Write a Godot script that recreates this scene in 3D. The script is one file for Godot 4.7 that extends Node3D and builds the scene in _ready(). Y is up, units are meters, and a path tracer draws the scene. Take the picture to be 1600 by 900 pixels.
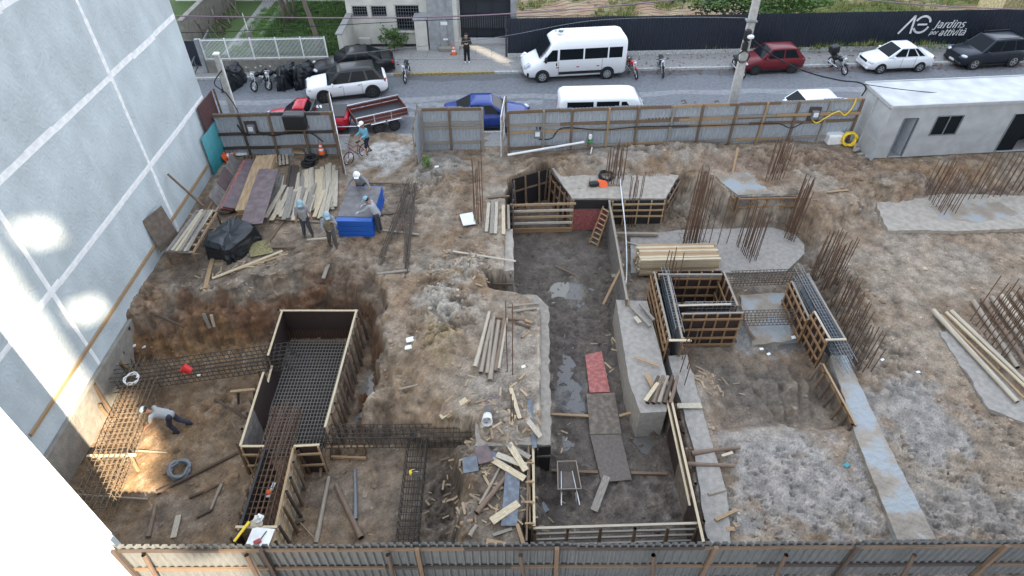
extends Node3D

# A building site seen from above: a neighbour's rendered wall, pits and formwork, fences, the street and its cars.
var rng := RandomNumberGenerator.new()
var M := {}
var T := {}
var used := {}
var org := {}
var shape := {}


# ---------------------------------------------------------------- naming
func numbered(called: String) -> String:
	var n: int = used.get(called, 0)
	used[called] = n + 1
	return called if n == 0 else "%s_%03d" % [called, n]


func tag(o: Node, label: String, category: String, group := "") -> Node:
	o.set_meta("label", label)
	o.set_meta("category", category)
	if group != "":
		o.set_meta("group", group)
	return o


func thing(called: String, label: String, category: String, at := Vector3.ZERO, turn := 0.0, group := "") -> Node3D:
	var o := Node3D.new()
	o.name = numbered(called)
	add_child(o)
	o.position = at
	o.rotation.y = turn
	tag(o, label, category, group)
	if turn == 0.0:
		org[o] = at
	return o


func part(parent: Node, called: String, mesh: Mesh, m: Material, x := Transform3D()) -> MeshInstance3D:
	var o := MeshInstance3D.new()
	o.name = numbered(called) if parent == self else called
	o.mesh = mesh
	o.material_override = m
	o.transform = x
	if parent != self and org.has(parent):
		o.position -= org[parent]
	parent.add_child(o, true)
	return o


func struct(called: String, mesh: Mesh, m: Material) -> MeshInstance3D:
	var o := part(self, called, mesh, m)
	o.set_meta("kind", "structure")
	return o


func clone(src: Node3D, at: Vector3, turn: float, label: String, group := "") -> Node3D:
	var r: Node3D = src.duplicate()
	var base := String(src.name)
	if base.length() > 4 and base[base.length() - 4] == "_" and base.right(3).is_valid_int():
		base = base.left(base.length() - 4)
	r.name = numbered(base)
	add_child(r)
	r.position = at
	r.rotation.y = turn
	r.set_meta("label", label)
	if group != "":
		r.set_meta("group", group)
	return r


# ---------------------------------------------------------------- meshes
func quad(st: SurfaceTool, a: Vector3, b: Vector3, c: Vector3, d: Vector3) -> void:
	for p in [a, c, b, a, d, c]:
		st.add_vertex(p)


func begin() -> SurfaceTool:
	var st := SurfaceTool.new()
	st.begin(Mesh.PRIMITIVE_TRIANGLES)
	st.set_smooth_group(-1)
	return st


func done(st: SurfaceTool) -> ArrayMesh:
	st.generate_normals()
	return st.commit()


func box_to(st: SurfaceTool, x: Transform3D, s: Vector3) -> void:
	var p := []
	for i in 8:
		p.append(x * (Vector3(float(i & 1) - .5, float((i >> 1) & 1) - .5, float(i >> 2) - .5) * s))
	quad(st, p[0], p[2], p[3], p[1])
	quad(st, p[4], p[5], p[7], p[6])
	quad(st, p[0], p[1], p[5], p[4])
	quad(st, p[2], p[6], p[7], p[3])
	quad(st, p[0], p[4], p[6], p[2])
	quad(st, p[1], p[3], p[7], p[5])


func bx(s: Vector3, c := Vector3.ZERO) -> ArrayMesh:
	var st := begin()
	box_to(st, Transform3D(Basis(), c), s)
	return done(st)


# a box whose upright and lying edges are cut by b
func bevel_box(s: Vector3, b: float, c := Vector3.ZERO) -> ArrayMesh:
	var st := begin()
	var rings := []
	var h := s / 2.0
	for lv in [[-h.y, b], [-h.y + b, 0.0], [h.y - b, 0.0], [h.y, b]]:
		var r := PackedVector3Array()
		var ix: float = h.x - lv[1]
		var iz: float = h.z - lv[1]
		for q in [[ix - b, -iz], [ix, -iz + b], [ix, iz - b], [ix - b, iz], [-ix + b, iz], [-ix, iz - b], [-ix, -iz + b], [-ix + b, -iz]]:
			r.append(c + Vector3(q[0], lv[0], q[1]))
		rings.append(r)
	loft(st, rings, true)
	return done(st)


func loft(st: SurfaceTool, rings: Array, caps := true, close := true) -> void:
	for i in rings.size() - 1:
		var a: PackedVector3Array = rings[i]
		var b: PackedVector3Array = rings[i + 1]
		var n := a.size()
		for j in (n if close else n - 1):
			var k := (j + 1) % n
			quad(st, a[j], b[j], b[k], a[k])
	if caps:
		for e in [0, rings.size() - 1]:
			var r: PackedVector3Array = rings[e]
			var mid := Vector3.ZERO
			for p in r:
				mid += p
			mid /= r.size()
			for j in r.size():
				var k := (j + 1) % r.size()
				st.add_vertex(mid)
				st.add_vertex(r[k] if e == 0 else r[j])
				st.add_vertex(r[j] if e == 0 else r[k])


func tube_to(st: SurfaceTool, pts: Array, radii: Array, sides := 6, caps := true) -> void:
	var rings := []
	var up := Vector3.UP
	for i in pts.size():
		var d: Vector3 = (pts[mini(i + 1, pts.size() - 1)] - pts[maxi(i - 1, 0)]).normalized()
		if absf(d.dot(up)) > .95:
			up = Vector3(.3, .1, .95).normalized() if absf(d.y) > .8 else Vector3.UP
		var s := d.cross(up).normalized()
		var t := s.cross(d)
		up = t
		var r := PackedVector3Array()
		var rad: float = radii[mini(i, radii.size() - 1)]
		for j in sides:
			var a := TAU * j / sides
			r.append(pts[i] + (s * cos(a) + t * sin(a)) * rad)
		rings.append(r)
	loft(st, rings, caps)


func tube(pts: Array, radii: Array, sides := 6) -> ArrayMesh:
	var st := begin()
	st.set_smooth_group(0)
	tube_to(st, pts, radii, sides)
	return done(st)


# surface of revolution round y: profile of (radius, height)
func lathe(profile: Array, sides := 14, smooth := false) -> ArrayMesh:
	var st := begin()
	if smooth:
		st.set_smooth_group(0)
	var rings := []
	for q in profile:
		var r := PackedVector3Array()
		for j in sides:
			var a := -TAU * j / sides
			r.append(Vector3(cos(a) * q[0], q[1], sin(a) * q[0]))
		rings.append(r)
	loft(st, rings, true)
	return done(st)


# an upright prism over a plan polygon (x, z)
func prism(poly: Array, y0: float, y1: float, jitter := 0.0) -> ArrayMesh:
	var st := begin()
	var pts := PackedVector2Array()
	for i in poly.size():
		var a: Vector2 = poly[i]
		var b: Vector2 = poly[(i + 1) % poly.size()]
		var n := 1 if jitter == 0.0 else maxi(1, int(a.distance_to(b) / .22))
		for k in n:
			var p := a.lerp(b, float(k) / n)
			if jitter > 0.0 and k > 0:
				p += Vector2(rng.randf_range(-1, 1), rng.randf_range(-1, 1)) * jitter
			pts.append(p)
	var tri := Geometry2D.triangulate_polygon(pts)
	for i in range(0, tri.size(), 3):
		var a := pts[tri[i]]
		var b := pts[tri[i + 1]]
		var c := pts[tri[i + 2]]
		if (b - a).cross(c - a) < 0.0:
			var t := b
			b = c
			c = t
		for p in [a, b, c]:
			st.add_vertex(Vector3(p.x, y1, p.y))
	for i in pts.size():
		var a := pts[i]
		var b := pts[(i + 1) % pts.size()]
		quad(st, Vector3(a.x, y0, a.y), Vector3(a.x, y1, a.y), Vector3(b.x, y1, b.y), Vector3(b.x, y0, b.y))
	return done(st)


# unit pieces, stretched by their nodes: sawn planks, logs and steel bars
func unit_shapes() -> void:
	shape.plank = []
	shape.log = []
	for v in 5:
		var rings := []
		var bow := rng.randf_range(-.25, .25) if v > 0 else 0.0
		var twist := rng.randf_range(-.06, .06) if v > 0 else 0.0
		for i in 4:
			var u := i / 3.0
			var off := bow * (u * (1.0 - u)) * 2.0
			var r := PackedVector3Array()
			for q in [[-.5, -.5], [.5, -.5], [.5, .5], [-.5, .5]]:
				var p := Vector2(q[0], q[1])
				if v > 0:
					p += Vector2(rng.randf_range(-.05, .05), rng.randf_range(-.05, .05))
				p = Vector2(p.x + p.y * twist, p.y)
				r.append(Vector3(u - .5, p.x + off * .6, p.y + off * .3))
			rings.append(r)
		var st := begin()
		loft(st, rings)
		shape.plank.append(done(st))
		rings = []
		var b2 := rng.randf_range(-.5, .5)
		for i in 6:
			var u := i / 5.0
			var rad := lerpf(.55, .42, u) * rng.randf_range(.94, 1.06)
			var r := PackedVector3Array()
			for j in 8:
				var a := TAU * j / 8.0
				r.append(Vector3(u - .5, cos(a) * rad + b2 * u * (1.0 - u), sin(a) * rad + b2 * .7 * sin(u * 3.0 + v) * .3))
			rings.append(r)
		st = begin()
		st.set_smooth_group(0)
		loft(st, rings, false)
		st.set_smooth_group(-1)
		loft(st, [rings[0]], true)
		loft(st, [rings[5], rings[5]], true)
		shape.log.append(done(st))
	var bar := begin()
	bar.set_smooth_group(0)
	tube_to(bar, [Vector3(-.5, 0, 0), Vector3(.5, 0, 0)], [.5], 5)
	shape.bar = done(bar)
	bar = begin()
	bar.set_smooth_group(0)
	tube_to(bar, [Vector3(-.5, 0, 0), Vector3(.5, 0, 0)], [.5], 12)
	shape.rod = done(bar)


func span(a: Vector3, b: Vector3, w: float, t: float, roll := 0.0) -> Transform3D:
	var d := b - a
	var l := d.length()
	var x := d / l
	var up := Vector3.UP if absf(x.y) < .98 else Vector3(0, 0, 1)
	var z := x.cross(up).normalized()
	var y := z.cross(x)
	if roll != 0.0:
		y = y.rotated(x, roll)
		z = z.rotated(x, roll)
	return Transform3D(Basis(x * l, y * t, z * w), (a + b) / 2.0)


# a sawn board from a to b, w wide and t thick
func plank(parent: Node, called: String, a: Vector3, b: Vector3, w: float, t: float, m: Material, roll := 0.0) -> MeshInstance3D:
	return part(parent, called, shape.plank[rng.randi_range(1, 4)], m, span(a, b, w, t, roll))


func beam(parent: Node, called: String, a: Vector3, b: Vector3, w: float, t: float, m: Material, roll := 0.0) -> MeshInstance3D:
	return part(parent, called, shape.plank[0], m, span(a, b, w, t, roll))


func pole(parent: Node, called: String, a: Vector3, b: Vector3, d: float, m: Material) -> MeshInstance3D:
	return part(parent, called, shape.log[rng.randi_range(0, 4)], m, span(a, b, d, d, rng.randf() * 6.0))


func rod(parent: Node, called: String, a: Vector3, b: Vector3, d: float, m: Material, fine := false) -> MeshInstance3D:
	return part(parent, called, shape.rod if fine else shape.bar, m, span(a, b, d, d))


# ---------------------------------------------------------------- materials
func noise(freq: float, lo: float, hi: float, seed_no: int, oct := 4, kind := FastNoiseLite.TYPE_SIMPLEX_SMOOTH, size := 512, c0 := .3, c1 := .7) -> NoiseTexture2D:
	var n := FastNoiseLite.new()
	n.noise_type = kind
	n.seed = seed_no
	n.frequency = freq
	n.fractal_octaves = oct
	var t := NoiseTexture2D.new()
	t.width = size
	t.height = size
	t.seamless = true
	t.noise = n
	var g := Gradient.new()
	g.offsets = PackedFloat32Array([c0, c1])
	g.colors = PackedColorArray([Color(lo, lo, lo), Color(hi, hi, hi)])
	t.color_ramp = g
	return t


func bumps(freq: float, seed_no: int, strength: float, oct := 5, kind := FastNoiseLite.TYPE_SIMPLEX_SMOOTH) -> NoiseTexture2D:
	var n := FastNoiseLite.new()
	n.noise_type = kind
	n.seed = seed_no
	n.frequency = freq
	n.fractal_octaves = oct
	var t := NoiseTexture2D.new()
	t.width = 512
	t.height = 512
	t.seamless = true
	t.as_normal_map = true
	t.bump_strength = strength
	t.noise = n
	return t


func mt(key: String, r: float, g: float, b: float, rough := .85, tex = null, sc := Vector3.ONE, nrm = null, nscale := 1.0, world := true) -> StandardMaterial3D:
	var m := StandardMaterial3D.new()
	m.resource_name = key
	m.albedo_color = Color(r, g, b).linear_to_srgb()
	m.roughness = rough
	if tex != null:
		m.albedo_texture = tex
	if nrm != null:
		m.normal_enabled = true
		m.normal_texture = nrm
		m.normal_scale = nscale
	if tex != null or nrm != null:
		m.uv1_triplanar = true
		m.uv1_world_triplanar = world
		m.uv1_scale = sc
	M[key] = m
	return m


func materials() -> void:
	T.soil = noise(.014, .76, 1.0, 3, 6, FastNoiseLite.TYPE_SIMPLEX_SMOOTH, 1024, .12, .75)
	T.soil.noise.fractal_type = FastNoiseLite.FRACTAL_RIDGED
	T.soil.noise.domain_warp_enabled = true
	T.soil.noise.domain_warp_amplitude = 30.0
	T.soil.noise.domain_warp_frequency = .01
	T.fine = noise(.05, .68, 1.0, 8, 5)
	T.blotch = noise(.006, .84, 1.0, 11, 7, FastNoiseLite.TYPE_SIMPLEX_SMOOTH, 1024, .05, .95)
	T.grain = noise(.011, .76, 1.0, 21, 4, FastNoiseLite.TYPE_SIMPLEX_SMOOTH, 512, .1, .9)
	T.streak = noise(.012, .86, 1.0, 31, 4, FastNoiseLite.TYPE_SIMPLEX_SMOOTH, 512, .1, .9)
	T.rust = noise(.016, .7, 1.0, 41, 6, FastNoiseLite.TYPE_SIMPLEX_SMOOTH, 512, .1, .9)
	T.stain_and_sky_sheen = noise(.005, 1.0, 1.0, 71, 6, FastNoiseLite.TYPE_SIMPLEX_SMOOTH, 1024)
	T.stain_and_sky_sheen.color_ramp.offsets = PackedFloat32Array([.25, .48, .56, .75])
	T.stain_and_sky_sheen.color_ramp.colors = PackedColorArray([Color(.52, .48, .43), Color(.58, .54, .49), Color(.58, .58, .57), Color(.58, .605, .62)])
	T.scuff = noise(.012, 1.0, 1.0, 81, 6, FastNoiseLite.TYPE_SIMPLEX_SMOOTH, 1024)
	T.scuff.color_ramp.offsets = PackedFloat32Array([.05, .4, .65, 1.0])
	T.scuff.color_ramp.colors = PackedColorArray([Color(.66, .64, .63), Color(.73, .71, .70), Color(.82, .80, .78), Color(.95, .94, .92)])
	T.plaster = noise(.005, .88, 1.0, 51, 6, FastNoiseLite.TYPE_SIMPLEX_SMOOTH, 512, .0, 1.0)
	T.soil_n = bumps(.02, 5, 8.0, 6)
	T.soil_n.noise.fractal_type = FastNoiseLite.FRACTAL_RIDGED
	T.fine_n = bumps(.06, 6, 5.0, 5)
	T.grain_n = bumps(.012, 7, 4.0, 3)
	mt("soil", 1, 1, 1, .9, T.soil, Vector3.ONE * .95, T.soil_n, 1.0).vertex_color_use_as_albedo = true
	mt("concrete", .32, .29, .255, .85, T.blotch, Vector3.ONE * .55, T.fine_n, .6)
	mt("sky_sheen_concrete", .88, .86, .84, .6, T.stain_and_sky_sheen, Vector3.ONE * .13, T.fine_n, .5)  # blue end of the ramp is sky reflection painted in, over some bluish film
	mt("mud_concrete", .29, .255, .215, .9, T.blotch, Vector3.ONE * .6, T.fine_n, .8)
	mt("dust_concrete", .38, .335, .28, .9, T.blotch, Vector3.ONE * .4, T.fine_n, .8)
	mt("dark_concrete", .10, .095, .088, .9, T.blotch, Vector3.ONE * .8, T.fine_n, .6)
	mt("wall_paint", .50, .56, .58, .8, T.plaster, Vector3(.3, .16, .3), T.fine_n, .25)
	mt("joint_white", .86, .87, .87, .8, T.plaster, Vector3.ONE * 1.5)
	mt("white_wall", .62, .60, .54, .85, T.plaster, Vector3.ONE * .4)
	mt("grey_wall", .33, .34, .35, .85, T.blotch, Vector3.ONE * .3)
	mt("dirty_wall", .26, .24, .205, .9, T.blotch, Vector3.ONE * .35, T.fine_n, .5)
	var gs := Vector3(.8, 1.6, .9)
	mt("wood_new", .60, .49, .33, .75, T.grain, gs, null, 1.0, false)
	mt("wood_tan", .40, .27, .15, .8, T.grain, gs, null, 1.0, false)
	mt("wood_form", .30, .175, .085, .8, T.grain, gs, null, 1.0, false)
	mt("wood_brown", .19, .125, .08, .85, T.grain, gs, null, 1.0, false)
	mt("wood_grey", .30, .265, .22, .85, T.grain, gs, null, 1.0, false)
	mt("wood_pale", .52, .45, .35, .85, T.grain, gs, null, 1.0, false)
	mt("wood_dark", .075, .055, .045, .85, T.grain, gs, null, 1.0, false)
	mt("log_bark", .23, .16, .115, .9, T.grain, gs, null, 1.0, false)
	mt("log_grey", .36, .30, .235, .9, T.grain, gs, null, 1.0, false)
	mt("log_dark", .12, .082, .06, .9, T.grain, gs, null, 1.0, false)
	mt("ply_dark", .042, .027, .025, .45, T.blotch, Vector3.ONE * 1.1)
	mt("ply_black", .018, .016, .017, .55, T.blotch, Vector3.ONE * 1.2)
	mt("ply_purple", .20, .145, .155, .5, T.scuff, Vector3.ONE * .2)
	mt("ply_grey", .27, .26, .25, .6, T.scuff, Vector3.ONE * .3)
	mt("ply_red", .30, .085, .08, .7, T.rust, Vector3.ONE * .8)
	mt("ply_pink", .58, .20, .18, .75, T.scuff, Vector3.ONE * .4)
	mt("ply_dirty", .24, .20, .165, .85, T.scuff, Vector3.ONE * .3)
	mt("ply_blue", .018, .12, .50, .5, T.fine, Vector3.ONE * 1.5)
	mt("ply_grey_dark", .20, .20, .21, .5, T.scuff, Vector3.ONE * .22)
	mt("ply_bluegrey", .20, .24, .30, .65, T.scuff, Vector3.ONE * .3)
	mt("ply_dirt2", .135, .11, .092, .8, T.blotch, Vector3.ONE * 1.0)
	mt("ply_yellow", .30, .26, .12, .8, T.rust, Vector3.ONE * .9)
	mt("clod", 1, 1, 1, .95).vertex_color_use_as_albedo = true
	mt("rust", .155, .085, .05, .85, T.rust, Vector3.ONE * 3)
	mt("rust_dark", .115, .085, .065, .85, T.rust, Vector3.ONE * 3)
	mt("steel_grey", .22, .24, .26, .5, T.rust, Vector3.ONE * 3)
	mt("sheet_zinc", .34, .37, .40, .5, T.streak, Vector3(2, .35, 2))
	mt("sheet_old", .13, .135, .135, .65, T.streak, Vector3(2.2, .3, 2.2))
	mt("sheet_white", .74, .75, .76, .5, T.plaster, Vector3.ONE)
	mt("sheet_teal", .04, .25, .28, .5, T.plaster, Vector3.ONE)
	mt("sheet_maroon", .10, .045, .045, .55, T.rust, Vector3.ONE)
	mt("sheet_navy", .021, .028, .043, .45, T.streak, Vector3(2, .4, 2))
	mt("asphalt", .165, .172, .185, .8, T.blotch, Vector3.ONE * .5, T.fine_n, .4)
	mt("pavement", .30, .29, .275, .9, T.blotch, Vector3.ONE * .7, T.fine_n, .4)
	mt("kerb_white", .62, .62, .60, .85, T.rust, Vector3.ONE * .9)
	mt("kerb_yellow", .44, .34, .13, .85, T.rust, Vector3.ONE * .9)
	mt("container_paint", .39, .40, .405, .55, T.plaster, Vector3.ONE * .5)
	mt("container_roof", .50, .51, .51, .6, T.blotch, Vector3.ONE * .12)
	mt("dark_void", .012, .012, .012, .8)
	mt("black_plastic", .017, .018, .02, .45, T.fine, Vector3.ONE * 2)
	mt("tarp", .010, .013, .017, .38)
	mt("rubber", .018, .018, .019, .85, T.fine, Vector3.ONE * 6)
	mt("glass_dark", .010, .013, .016, .08).metallic_specular = .2
	mt("chrome", .62, .62, .63, .25).metallic = .9
	mt("alloy", .34, .35, .36, .4).metallic = .4
	mt("white", .78, .78, .77, .5, T.plaster, Vector3.ONE)
	mt("orange", .75, .11, .02, .5)
	mt("red", .5, .02, .018, .4)
	mt("yellow", .72, .50, .03, .5)
	mt("green", .03, .22, .07, .5)
	mt("leaf", .05, .10, .018, .7).backlight_enabled = true
	M.leaf.backlight = Color(.05, .09, .02).linear_to_srgb()
	mt("leaf_dark", .025, .055, .012, .7)
	mt("grass", .075, .15, .025, .8)
	mt("grass_dry", .27, .25, .09, .85)
	mt("bark", .17, .14, .11, .9, T.grain, Vector3(2, 8, 2))
	mt("pole_concrete", .44, .425, .40, .85, T.blotch, Vector3.ONE * .5)
	mt("rust_pale", .17, .125, .085, .85, T.rust, Vector3.ONE * 3)
	mt("rust_black", .055, .045, .038, .8, T.rust, Vector3.ONE * 3)
	mt("mat_steel", .19, .17, .15, .7)
	mt("water_mud", .17, .155, .125, .07)
	mt("wet_mud", .125, .115, .107, .33, T.soil, Vector3.ONE * .8, T.soil_n, .12)


func paint(key: String, r: float, g: float, b: float) -> StandardMaterial3D:
	var m := mt(key, r, g, b, .32)
	m.clearcoat_enabled = true
	m.clearcoat = .25
	m.metallic_specular = .35
	m.clearcoat_roughness = .08
	return m


# ---------------------------------------------------------------- ground of the site
const GX := -14.6
const GZ := -29.6
const STEP := .045
const NX := 1053
const NZ := 576
var hh := PackedFloat32Array()
var cc := PackedColorArray()
var rug := PackedFloat32Array()


func signed_distance(p: Vector2, poly: PackedVector2Array) -> float:
	var d := 1e9
	for i in poly.size():
		d = minf(d, p.distance_squared_to(Geometry2D.get_closest_point_to_segment(p, poly[i], poly[(i + 1) % poly.size()])))
	return sqrt(d) * (1.0 if Geometry2D.is_point_in_polygon(p, poly) else -1.0)


# lowers (or raises) the ground inside a polygon to a floor level, over a slope w wide; c tints the floor
func level(points: Array, floor_y: float, w: float, rough := .15, c = null, strength := .8, edge = null, grow := 0.0) -> void:
	var poly := PackedVector2Array(points)
	var lo := poly[0]
	var hi := poly[0]
	for p in poly:
		lo = lo.min(p)
		hi = hi.max(p)
	var n := FastNoiseLite.new()
	n.seed = int(floor_y * 100.0) + points.size()
	n.frequency = .55
	n.fractal_octaves = 4
	lo -= Vector2.ONE * grow
	hi += Vector2.ONE * grow
	for j in range(clampi(int((lo.y - GZ) / STEP), 0, NZ), clampi(int((hi.y - GZ) / STEP) + 2, 0, NZ)):
		for i in range(clampi(int((lo.x - GX) / STEP), 0, NX), clampi(int((hi.x - GX) / STEP) + 2, 0, NX)):
			var p := Vector2(GX + i * STEP, GZ + j * STEP)
			var sd := signed_distance(p, poly) + grow
			if sd <= 0.0 and rough <= 0.0:
				continue
			sd += n.get_noise_2d(p.x, p.y) * rough * 3.0 if rough > 0.0 else 0.0
			if sd <= 0.0:
				continue
			var t := smoothstep(0.0, w, sd)
			var k := j * NX + i
			hh[k] = lerpf(hh[k], floor_y, t)
			if c != null:
				cc[k] = cc[k].lerp(c, t * strength)
			if edge != null and t < .97:
				cc[k] = cc[k].lerp(edge, minf(1.0, (1.0 - absf(t * 2.0 - 1.0)) * 1.8) * .85)


func mound(at: Vector2, rx: float, rz: float, up: float) -> void:
	for j in range(clampi(int((at.y - rz * 2.0 - GZ) / STEP), 0, NZ), clampi(int((at.y + rz * 2.0 - GZ) / STEP), 0, NZ)):
		for i in range(clampi(int((at.x - rx * 2.0 - GX) / STEP), 0, NX), clampi(int((at.x + rx * 2.0 - GX) / STEP), 0, NX)):
			var q := Vector2((GX + i * STEP - at.x) / rx, (GZ + j * STEP - at.y) / rz)
			hh[j * NX + i] += up * exp(-q.length_squared())


func tint(at: Vector2, rx: float, rz: float, c: Color, strength := .8) -> void:
	var n := FastNoiseLite.new()
	n.seed = int(at.x * 31.0 + at.y * 17.0)
	n.frequency = .7
	n.fractal_octaves = 5
	for j in range(clampi(int((at.y - rz * 1.5 - GZ) / STEP), 0, NZ), clampi(int((at.y + rz * 1.5 - GZ) / STEP), 0, NZ)):
		for i in range(clampi(int((at.x - rx * 1.5 - GX) / STEP), 0, NX), clampi(int((at.x + rx * 1.5 - GX) / STEP), 0, NX)):
			var p := Vector2(GX + i * STEP, GZ + j * STEP)
			var q := Vector2((p.x - at.x) / rx, (p.y - at.y) / rz).length()
			var t := 1.0 - smoothstep(.5, 1.15, q + n.get_noise_2d(p.x, p.y) * .9)
			if t > 0.0:
				cc[j * NX + i] = cc[j * NX + i].lerp(c, t * strength)


# marks a patch where the soil lies in lumps
func rugged(at: Vector2, rx: float, rz: float, amount: float) -> void:
	for j in range(clampi(int((at.y - rz * 1.5 - GZ) / STEP), 0, NZ), clampi(int((at.y + rz * 1.5 - GZ) / STEP), 0, NZ)):
		for i in range(clampi(int((at.x - rx * 1.5 - GX) / STEP), 0, NX), clampi(int((at.x + rx * 1.5 - GX) / STEP), 0, NX)):
			var q := Vector2((GX + i * STEP - at.x) / rx, (GZ + j * STEP - at.y) / rz).length()
			var k := j * NX + i
			rug[k] = maxf(rug[k], amount * (1.0 - smoothstep(.5, 1.4, q)))


# a rut pressed into the soil along a line of points, with banks thrown up beside it
func rut(points: Array, half: float, depth: float, tread := 0.0) -> void:
	for q in points.size() - 1:
		var a: Vector2 = points[q]
		var b: Vector2 = points[q + 1]
		var lo := a.min(b) - Vector2.ONE * half * 3.0
		var hi := a.max(b) + Vector2.ONE * half * 3.0
		for j in range(clampi(int((lo.y - GZ) / STEP), 0, NZ), clampi(int((hi.y - GZ) / STEP), 0, NZ)):
			for i in range(clampi(int((lo.x - GX) / STEP), 0, NX), clampi(int((hi.x - GX) / STEP), 0, NX)):
				var p := Vector2(GX + i * STEP, GZ + j * STEP)
				var t := clampf((p - a).dot(b - a) / (b - a).length_squared(), -.02, 1.0)
				var u := p.distance_to(a.lerp(b, t)) / half
				if u > 2.6:
					continue
				var along := (p - a).dot((b - a).normalized())
				var k := j * NX + i
				hh[k] += depth * (exp(-pow(u - 1.6, 2.0) * 3.0) * .45 - exp(-u * u) * (1.0 - tread * .5 + tread * .5 * sin(along * 24.0)))
				cc[k] = cc[k].lerp(Color(.17, .135, .10), exp(-u * u) * .45)


func ground_y(x: float, z: float) -> float:
	var u := clampf((x - GX) / STEP, 0, NX - 2)
	var v := clampf((z - GZ) / STEP, 0, NZ - 2)
	var i := int(u)
	var j := int(v)
	var a := lerpf(hh[j * NX + i], hh[j * NX + i + 1], u - i)
	var b := lerpf(hh[j * NX + NX + i], hh[j * NX + NX + i + 1], u - i)
	return lerpf(a, b, v - j)


# the same place, dy above the ground
func on(p: Vector3, dy := 0.0) -> Vector3:
	return Vector3(p.x, ground_y(p.x, p.z) + dy, p.z)


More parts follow.
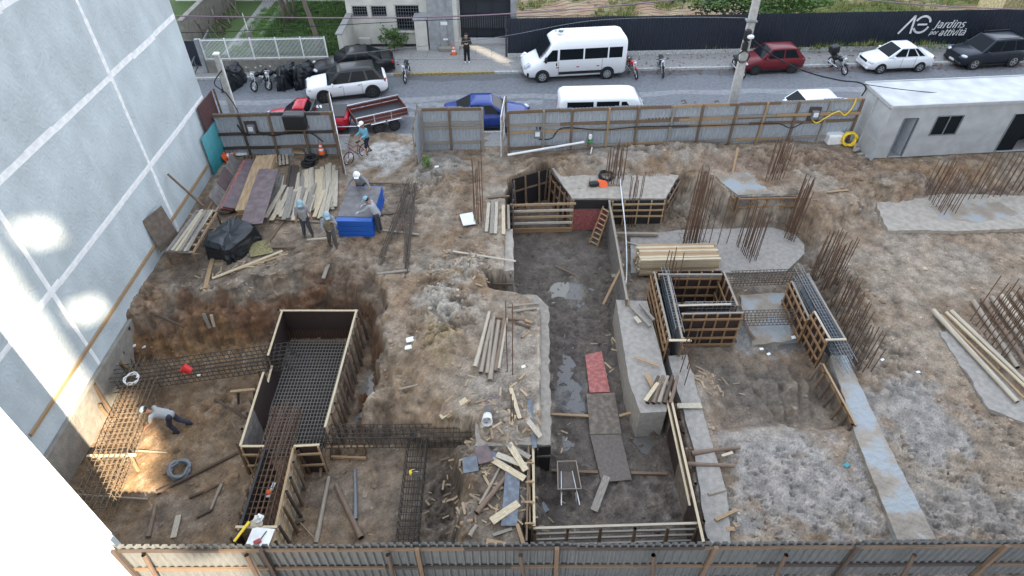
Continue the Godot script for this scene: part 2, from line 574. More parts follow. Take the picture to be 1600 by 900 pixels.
func shape_ground() -> void:
	hh.resize(NX * NZ)
	cc.resize(NX * NZ)
	rug.resize(NX * NZ)
	var dry := Color(.33, .255, .185)
	var grey := Color(.34, .295, .24)
	var brown := Color(.27, .185, .115)
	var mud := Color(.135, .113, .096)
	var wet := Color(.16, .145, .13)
	var red := Color(.17, .085, .042)
	var ochre := Color(.27, .17, .085)
	var pale := Color(.46, .41, .345)
	cc.fill(dry)
	var n := FastNoiseLite.new()
	n.frequency = .16
	n.fractal_octaves = 5
	n.seed = 77
	for j in NZ:
		for i in NX:
			var x := GX + i * STEP
			var z := GZ + j * STEP
			var a := n.get_noise_2d(x, z)
			var b := n.get_noise_2d(x * 2.3 + 50.0, z * 2.3)
			var k := j * NX + i
			hh[k] = a * .12
			cc[k] = dry.lerp(brown, clampf(a * 1.6 + .3, 0, 1)).lerp(grey, clampf(b * 1.8 + .25, 0, 1))
	# rough tips along the fences and the ridge between the pits
	mound(Vector2(8.73, -27.28), 2.6, 1.0, .55)
	mound(Vector2(4.33, -26.98), 2.0, .8, .3)
	mound(Vector2(13.41, -27.28), 2.2, 1.0, .4)
	mound(Vector2(-3.34, -26.12), 1.3, 1.0, .4)
	mound(Vector2(-2.93, -24.77), .8, .7, .25)
	mound(Vector2(1.52, -26.29), 1.5, .7, .3)
	mound(Vector2(17.89, -24.77), 2.0, .8, .15)
	# the lower right half of the site
	level([Vector2(13.4, -23.05), Vector2(15.68, -24.55), Vector2(17.81, -25.07), Vector2(20.35, -26.61), Vector2(25.28, -26.61), Vector2(33.54, -26.16), Vector2(24.7, -7.11), Vector2(3.29, -7.11), Vector2(4.69, -15.08), Vector2(6.91, -16.01), Vector2(11.8, -19.97)], -.75, 1.2, .2)
	# the sunken strip round the poured slab and the box forms
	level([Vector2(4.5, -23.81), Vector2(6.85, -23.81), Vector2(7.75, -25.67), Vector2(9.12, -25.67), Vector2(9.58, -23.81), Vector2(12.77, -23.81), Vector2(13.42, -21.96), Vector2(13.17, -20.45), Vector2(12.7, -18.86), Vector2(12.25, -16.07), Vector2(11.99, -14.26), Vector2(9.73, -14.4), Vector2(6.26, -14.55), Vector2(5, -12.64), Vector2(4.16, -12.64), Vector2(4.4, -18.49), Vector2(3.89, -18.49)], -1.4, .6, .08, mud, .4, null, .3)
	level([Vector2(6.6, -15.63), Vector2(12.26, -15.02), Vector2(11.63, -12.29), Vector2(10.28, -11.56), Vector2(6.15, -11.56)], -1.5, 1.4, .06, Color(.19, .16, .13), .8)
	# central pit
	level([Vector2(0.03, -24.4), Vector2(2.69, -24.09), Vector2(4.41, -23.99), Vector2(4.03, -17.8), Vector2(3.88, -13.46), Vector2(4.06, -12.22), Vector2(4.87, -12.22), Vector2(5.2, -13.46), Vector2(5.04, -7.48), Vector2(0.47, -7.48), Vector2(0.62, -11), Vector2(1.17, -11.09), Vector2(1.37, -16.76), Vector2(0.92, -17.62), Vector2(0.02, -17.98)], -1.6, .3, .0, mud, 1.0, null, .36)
	# shaft behind the bracing, and the small braced hole
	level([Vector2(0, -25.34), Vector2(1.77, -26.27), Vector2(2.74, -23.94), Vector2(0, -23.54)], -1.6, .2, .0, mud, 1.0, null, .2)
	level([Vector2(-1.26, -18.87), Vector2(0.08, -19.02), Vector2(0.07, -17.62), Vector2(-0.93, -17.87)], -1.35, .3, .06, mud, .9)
	# left pit: a ledge of grey earth, the shelf at the right, then the floor
	level([Vector2(-4.7, -16.33), Vector2(-3.5, -14.49), Vector2(-2.78, -13.38), Vector2(-1.17, -12.1), Vector2(-1.12, -10.93), Vector2(-4.67, -11.16), Vector2(-5.47, -15.7)], -1.0, 1.6, .25, brown, .6)
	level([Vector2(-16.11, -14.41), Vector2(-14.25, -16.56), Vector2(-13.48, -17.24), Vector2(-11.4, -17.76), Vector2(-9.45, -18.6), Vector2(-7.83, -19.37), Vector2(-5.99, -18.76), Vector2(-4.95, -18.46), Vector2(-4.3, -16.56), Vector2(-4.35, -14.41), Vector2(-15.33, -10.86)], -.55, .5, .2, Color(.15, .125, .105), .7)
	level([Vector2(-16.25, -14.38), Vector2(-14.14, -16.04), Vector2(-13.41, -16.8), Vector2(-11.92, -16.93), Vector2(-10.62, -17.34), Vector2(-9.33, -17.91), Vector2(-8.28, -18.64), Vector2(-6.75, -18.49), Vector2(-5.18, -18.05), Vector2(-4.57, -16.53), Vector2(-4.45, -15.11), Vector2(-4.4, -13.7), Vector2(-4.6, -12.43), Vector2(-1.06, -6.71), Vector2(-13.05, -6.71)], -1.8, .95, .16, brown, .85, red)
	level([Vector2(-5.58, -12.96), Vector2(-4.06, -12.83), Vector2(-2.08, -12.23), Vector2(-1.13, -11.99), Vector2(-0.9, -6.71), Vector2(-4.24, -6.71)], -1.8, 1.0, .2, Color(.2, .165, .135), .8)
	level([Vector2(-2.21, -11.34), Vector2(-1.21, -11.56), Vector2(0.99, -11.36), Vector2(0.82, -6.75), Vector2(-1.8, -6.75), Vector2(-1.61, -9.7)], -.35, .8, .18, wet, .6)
	# small tips inside the pits
	mound(Vector2(-10.38, -13.27), 1.0, .9, .22)
	mound(Vector2(-2.44, -14.67), .7, .9, .35)
	mound(Vector2(-2.6, -16.9), .9, 1.2, .45)
	mound(Vector2(-1.74, -18.68), .7, .7, .25)
	mound(Vector2(-3.04, -9.11), 1.2, .5, .2)
	for q in [[Vector2(8.22, -27.88), 3.4, 1.0, 1.0], [Vector2(13.31, -26.98), 2.6, 1.4, .9], [Vector2(-3.27, -25.3), 1.6, 1.6, .9], [Vector2(-2.55, -16.46), 1.3, 2.2, 1.3], [Vector2(-1.88, -18.94), 1.1, 1.0, .8], [Vector2(-4.46, -22.77), 1.4, 1.4, .5], [Vector2(1.83, -26.41), 2.5, .6, .7], [Vector2(-11.46, -17.12), 4.0, 1.0, .9], [Vector2(-6.45, -18.27), 1.6, 1.2, .9], [Vector2(-1.89, -9.7), 1.1, 1.8, 1.2],
			[Vector2(-0.2, -12.27), 1.0, 1.8, .6], [Vector2(2.58, -18.43), 2.2, 3.0, .45], [Vector2(3.16, -10.25), 3.4, 1.5, .4], [Vector2(8.59, -14.35), 2.6, 1.6, .2], [Vector2(12.96, -18.7), 1.2, 2.6, 1.1], [Vector2(12.94, -15.02), 1.4, 1.8, .8], [Vector2(21.05, -25.49), 4.0, .8, .8], [Vector2(16.06, -26), 2.4, 1.6, .7], [Vector2(8.33, -24.53), 1.2, 1.4, 1.0], [Vector2(12.59, -8.61), 4.0, 1.0, .5], [Vector2(-9.8, -13.54), 1.6, 1.4, .6], [Vector2(-6.15, -19.73), 2.2, 1.6, .5], [Vector2(-4.39, -13.63), 1.2, 1.0, .7], [Vector2(-9.74, -19.73), 2.6, 1.0, .4]]:
		rugged(q[0], q[1], q[2], q[3])
	for q in [[[Vector2(14.09, -22.75), Vector2(14.6, -20.63), Vector2(14.88, -17.92), Vector2(14.26, -14.97), Vector2(13.94, -11.29), Vector2(14.16, -8.59)], .16, .07, .6], [[Vector2(15.46, -22.99), Vector2(16.08, -20.63), Vector2(16.33, -18.1), Vector2(15.84, -14.97), Vector2(15.67, -11.53), Vector2(15.91, -9.36)], .16, .07, .6],
			[[Vector2(8.52, -15), Vector2(8.62, -14.06), Vector2(8.98, -13.24), Vector2(9.01, -12.52)], .12, .09, 0.0], [[Vector2(9.37, -15.15), Vector2(9.5, -14.2), Vector2(9.43, -13.17), Vector2(9.08, -12.37)], .12, .1, 0.0], [[Vector2(10.13, -15), Vector2(10.18, -14.12), Vector2(9.91, -13.09)], .12, .08, 0.0],
			[[Vector2(0.59, -25.03), Vector2(4.74, -25.19), Vector2(8.78, -24.66)], .3, .05, .3], [[Vector2(-1.98, -26.29), Vector2(-1.95, -22.77), Vector2(-2.1, -19.73), Vector2(-3.27, -17.83), Vector2(-3.53, -14.58)], .25, .06, .2], [[Vector2(2.3, -22.55), Vector2(2.76, -19.19), Vector2(2.76, -16.03), Vector2(3.24, -11.85)], .2, .05, .3], [[Vector2(15.84, -26.29), Vector2(19.41, -26.12), Vector2(24.6, -26.69)], .3, .05, .2], [[Vector2(-6.09, -26.29), Vector2(-4.46, -22.77), Vector2(-3.59, -19.73)], .3, .05, .3]]:
		rut(q[0], q[1], q[2], q[3])
	# soil colours; pit tones are darker, damp soil with deeper shade painted in
	tint(Vector2(-11.27, -17.02), 2.6, .8, red, .85)
	tint(Vector2(-7.53, -18.49), .9, 1.0, red, .7)
	tint(Vector2(-6.45, -18.42), 1.2, .9, Color(0.168, 0.116, 0.081), .7)
	tint(Vector2(-11.29, -15.89), 2.4, 1.2, ochre, .75)
	tint(Vector2(-11.14, -13.54), 1.6, 1.0, Color(0.288, 0.186, 0.108), .7)
	tint(Vector2(-9.69, -11.27), 2.2, 1.2, Color(0.276, 0.197, 0.13), .7)
	tint(Vector2(-12.26, -11.03), 2.2, 1.6, Color(0.288, 0.191, 0.103), .8)
	tint(Vector2(-9.93, -9.72), 2.2, .7, Color(0.228, 0.18, 0.14), .7)
	tint(Vector2(-12.63, -18.57), 2.0, .8, Color(.13, .105, .085), .7)
	tint(Vector2(-9.85, -20.13), 2.6, 1.4, Color(0.228, 0.186, 0.146), .7)
	tint(Vector2(-12.62, -21.41), 2.0, 2.4, Color(0.18, 0.151, 0.124), .7)
	tint(Vector2(-9.27, -18.94), 1.4, .7, Color(0.24, 0.197, 0.151), .5)
	tint(Vector2(-5.89, -19.73), 2.0, 1.2, Color(0.252, 0.191, 0.14), .6)
	tint(Vector2(-3.78, -16.9), .9, 1.7, Color(0.336, 0.238, 0.157), .7)
	tint(Vector2(-3.33, -14.23), 1.2, .9, Color(0.318, 0.238, 0.167), .8)
	tint(Vector2(-2.61, -17.13), 1.0, 1.1, Color(.52, .51, .47), .75)
	tint(Vector2(-2.44, -14.99), .8, .9, Color(0.36, 0.29, 0.162), .6)
	tint(Vector2(-2.02, -19.14), 1.2, .8, Color(.5, .5, .47), .6)
	tint(Vector2(-6.24, -27.28), 1.7, 1.5, Color(.60, .61, .60), .8)
	tint(Vector2(-4.23, -23.25), 1.5, 1.3, Color(0.324, 0.273, 0.216), .6)
	tint(Vector2(-3.36, -26.41), 1.4, 1.2, Color(.32, .32, .31), .7)
	tint(Vector2(-1.95, -22.77), .7, 3.0, brown, .6)
	tint(Vector2(1.49, -25.3), 2.5, .5, Color(0.324, 0.22, 0.13), .6)
	tint(Vector2(5.61, -27.28), 3.0, 1.0, Color(.44, .42, .385), .6)
	tint(Vector2(7.96, -28.19), 2.6, .6, Color(0.336, 0.232, 0.162), .6)
	tint(Vector2(11.6, -26.41), 2.4, 1.4, Color(0.3, 0.215, 0.157), .7)
	tint(Vector2(16.41, -26.98), 2.4, 1.6, Color(0.252, 0.186, 0.135), .7)
	tint(Vector2(19.8, -26.29), 3.4, .6, Color(0.336, 0.226, 0.135), .75)
	tint(Vector2(21.03, -25.37), 3.4, .6, Color(0.228, 0.18, 0.146), .8)
	tint(Vector2(13.1, -19.81), 1.4, 1.8, Color(0.192, 0.151, 0.113), .8)
	tint(Vector2(12.82, -15.9), 1.2, 1.6, Color(0.18, 0.145, 0.113), .8)
	tint(Vector2(16.76, -19.81), 2.6, 2.0, Color(.40, .345, .275), .7)
	tint(Vector2(14.77, -15.58), 1.6, 1.5, Color(.40, .34, .265), .7)
	tint(Vector2(15.14, -11.29), 2.2, 1.6, Color(0.324, 0.261, 0.194), .7)
	tint(Vector2(8.34, -9.97), 3.2, 1.7, Color(.37, .355, .34), .9)
	tint(Vector2(8.04, -11.53), 2.0, .7, Color(.41, .395, .38), .7)
	tint(Vector2(13.11, -12.5), 1.8, 1.8, Color(.35, .34, .325), .9)
	tint(Vector2(13.21, -9.16), 2.6, 1.0, Color(.32, .305, .285), .8)
	tint(Vector2(8.59, -14.35), 1.7, .9, Color(.16, .138, .118), .8)
	tint(Vector2(9.04, -16.83), 1.3, 1.0, Color(.30, .32, .33), .7)
	tint(Vector2(8.44, -25.05), .9, .8, Color(0.36, 0.319, 0.259), .8)
	tint(Vector2(6.57, -24.21), .9, .6, Color(0.288, 0.244, 0.194), .7)
	tint(Vector2(2.25, -21.65), 1.6, 1.2, Color(.16, .14, .125), .8)
	tint(Vector2(2.54, -16.35), 1.3, 1.9, Color(.14, .12, .107), .8)
	tint(Vector2(2.02, -13.94), .8, .8, Color(.2, .205, .21), .7)
	tint(Vector2(2.63, -19.19), .7, .9, Color(0.228, 0.215, 0.189), .6)
	tint(Vector2(3.11, -9.82), 2.4, .8, Color(.155, .132, .115), .8)
	tint(Vector2(-0.11, -14.12), 1.1, 2.6, Color(.37, .345, .31), .7)
	tint(Vector2(0, -11.79), 1.0, 1.0, Color(.34, .31, .275), .7)
	tint(Vector2(0.97, -13.57), .45, 2.6, pale, .8)
	tint(Vector2(-0.52, -19.85), .6, 1.0, pale, .7)
	tint(Vector2(-1.93, -10.02), .8, 1.3, Color(.105, .085, .07), .8)
	tint(Vector2(-4.83, -10.58), 2.0, 1.4, Color(0.24, 0.203, 0.167), .7)
	tint(Vector2(-4.09, -11.03), .9, 1.4, Color(0.318, 0.249, 0.184), .7)
	var fine := FastNoiseLite.new()
	fine.seed = 5
	fine.frequency = 1.5
	fine.fractal_octaves = 5
	fine.fractal_gain = .6
	var clods := FastNoiseLite.new()
	clods.seed = 9
	clods.noise_type = FastNoiseLite.TYPE_CELLULAR
	clods.cellular_return_type = FastNoiseLite.RETURN_DISTANCE
	clods.frequency = 2.2
	clods.domain_warp_enabled = true
	clods.domain_warp_amplitude = .6
	clods.domain_warp_frequency = 1.5
	var patch := FastNoiseLite.new()
	patch.seed = 19
	patch.frequency = .25
	patch.fractal_octaves = 3
	var feet := PackedVector2Array([Vector2(6.63, -11.53), Vector2(10.65, -11.53), Vector2(10.56, -11.29), Vector2(17.43, -13.82), Vector2(18.99, -7.68), Vector2(5.52, -7.68)])
	for j in NZ:
		for i in NX:
			var x := GX + i * STEP
			var z := GZ + j * STEP
			var k := j * NX + i
			var f := fine.get_noise_2d(x, z)
			var w := clampf(patch.get_noise_2d(x, z) * 1.6 + .45, .08, 1)
			var d := clods.get_noise_2d(x, z)
			hh[k] += f * .06 * w + (.5 + d) * -.05 * w
			var steep := 0.0
			if i > 2 and j > 2 and i < NX - 3 and j < NZ - 3:
				steep = clampf((absf(hh[k + 3] - hh[k]) + absf(hh[k + NX * 3] - hh[k])) / .2 - .4, 0, 1)
			var lump := maxf(rug[k] * (1.0 - steep * .75), steep * .2)
			if lump > .01:
				var rg := 1.0 - absf(fine.get_noise_2d(x * .8 + 90.0, z * .8)) * 2.6
				hh[k] += (rg * .16 + f * .14 - .09) * lump
				var e := 1.0 + (rg - .55) * .35 * lump
				cc[k] = Color(cc[k].r * e, cc[k].g * e, cc[k].b * e)
				if steep > .05:
					var band := 1.0 + fine.get_noise_3d(x * .45, hh[k] * 3.2, z * .45) * 1.3 * steep
					cc[k] = Color(cc[k].r * band, cc[k].g * band, cc[k].b * band)
			if z > -13.0 and x > 4.5 and Geometry2D.is_point_in_polygon(Vector2(x, z), feet):
				var q := clods.get_noise_2d(x * 1.1 + 30.0, z * 2.2 + 9.0)
				var pit := smoothstep(-.62, -.9, q) * clampf(patch.get_noise_2d(x * 3.0 + 7.0, z * 3.0) * 3.0 + .9, 0, 1)
				hh[k] -= pit * .17
				cc[k] = cc[k].darkened(pit * .15)
			var v := 1.0 + f * .6 + (d + .5) * -.22 * w
			var m2 := patch.get_noise_2d(x * 3.4 + 200.0, z * 3.4) + f * .5
			var dryness := clampf((cc[k].r - .13) * 9.0, 0, 1)
			cc[k] = cc[k].lerp(pale, clampf((m2 - .2) * 1.6, 0, .22) * dryness).lerp(mud, clampf((-m2 - .28) * 1.6, 0, .22))
			v *= .93 + rng.randf_range(-.2, .2) * (1.0 - steep * .8)
			hh[k] += rng.randf_range(-.012, .012) * (1.0 - steep)
			cc[k] = Color(cc[k].r * v * .8, cc[k].g * v * .755, cc[k].b * v * .71)


func build_ground() -> void:
	shape_ground()
	puddle(Vector2(-5.21, -14.63), .42, 1.15, -1.87, -.25, M.water_mud, 1)
	puddle(Vector2(-5.29, -13.23), .5, .5, -1.87, 0, M.wet_mud, 2)
	puddle(Vector2(1.96, -19.5), .34, .75, -1.68, -.1, M.water_mud, 3)
	puddle(Vector2(2.51, -19.38), .9, .7, -1.69, .3, M.wet_mud, 4)
	puddle(Vector2(2.13, -14.51), .42, 1.5, -1.685, -.1, M.wet_mud, 5)
	puddle(Vector2(1.79, -12.1), .4, .4, -1.685, .2, M.wet_mud, 6)
	puddle(Vector2(4.43, -12.1), .5, .5, -1.685, .2, M.wet_mud, 7)
	level([Vector2(-8.47, -16.71), Vector2(-6.24, -16.71), Vector2(-6.24, -11.63), Vector2(-8.47, -11.56)], -1.85, .2, 0.0, Color(.035, .03, .027), 1.0, null, .1)  # near-black floor painted under the mat as the dark of the box
	puddle(Vector2(10.41, -16.24), .5, .5, -1.45, .1, M.wet_mud, 11)
	puddle(Vector2(6.49, -22.01), .9, .5, -1.46, .1, M.wet_mud, 12)
	var v := PackedVector3Array()
	v.resize(NX * NZ)
	var nn := PackedVector3Array()
	nn.resize(NX * NZ)
	for j in NZ:
		for i in NX:
			var k := j * NX + i
			v[k] = Vector3(GX + i * STEP, hh[k], GZ + j * STEP)
			var l := hh[k - 1] if i > 0 else hh[k]
			var r := hh[k + 1] if i < NX - 1 else hh[k]
			var u := hh[k - NX] if j > 0 else hh[k]
			var d := hh[k + NX] if j < NZ - 1 else hh[k]
			nn[k] = Vector3(l - r, 2.0 * STEP, u - d).normalized()
	var idx := PackedInt32Array()
	idx.resize((NX - 1) * (NZ - 1) * 6)
	var o := 0
	for j in NZ - 1:
		for i in NX - 1:
			var k := j * NX + i
			for q in [k, k + 1, k + NX, k + 1, k + NX + 1, k + NX]:
				idx[o] = q
				o += 1
	var a := []
	a.resize(Mesh.ARRAY_MAX)
	a[Mesh.ARRAY_VERTEX] = v
	a[Mesh.ARRAY_NORMAL] = nn
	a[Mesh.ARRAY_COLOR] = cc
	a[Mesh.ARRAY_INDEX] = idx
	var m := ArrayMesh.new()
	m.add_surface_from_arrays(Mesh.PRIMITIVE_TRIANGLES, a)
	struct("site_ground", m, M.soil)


func puddle(at: Vector2, rx: float, rz: float, y: float, turn: float, m: Material, seed_no: int) -> void:
	var r := RandomNumberGenerator.new()
	r.seed = seed_no
	var st := begin()
	var n := 28
	var ph := [r.randf() * 6.0, r.randf() * 6.0, r.randf() * 6.0]
	var pts := []
	for i in n:
		var a := TAU * i / n
		var k := 1.0 + .22 * sin(a * 2.0 + ph[0]) + .16 * sin(a * 3.0 + ph[1]) + .12 * sin(a * 5.0 + ph[2])
		var p := Vector2(cos(a) * rx * k * 1.25, sin(a) * rz * k * 1.25).rotated(turn)
		pts.append(Vector3(at.x + p.x, y, at.y + p.y))
	for i in n:
		for q in [Vector3(at.x, y, at.y), pts[(i + 1) % n], pts[i]]:
			st.add_vertex(q)
	struct("puddle_water", done(st), m)
	# the ground under it is hollowed out so that the water stands in it
	var n2 := FastNoiseLite.new()
	n2.seed = seed_no
	n2.frequency = 1.1
	n2.fractal_octaves = 4
	for j in range(clampi(int((at.y - rz * 2.0 - GZ) / STEP), 0, NZ), clampi(int((at.y + rz * 2.0 - GZ) / STEP), 0, NZ)):
		for i in range(clampi(int((at.x - rx * 2.0 - GX) / STEP), 0, NX), clampi(int((at.x + rx * 2.0 - GX) / STEP), 0, NX)):
			var q := Vector2(GX + i * STEP - at.x, GZ + j * STEP - at.y).rotated(-turn)
			var d := Vector2(q.x / rx, q.y / rz).length()
			var k := j * NX + i
			d += n2.get_noise_2d(GX + i * STEP, GZ + j * STEP) * .9
			if d < 1.1:
				hh[k] = lerpf(y - .018 + n2.get_noise_2d(i * .13, j * .13) * .05, hh[k], smoothstep(.55, 1.1, d))


# ---------------------------------------------------------------- unseen thin walls added behind the camera, shaped to shade and light the site
func build_sun_blockers() -> void:
	var side := Vector3(.743, 0, -.669)
	var back := Vector3(.669, 0, .743)
	var t := thing("added_sun_blocker", "unseen stepped thin walls added behind the camera to shape the sunlight", "building", back * 45.0)
	# u0, u1: along the front; v0, v1: height at which its rim cuts the rays over the site's origin
	var rise := 45.0 * .7813
	for q in [[-.2, 25.2, -60.0, 9.4], [-1.2, 25.2, 9.4, 11.0], [-.65, 25.2, 11.0, 14.0], [-1.5, -.8, 14.0, 60.0], [-.8, .05, 14.0, 17.3], [-.8, .05, 18.3, 20.5], [-.8, .05, 21.5, 60.0], [.05, 25.2, 14.0, 60.0],
			[25.2, 25.5, -60.0, 22.3], [25.2, 25.5, 26.0, 60.0], [25.5, 80.0, -60.0, 60.0]]:
		var y0: float = maxf(-.3, q[2] + rise)
		var y1: float = q[3] + rise
		var st := begin()
		box_to(st, Transform3D(Basis(side, Vector3.UP, back), side * (q[0] + q[1]) / 2.0 + back * 45.2 + Vector3.UP * (y0 + y1) / 2.0), Vector3(q[1] - q[0], y1 - y0, .3))
		part(t, "wall", done(st), M.grey_wall)


# ---------------------------------------------------------------- street and its edges
# along the street (u, to the right), across it (v, away) and up
func S(u: float, v: float, y := 0.0) -> Vector3:
	return Vector3(u * .99875 - v * .05, y, -27.95 - u * .05 - v * .99875)


func slab(called: String, u0: float, u1: float, v0: float, v1: float, y0: float, y1: float, m: Material) -> MeshInstance3D:
	var st := begin()
	box_to(st, Transform3D(Basis(Vector3.UP, .05), S((u0 + u1) / 2, (v0 + v1) / 2, (y0 + y1) / 2)), Vector3(u1 - u0, y1 - y0, v1 - v0))
	return struct(called, done(st), m)


func sheet_mesh(w: float, h: float, pitch: float, depth: float, kind := 0) -> ArrayMesh:
	var st := begin()
	if kind == 1:
		st.set_smooth_group(0)
	var n := int(round(w / pitch))
	var prof := []
	for i in n:
		var x := -w / 2 + w * i / n
		var p := w / n
		if kind == 1:
			for k in 6:
				prof.append(Vector2(x + p * k / 6.0, sin(TAU * k / 6.0) * depth / 2))
		else:
			prof.append_array([Vector2(x, -depth / 2), Vector2(x + p * .55, -depth / 2), Vector2(x + p * .68, depth / 2), Vector2(x + p * .87, depth / 2)])
	prof.append(Vector2(w / 2, -depth / 2 if kind == 0 else 0.0))
	for e in [0.0, .004]:
		for i in prof.size() - 1:
			var a: Vector2 = prof[i]
			var b: Vector2 = prof[i + 1]
			quad(st, Vector3(a.x, 0, a.y - e), Vector3(a.x, h, a.y - e), Vector3(b.x, h, b.y - e), Vector3(b.x, 0, b.y - e))
	for i in prof.size() - 1:
		var a: Vector2 = prof[i]
		var b: Vector2 = prof[i + 1]
		quad(st, Vector3(a.x, h, a.y), Vector3(a.x, h, a.y - .004), Vector3(b.x, h, b.y - .004), Vector3(b.x, h, b.y))
	return done(st)


# a hoarding of upright sheets from a to b, with posts and rails on the side that faces the site or the camera
func hoarding(label: String, a: Vector3, b: Vector3, h: float, sheets: Array, gap: float, rails: Array, woods: Array, pitch := .18, depth := .035, lean := 0.0, sw := 1.0) -> Node3D:
	var t := thing("hoarding_fence", label, "fence", a)
	var d := b - a
	var l := d.length()
	var x := d / l
	var out := Vector3(-x.z, 0, x.x)
	var n := maxi(1, int(round(l / sw)))
	var mesh := sheet_mesh(l / n * 1.01, h, pitch, depth)
	for i in n:
		var p := a.lerp(b, (i + .5) / n)
		var bs := Basis(x, Vector3.UP, out).rotated(x, rng.randf_range(-.008, .008)).rotated(out, rng.randf_range(-.006, .006))
		part(t, "sheet", mesh, M[sheets[rng.randi_range(0, sheets.size() - 1)]], Transform3D(bs, p + out * rng.randf_range(-.004, .004) + Vector3.UP * rng.randf_range(-.03, .03)))
	var k := int(l / gap)
	for i in k + 1:
		var p := a + x * (.08 + (l - .16) * i / maxi(k, 1) + (rng.randf_range(-.12, .12) if i > 0 and i < k else 0.0)) + out * (depth / 2 + .085)
		beam(t, "post", p - Vector3.UP * .1, p + Vector3.UP * (h - .02) + x * rng.randf_range(-.06, .06) + x * lean, .1, .075, M[woods[rng.randi_range(0, woods.size() - 1)]])
	for y in rails:
		var s := 0.0
		while s < l - .01:
			var e := minf(l, s + rng.randf_range(2.4, 3.2))
			if l - e < .5:
				e = l
			var off := out * (depth / 2 + .025 + (.0 if y < h - .1 else .002))
			plank(t, "rail", a + x * (s + .004) + off + Vector3.UP * (y + rng.randf_range(-.02, .02)), a + x * (e - .004) + off + Vector3.UP * (y + rng.randf_range(-.02, .02)), (.045), (.1 if pitch > .2 else .14), M[woods[rng.randi_range(0, woods.size() - 1)]])
			s = e
	return t


func build_street() -> void:
	# land outside the site
	var st := begin()
	for q in [[-400, 400, -400, -60], [-400, GX + .1, -60, 300], [GX + (NX - 2) * STEP, 400, -60, 300], [GX, GX + NX * STEP, GZ + (NZ - 2) * STEP, 300]]:
		quad(st, Vector3(q[0], -.3, q[2]), Vector3(q[1], -.3, q[2]), Vector3(q[1], -.3, q[3]), Vector3(q[0], -.3, q[3]))
	quad(st, Vector3(GX - .1, -.3, -60), Vector3(GX + NX * STEP, -.3, -60), Vector3(GX + NX * STEP, -.3, GZ + .3), Vector3(GX - .1, -.3, GZ + .3))
	var land := struct("land", done(st), M.pavement)
	land.position.y = 0.0
	slab("street_road", -70, 70, 1.9, 8.95, -.25, -.1, M.asphalt)
	slab("near_pavement", -70, -8.2, .35, 1.75, -.25, .01, M.pavement)
	slab("near_pavement", -4.2, 70, .35, 1.75, -.25, .01, M.pavement)
	slab("near_kerb", -70, -8.2, 1.75, 1.9, -.25, .02, M.kerb_white)
	slab("near_kerb", -4.2, 70, 1.75, 1.9, -.25, .02, M.kerb_white)
	slab("driveway_path", -8.2, -4.2, .3, 1.9, -.3, -.03, M.pavement)
	slab("far_pavement", -70, .7, 9.1, 13.0, -.25, .02, M.pavement)
	slab("far_pavement", .7, 70, 9.1, 11.0, -.25, .03, M.pavement)
	for q in [[-70.0, -6.6, "kerb_white"], [-6.6, -.6, "kerb_yellow"], [-.6, 70.0, "kerb_white"]]:
		var u: float = q[0]
		while u < q[1] - .01:
			var e: float = minf(q[1], u + (1.0 if u > -30 and u < 40 else 20.0))
			var o := slab("far_kerb", u + .006, e - .006, 8.95, 9.1, -.25, .03 + rng.randf_range(-.006, .006), M[q[2]])
			o.set_meta("kind", "structure")
			u = e
	# tyre-worn pale tracks and patches in the asphalt
	mt("asphalt_worn", .245, .252, .262, .85, T.blotch, Vector3.ONE * .4, T.fine_n, .4)
	mt("asphalt_dark", .12, .122, .128, .8, T.blotch, Vector3.ONE * .6, T.fine_n, .4)
	for q in [[-30, 9, 3.6, 4.3, "asphalt_worn"], [-30, 40, 5.6, 6.2, "asphalt_worn"], [-6, 40, 8.2, 8.9, "asphalt_dark"], [10, 40, 3.2, 3.6, "asphalt_dark"], [-9, 2, 4.9, 5.4, "asphalt_worn"]]:
		st = begin()
		var n := 60
		for i in n:
			var a: float = lerpf(q[0], q[1], float(i) / n)
			var b: float = lerpf(q[0], q[1], (i + 1.0) / n)
			var e0 := .14 * sin(i * 1.7) + .1 * sin(i * .6 + q[2])
			var e1 := .14 * sin((i + 1) * 1.7) + .1 * sin((i + 1) * .6 + q[2])
			quad(st, S(a, q[2] + e0, -.096), S(a, q[3] + e0 * .5, -.096), S(b, q[3] + e1 * .5, -.096), S(b, q[2] + e1, -.096))
		struct("road_patch", done(st), M[q[4]])


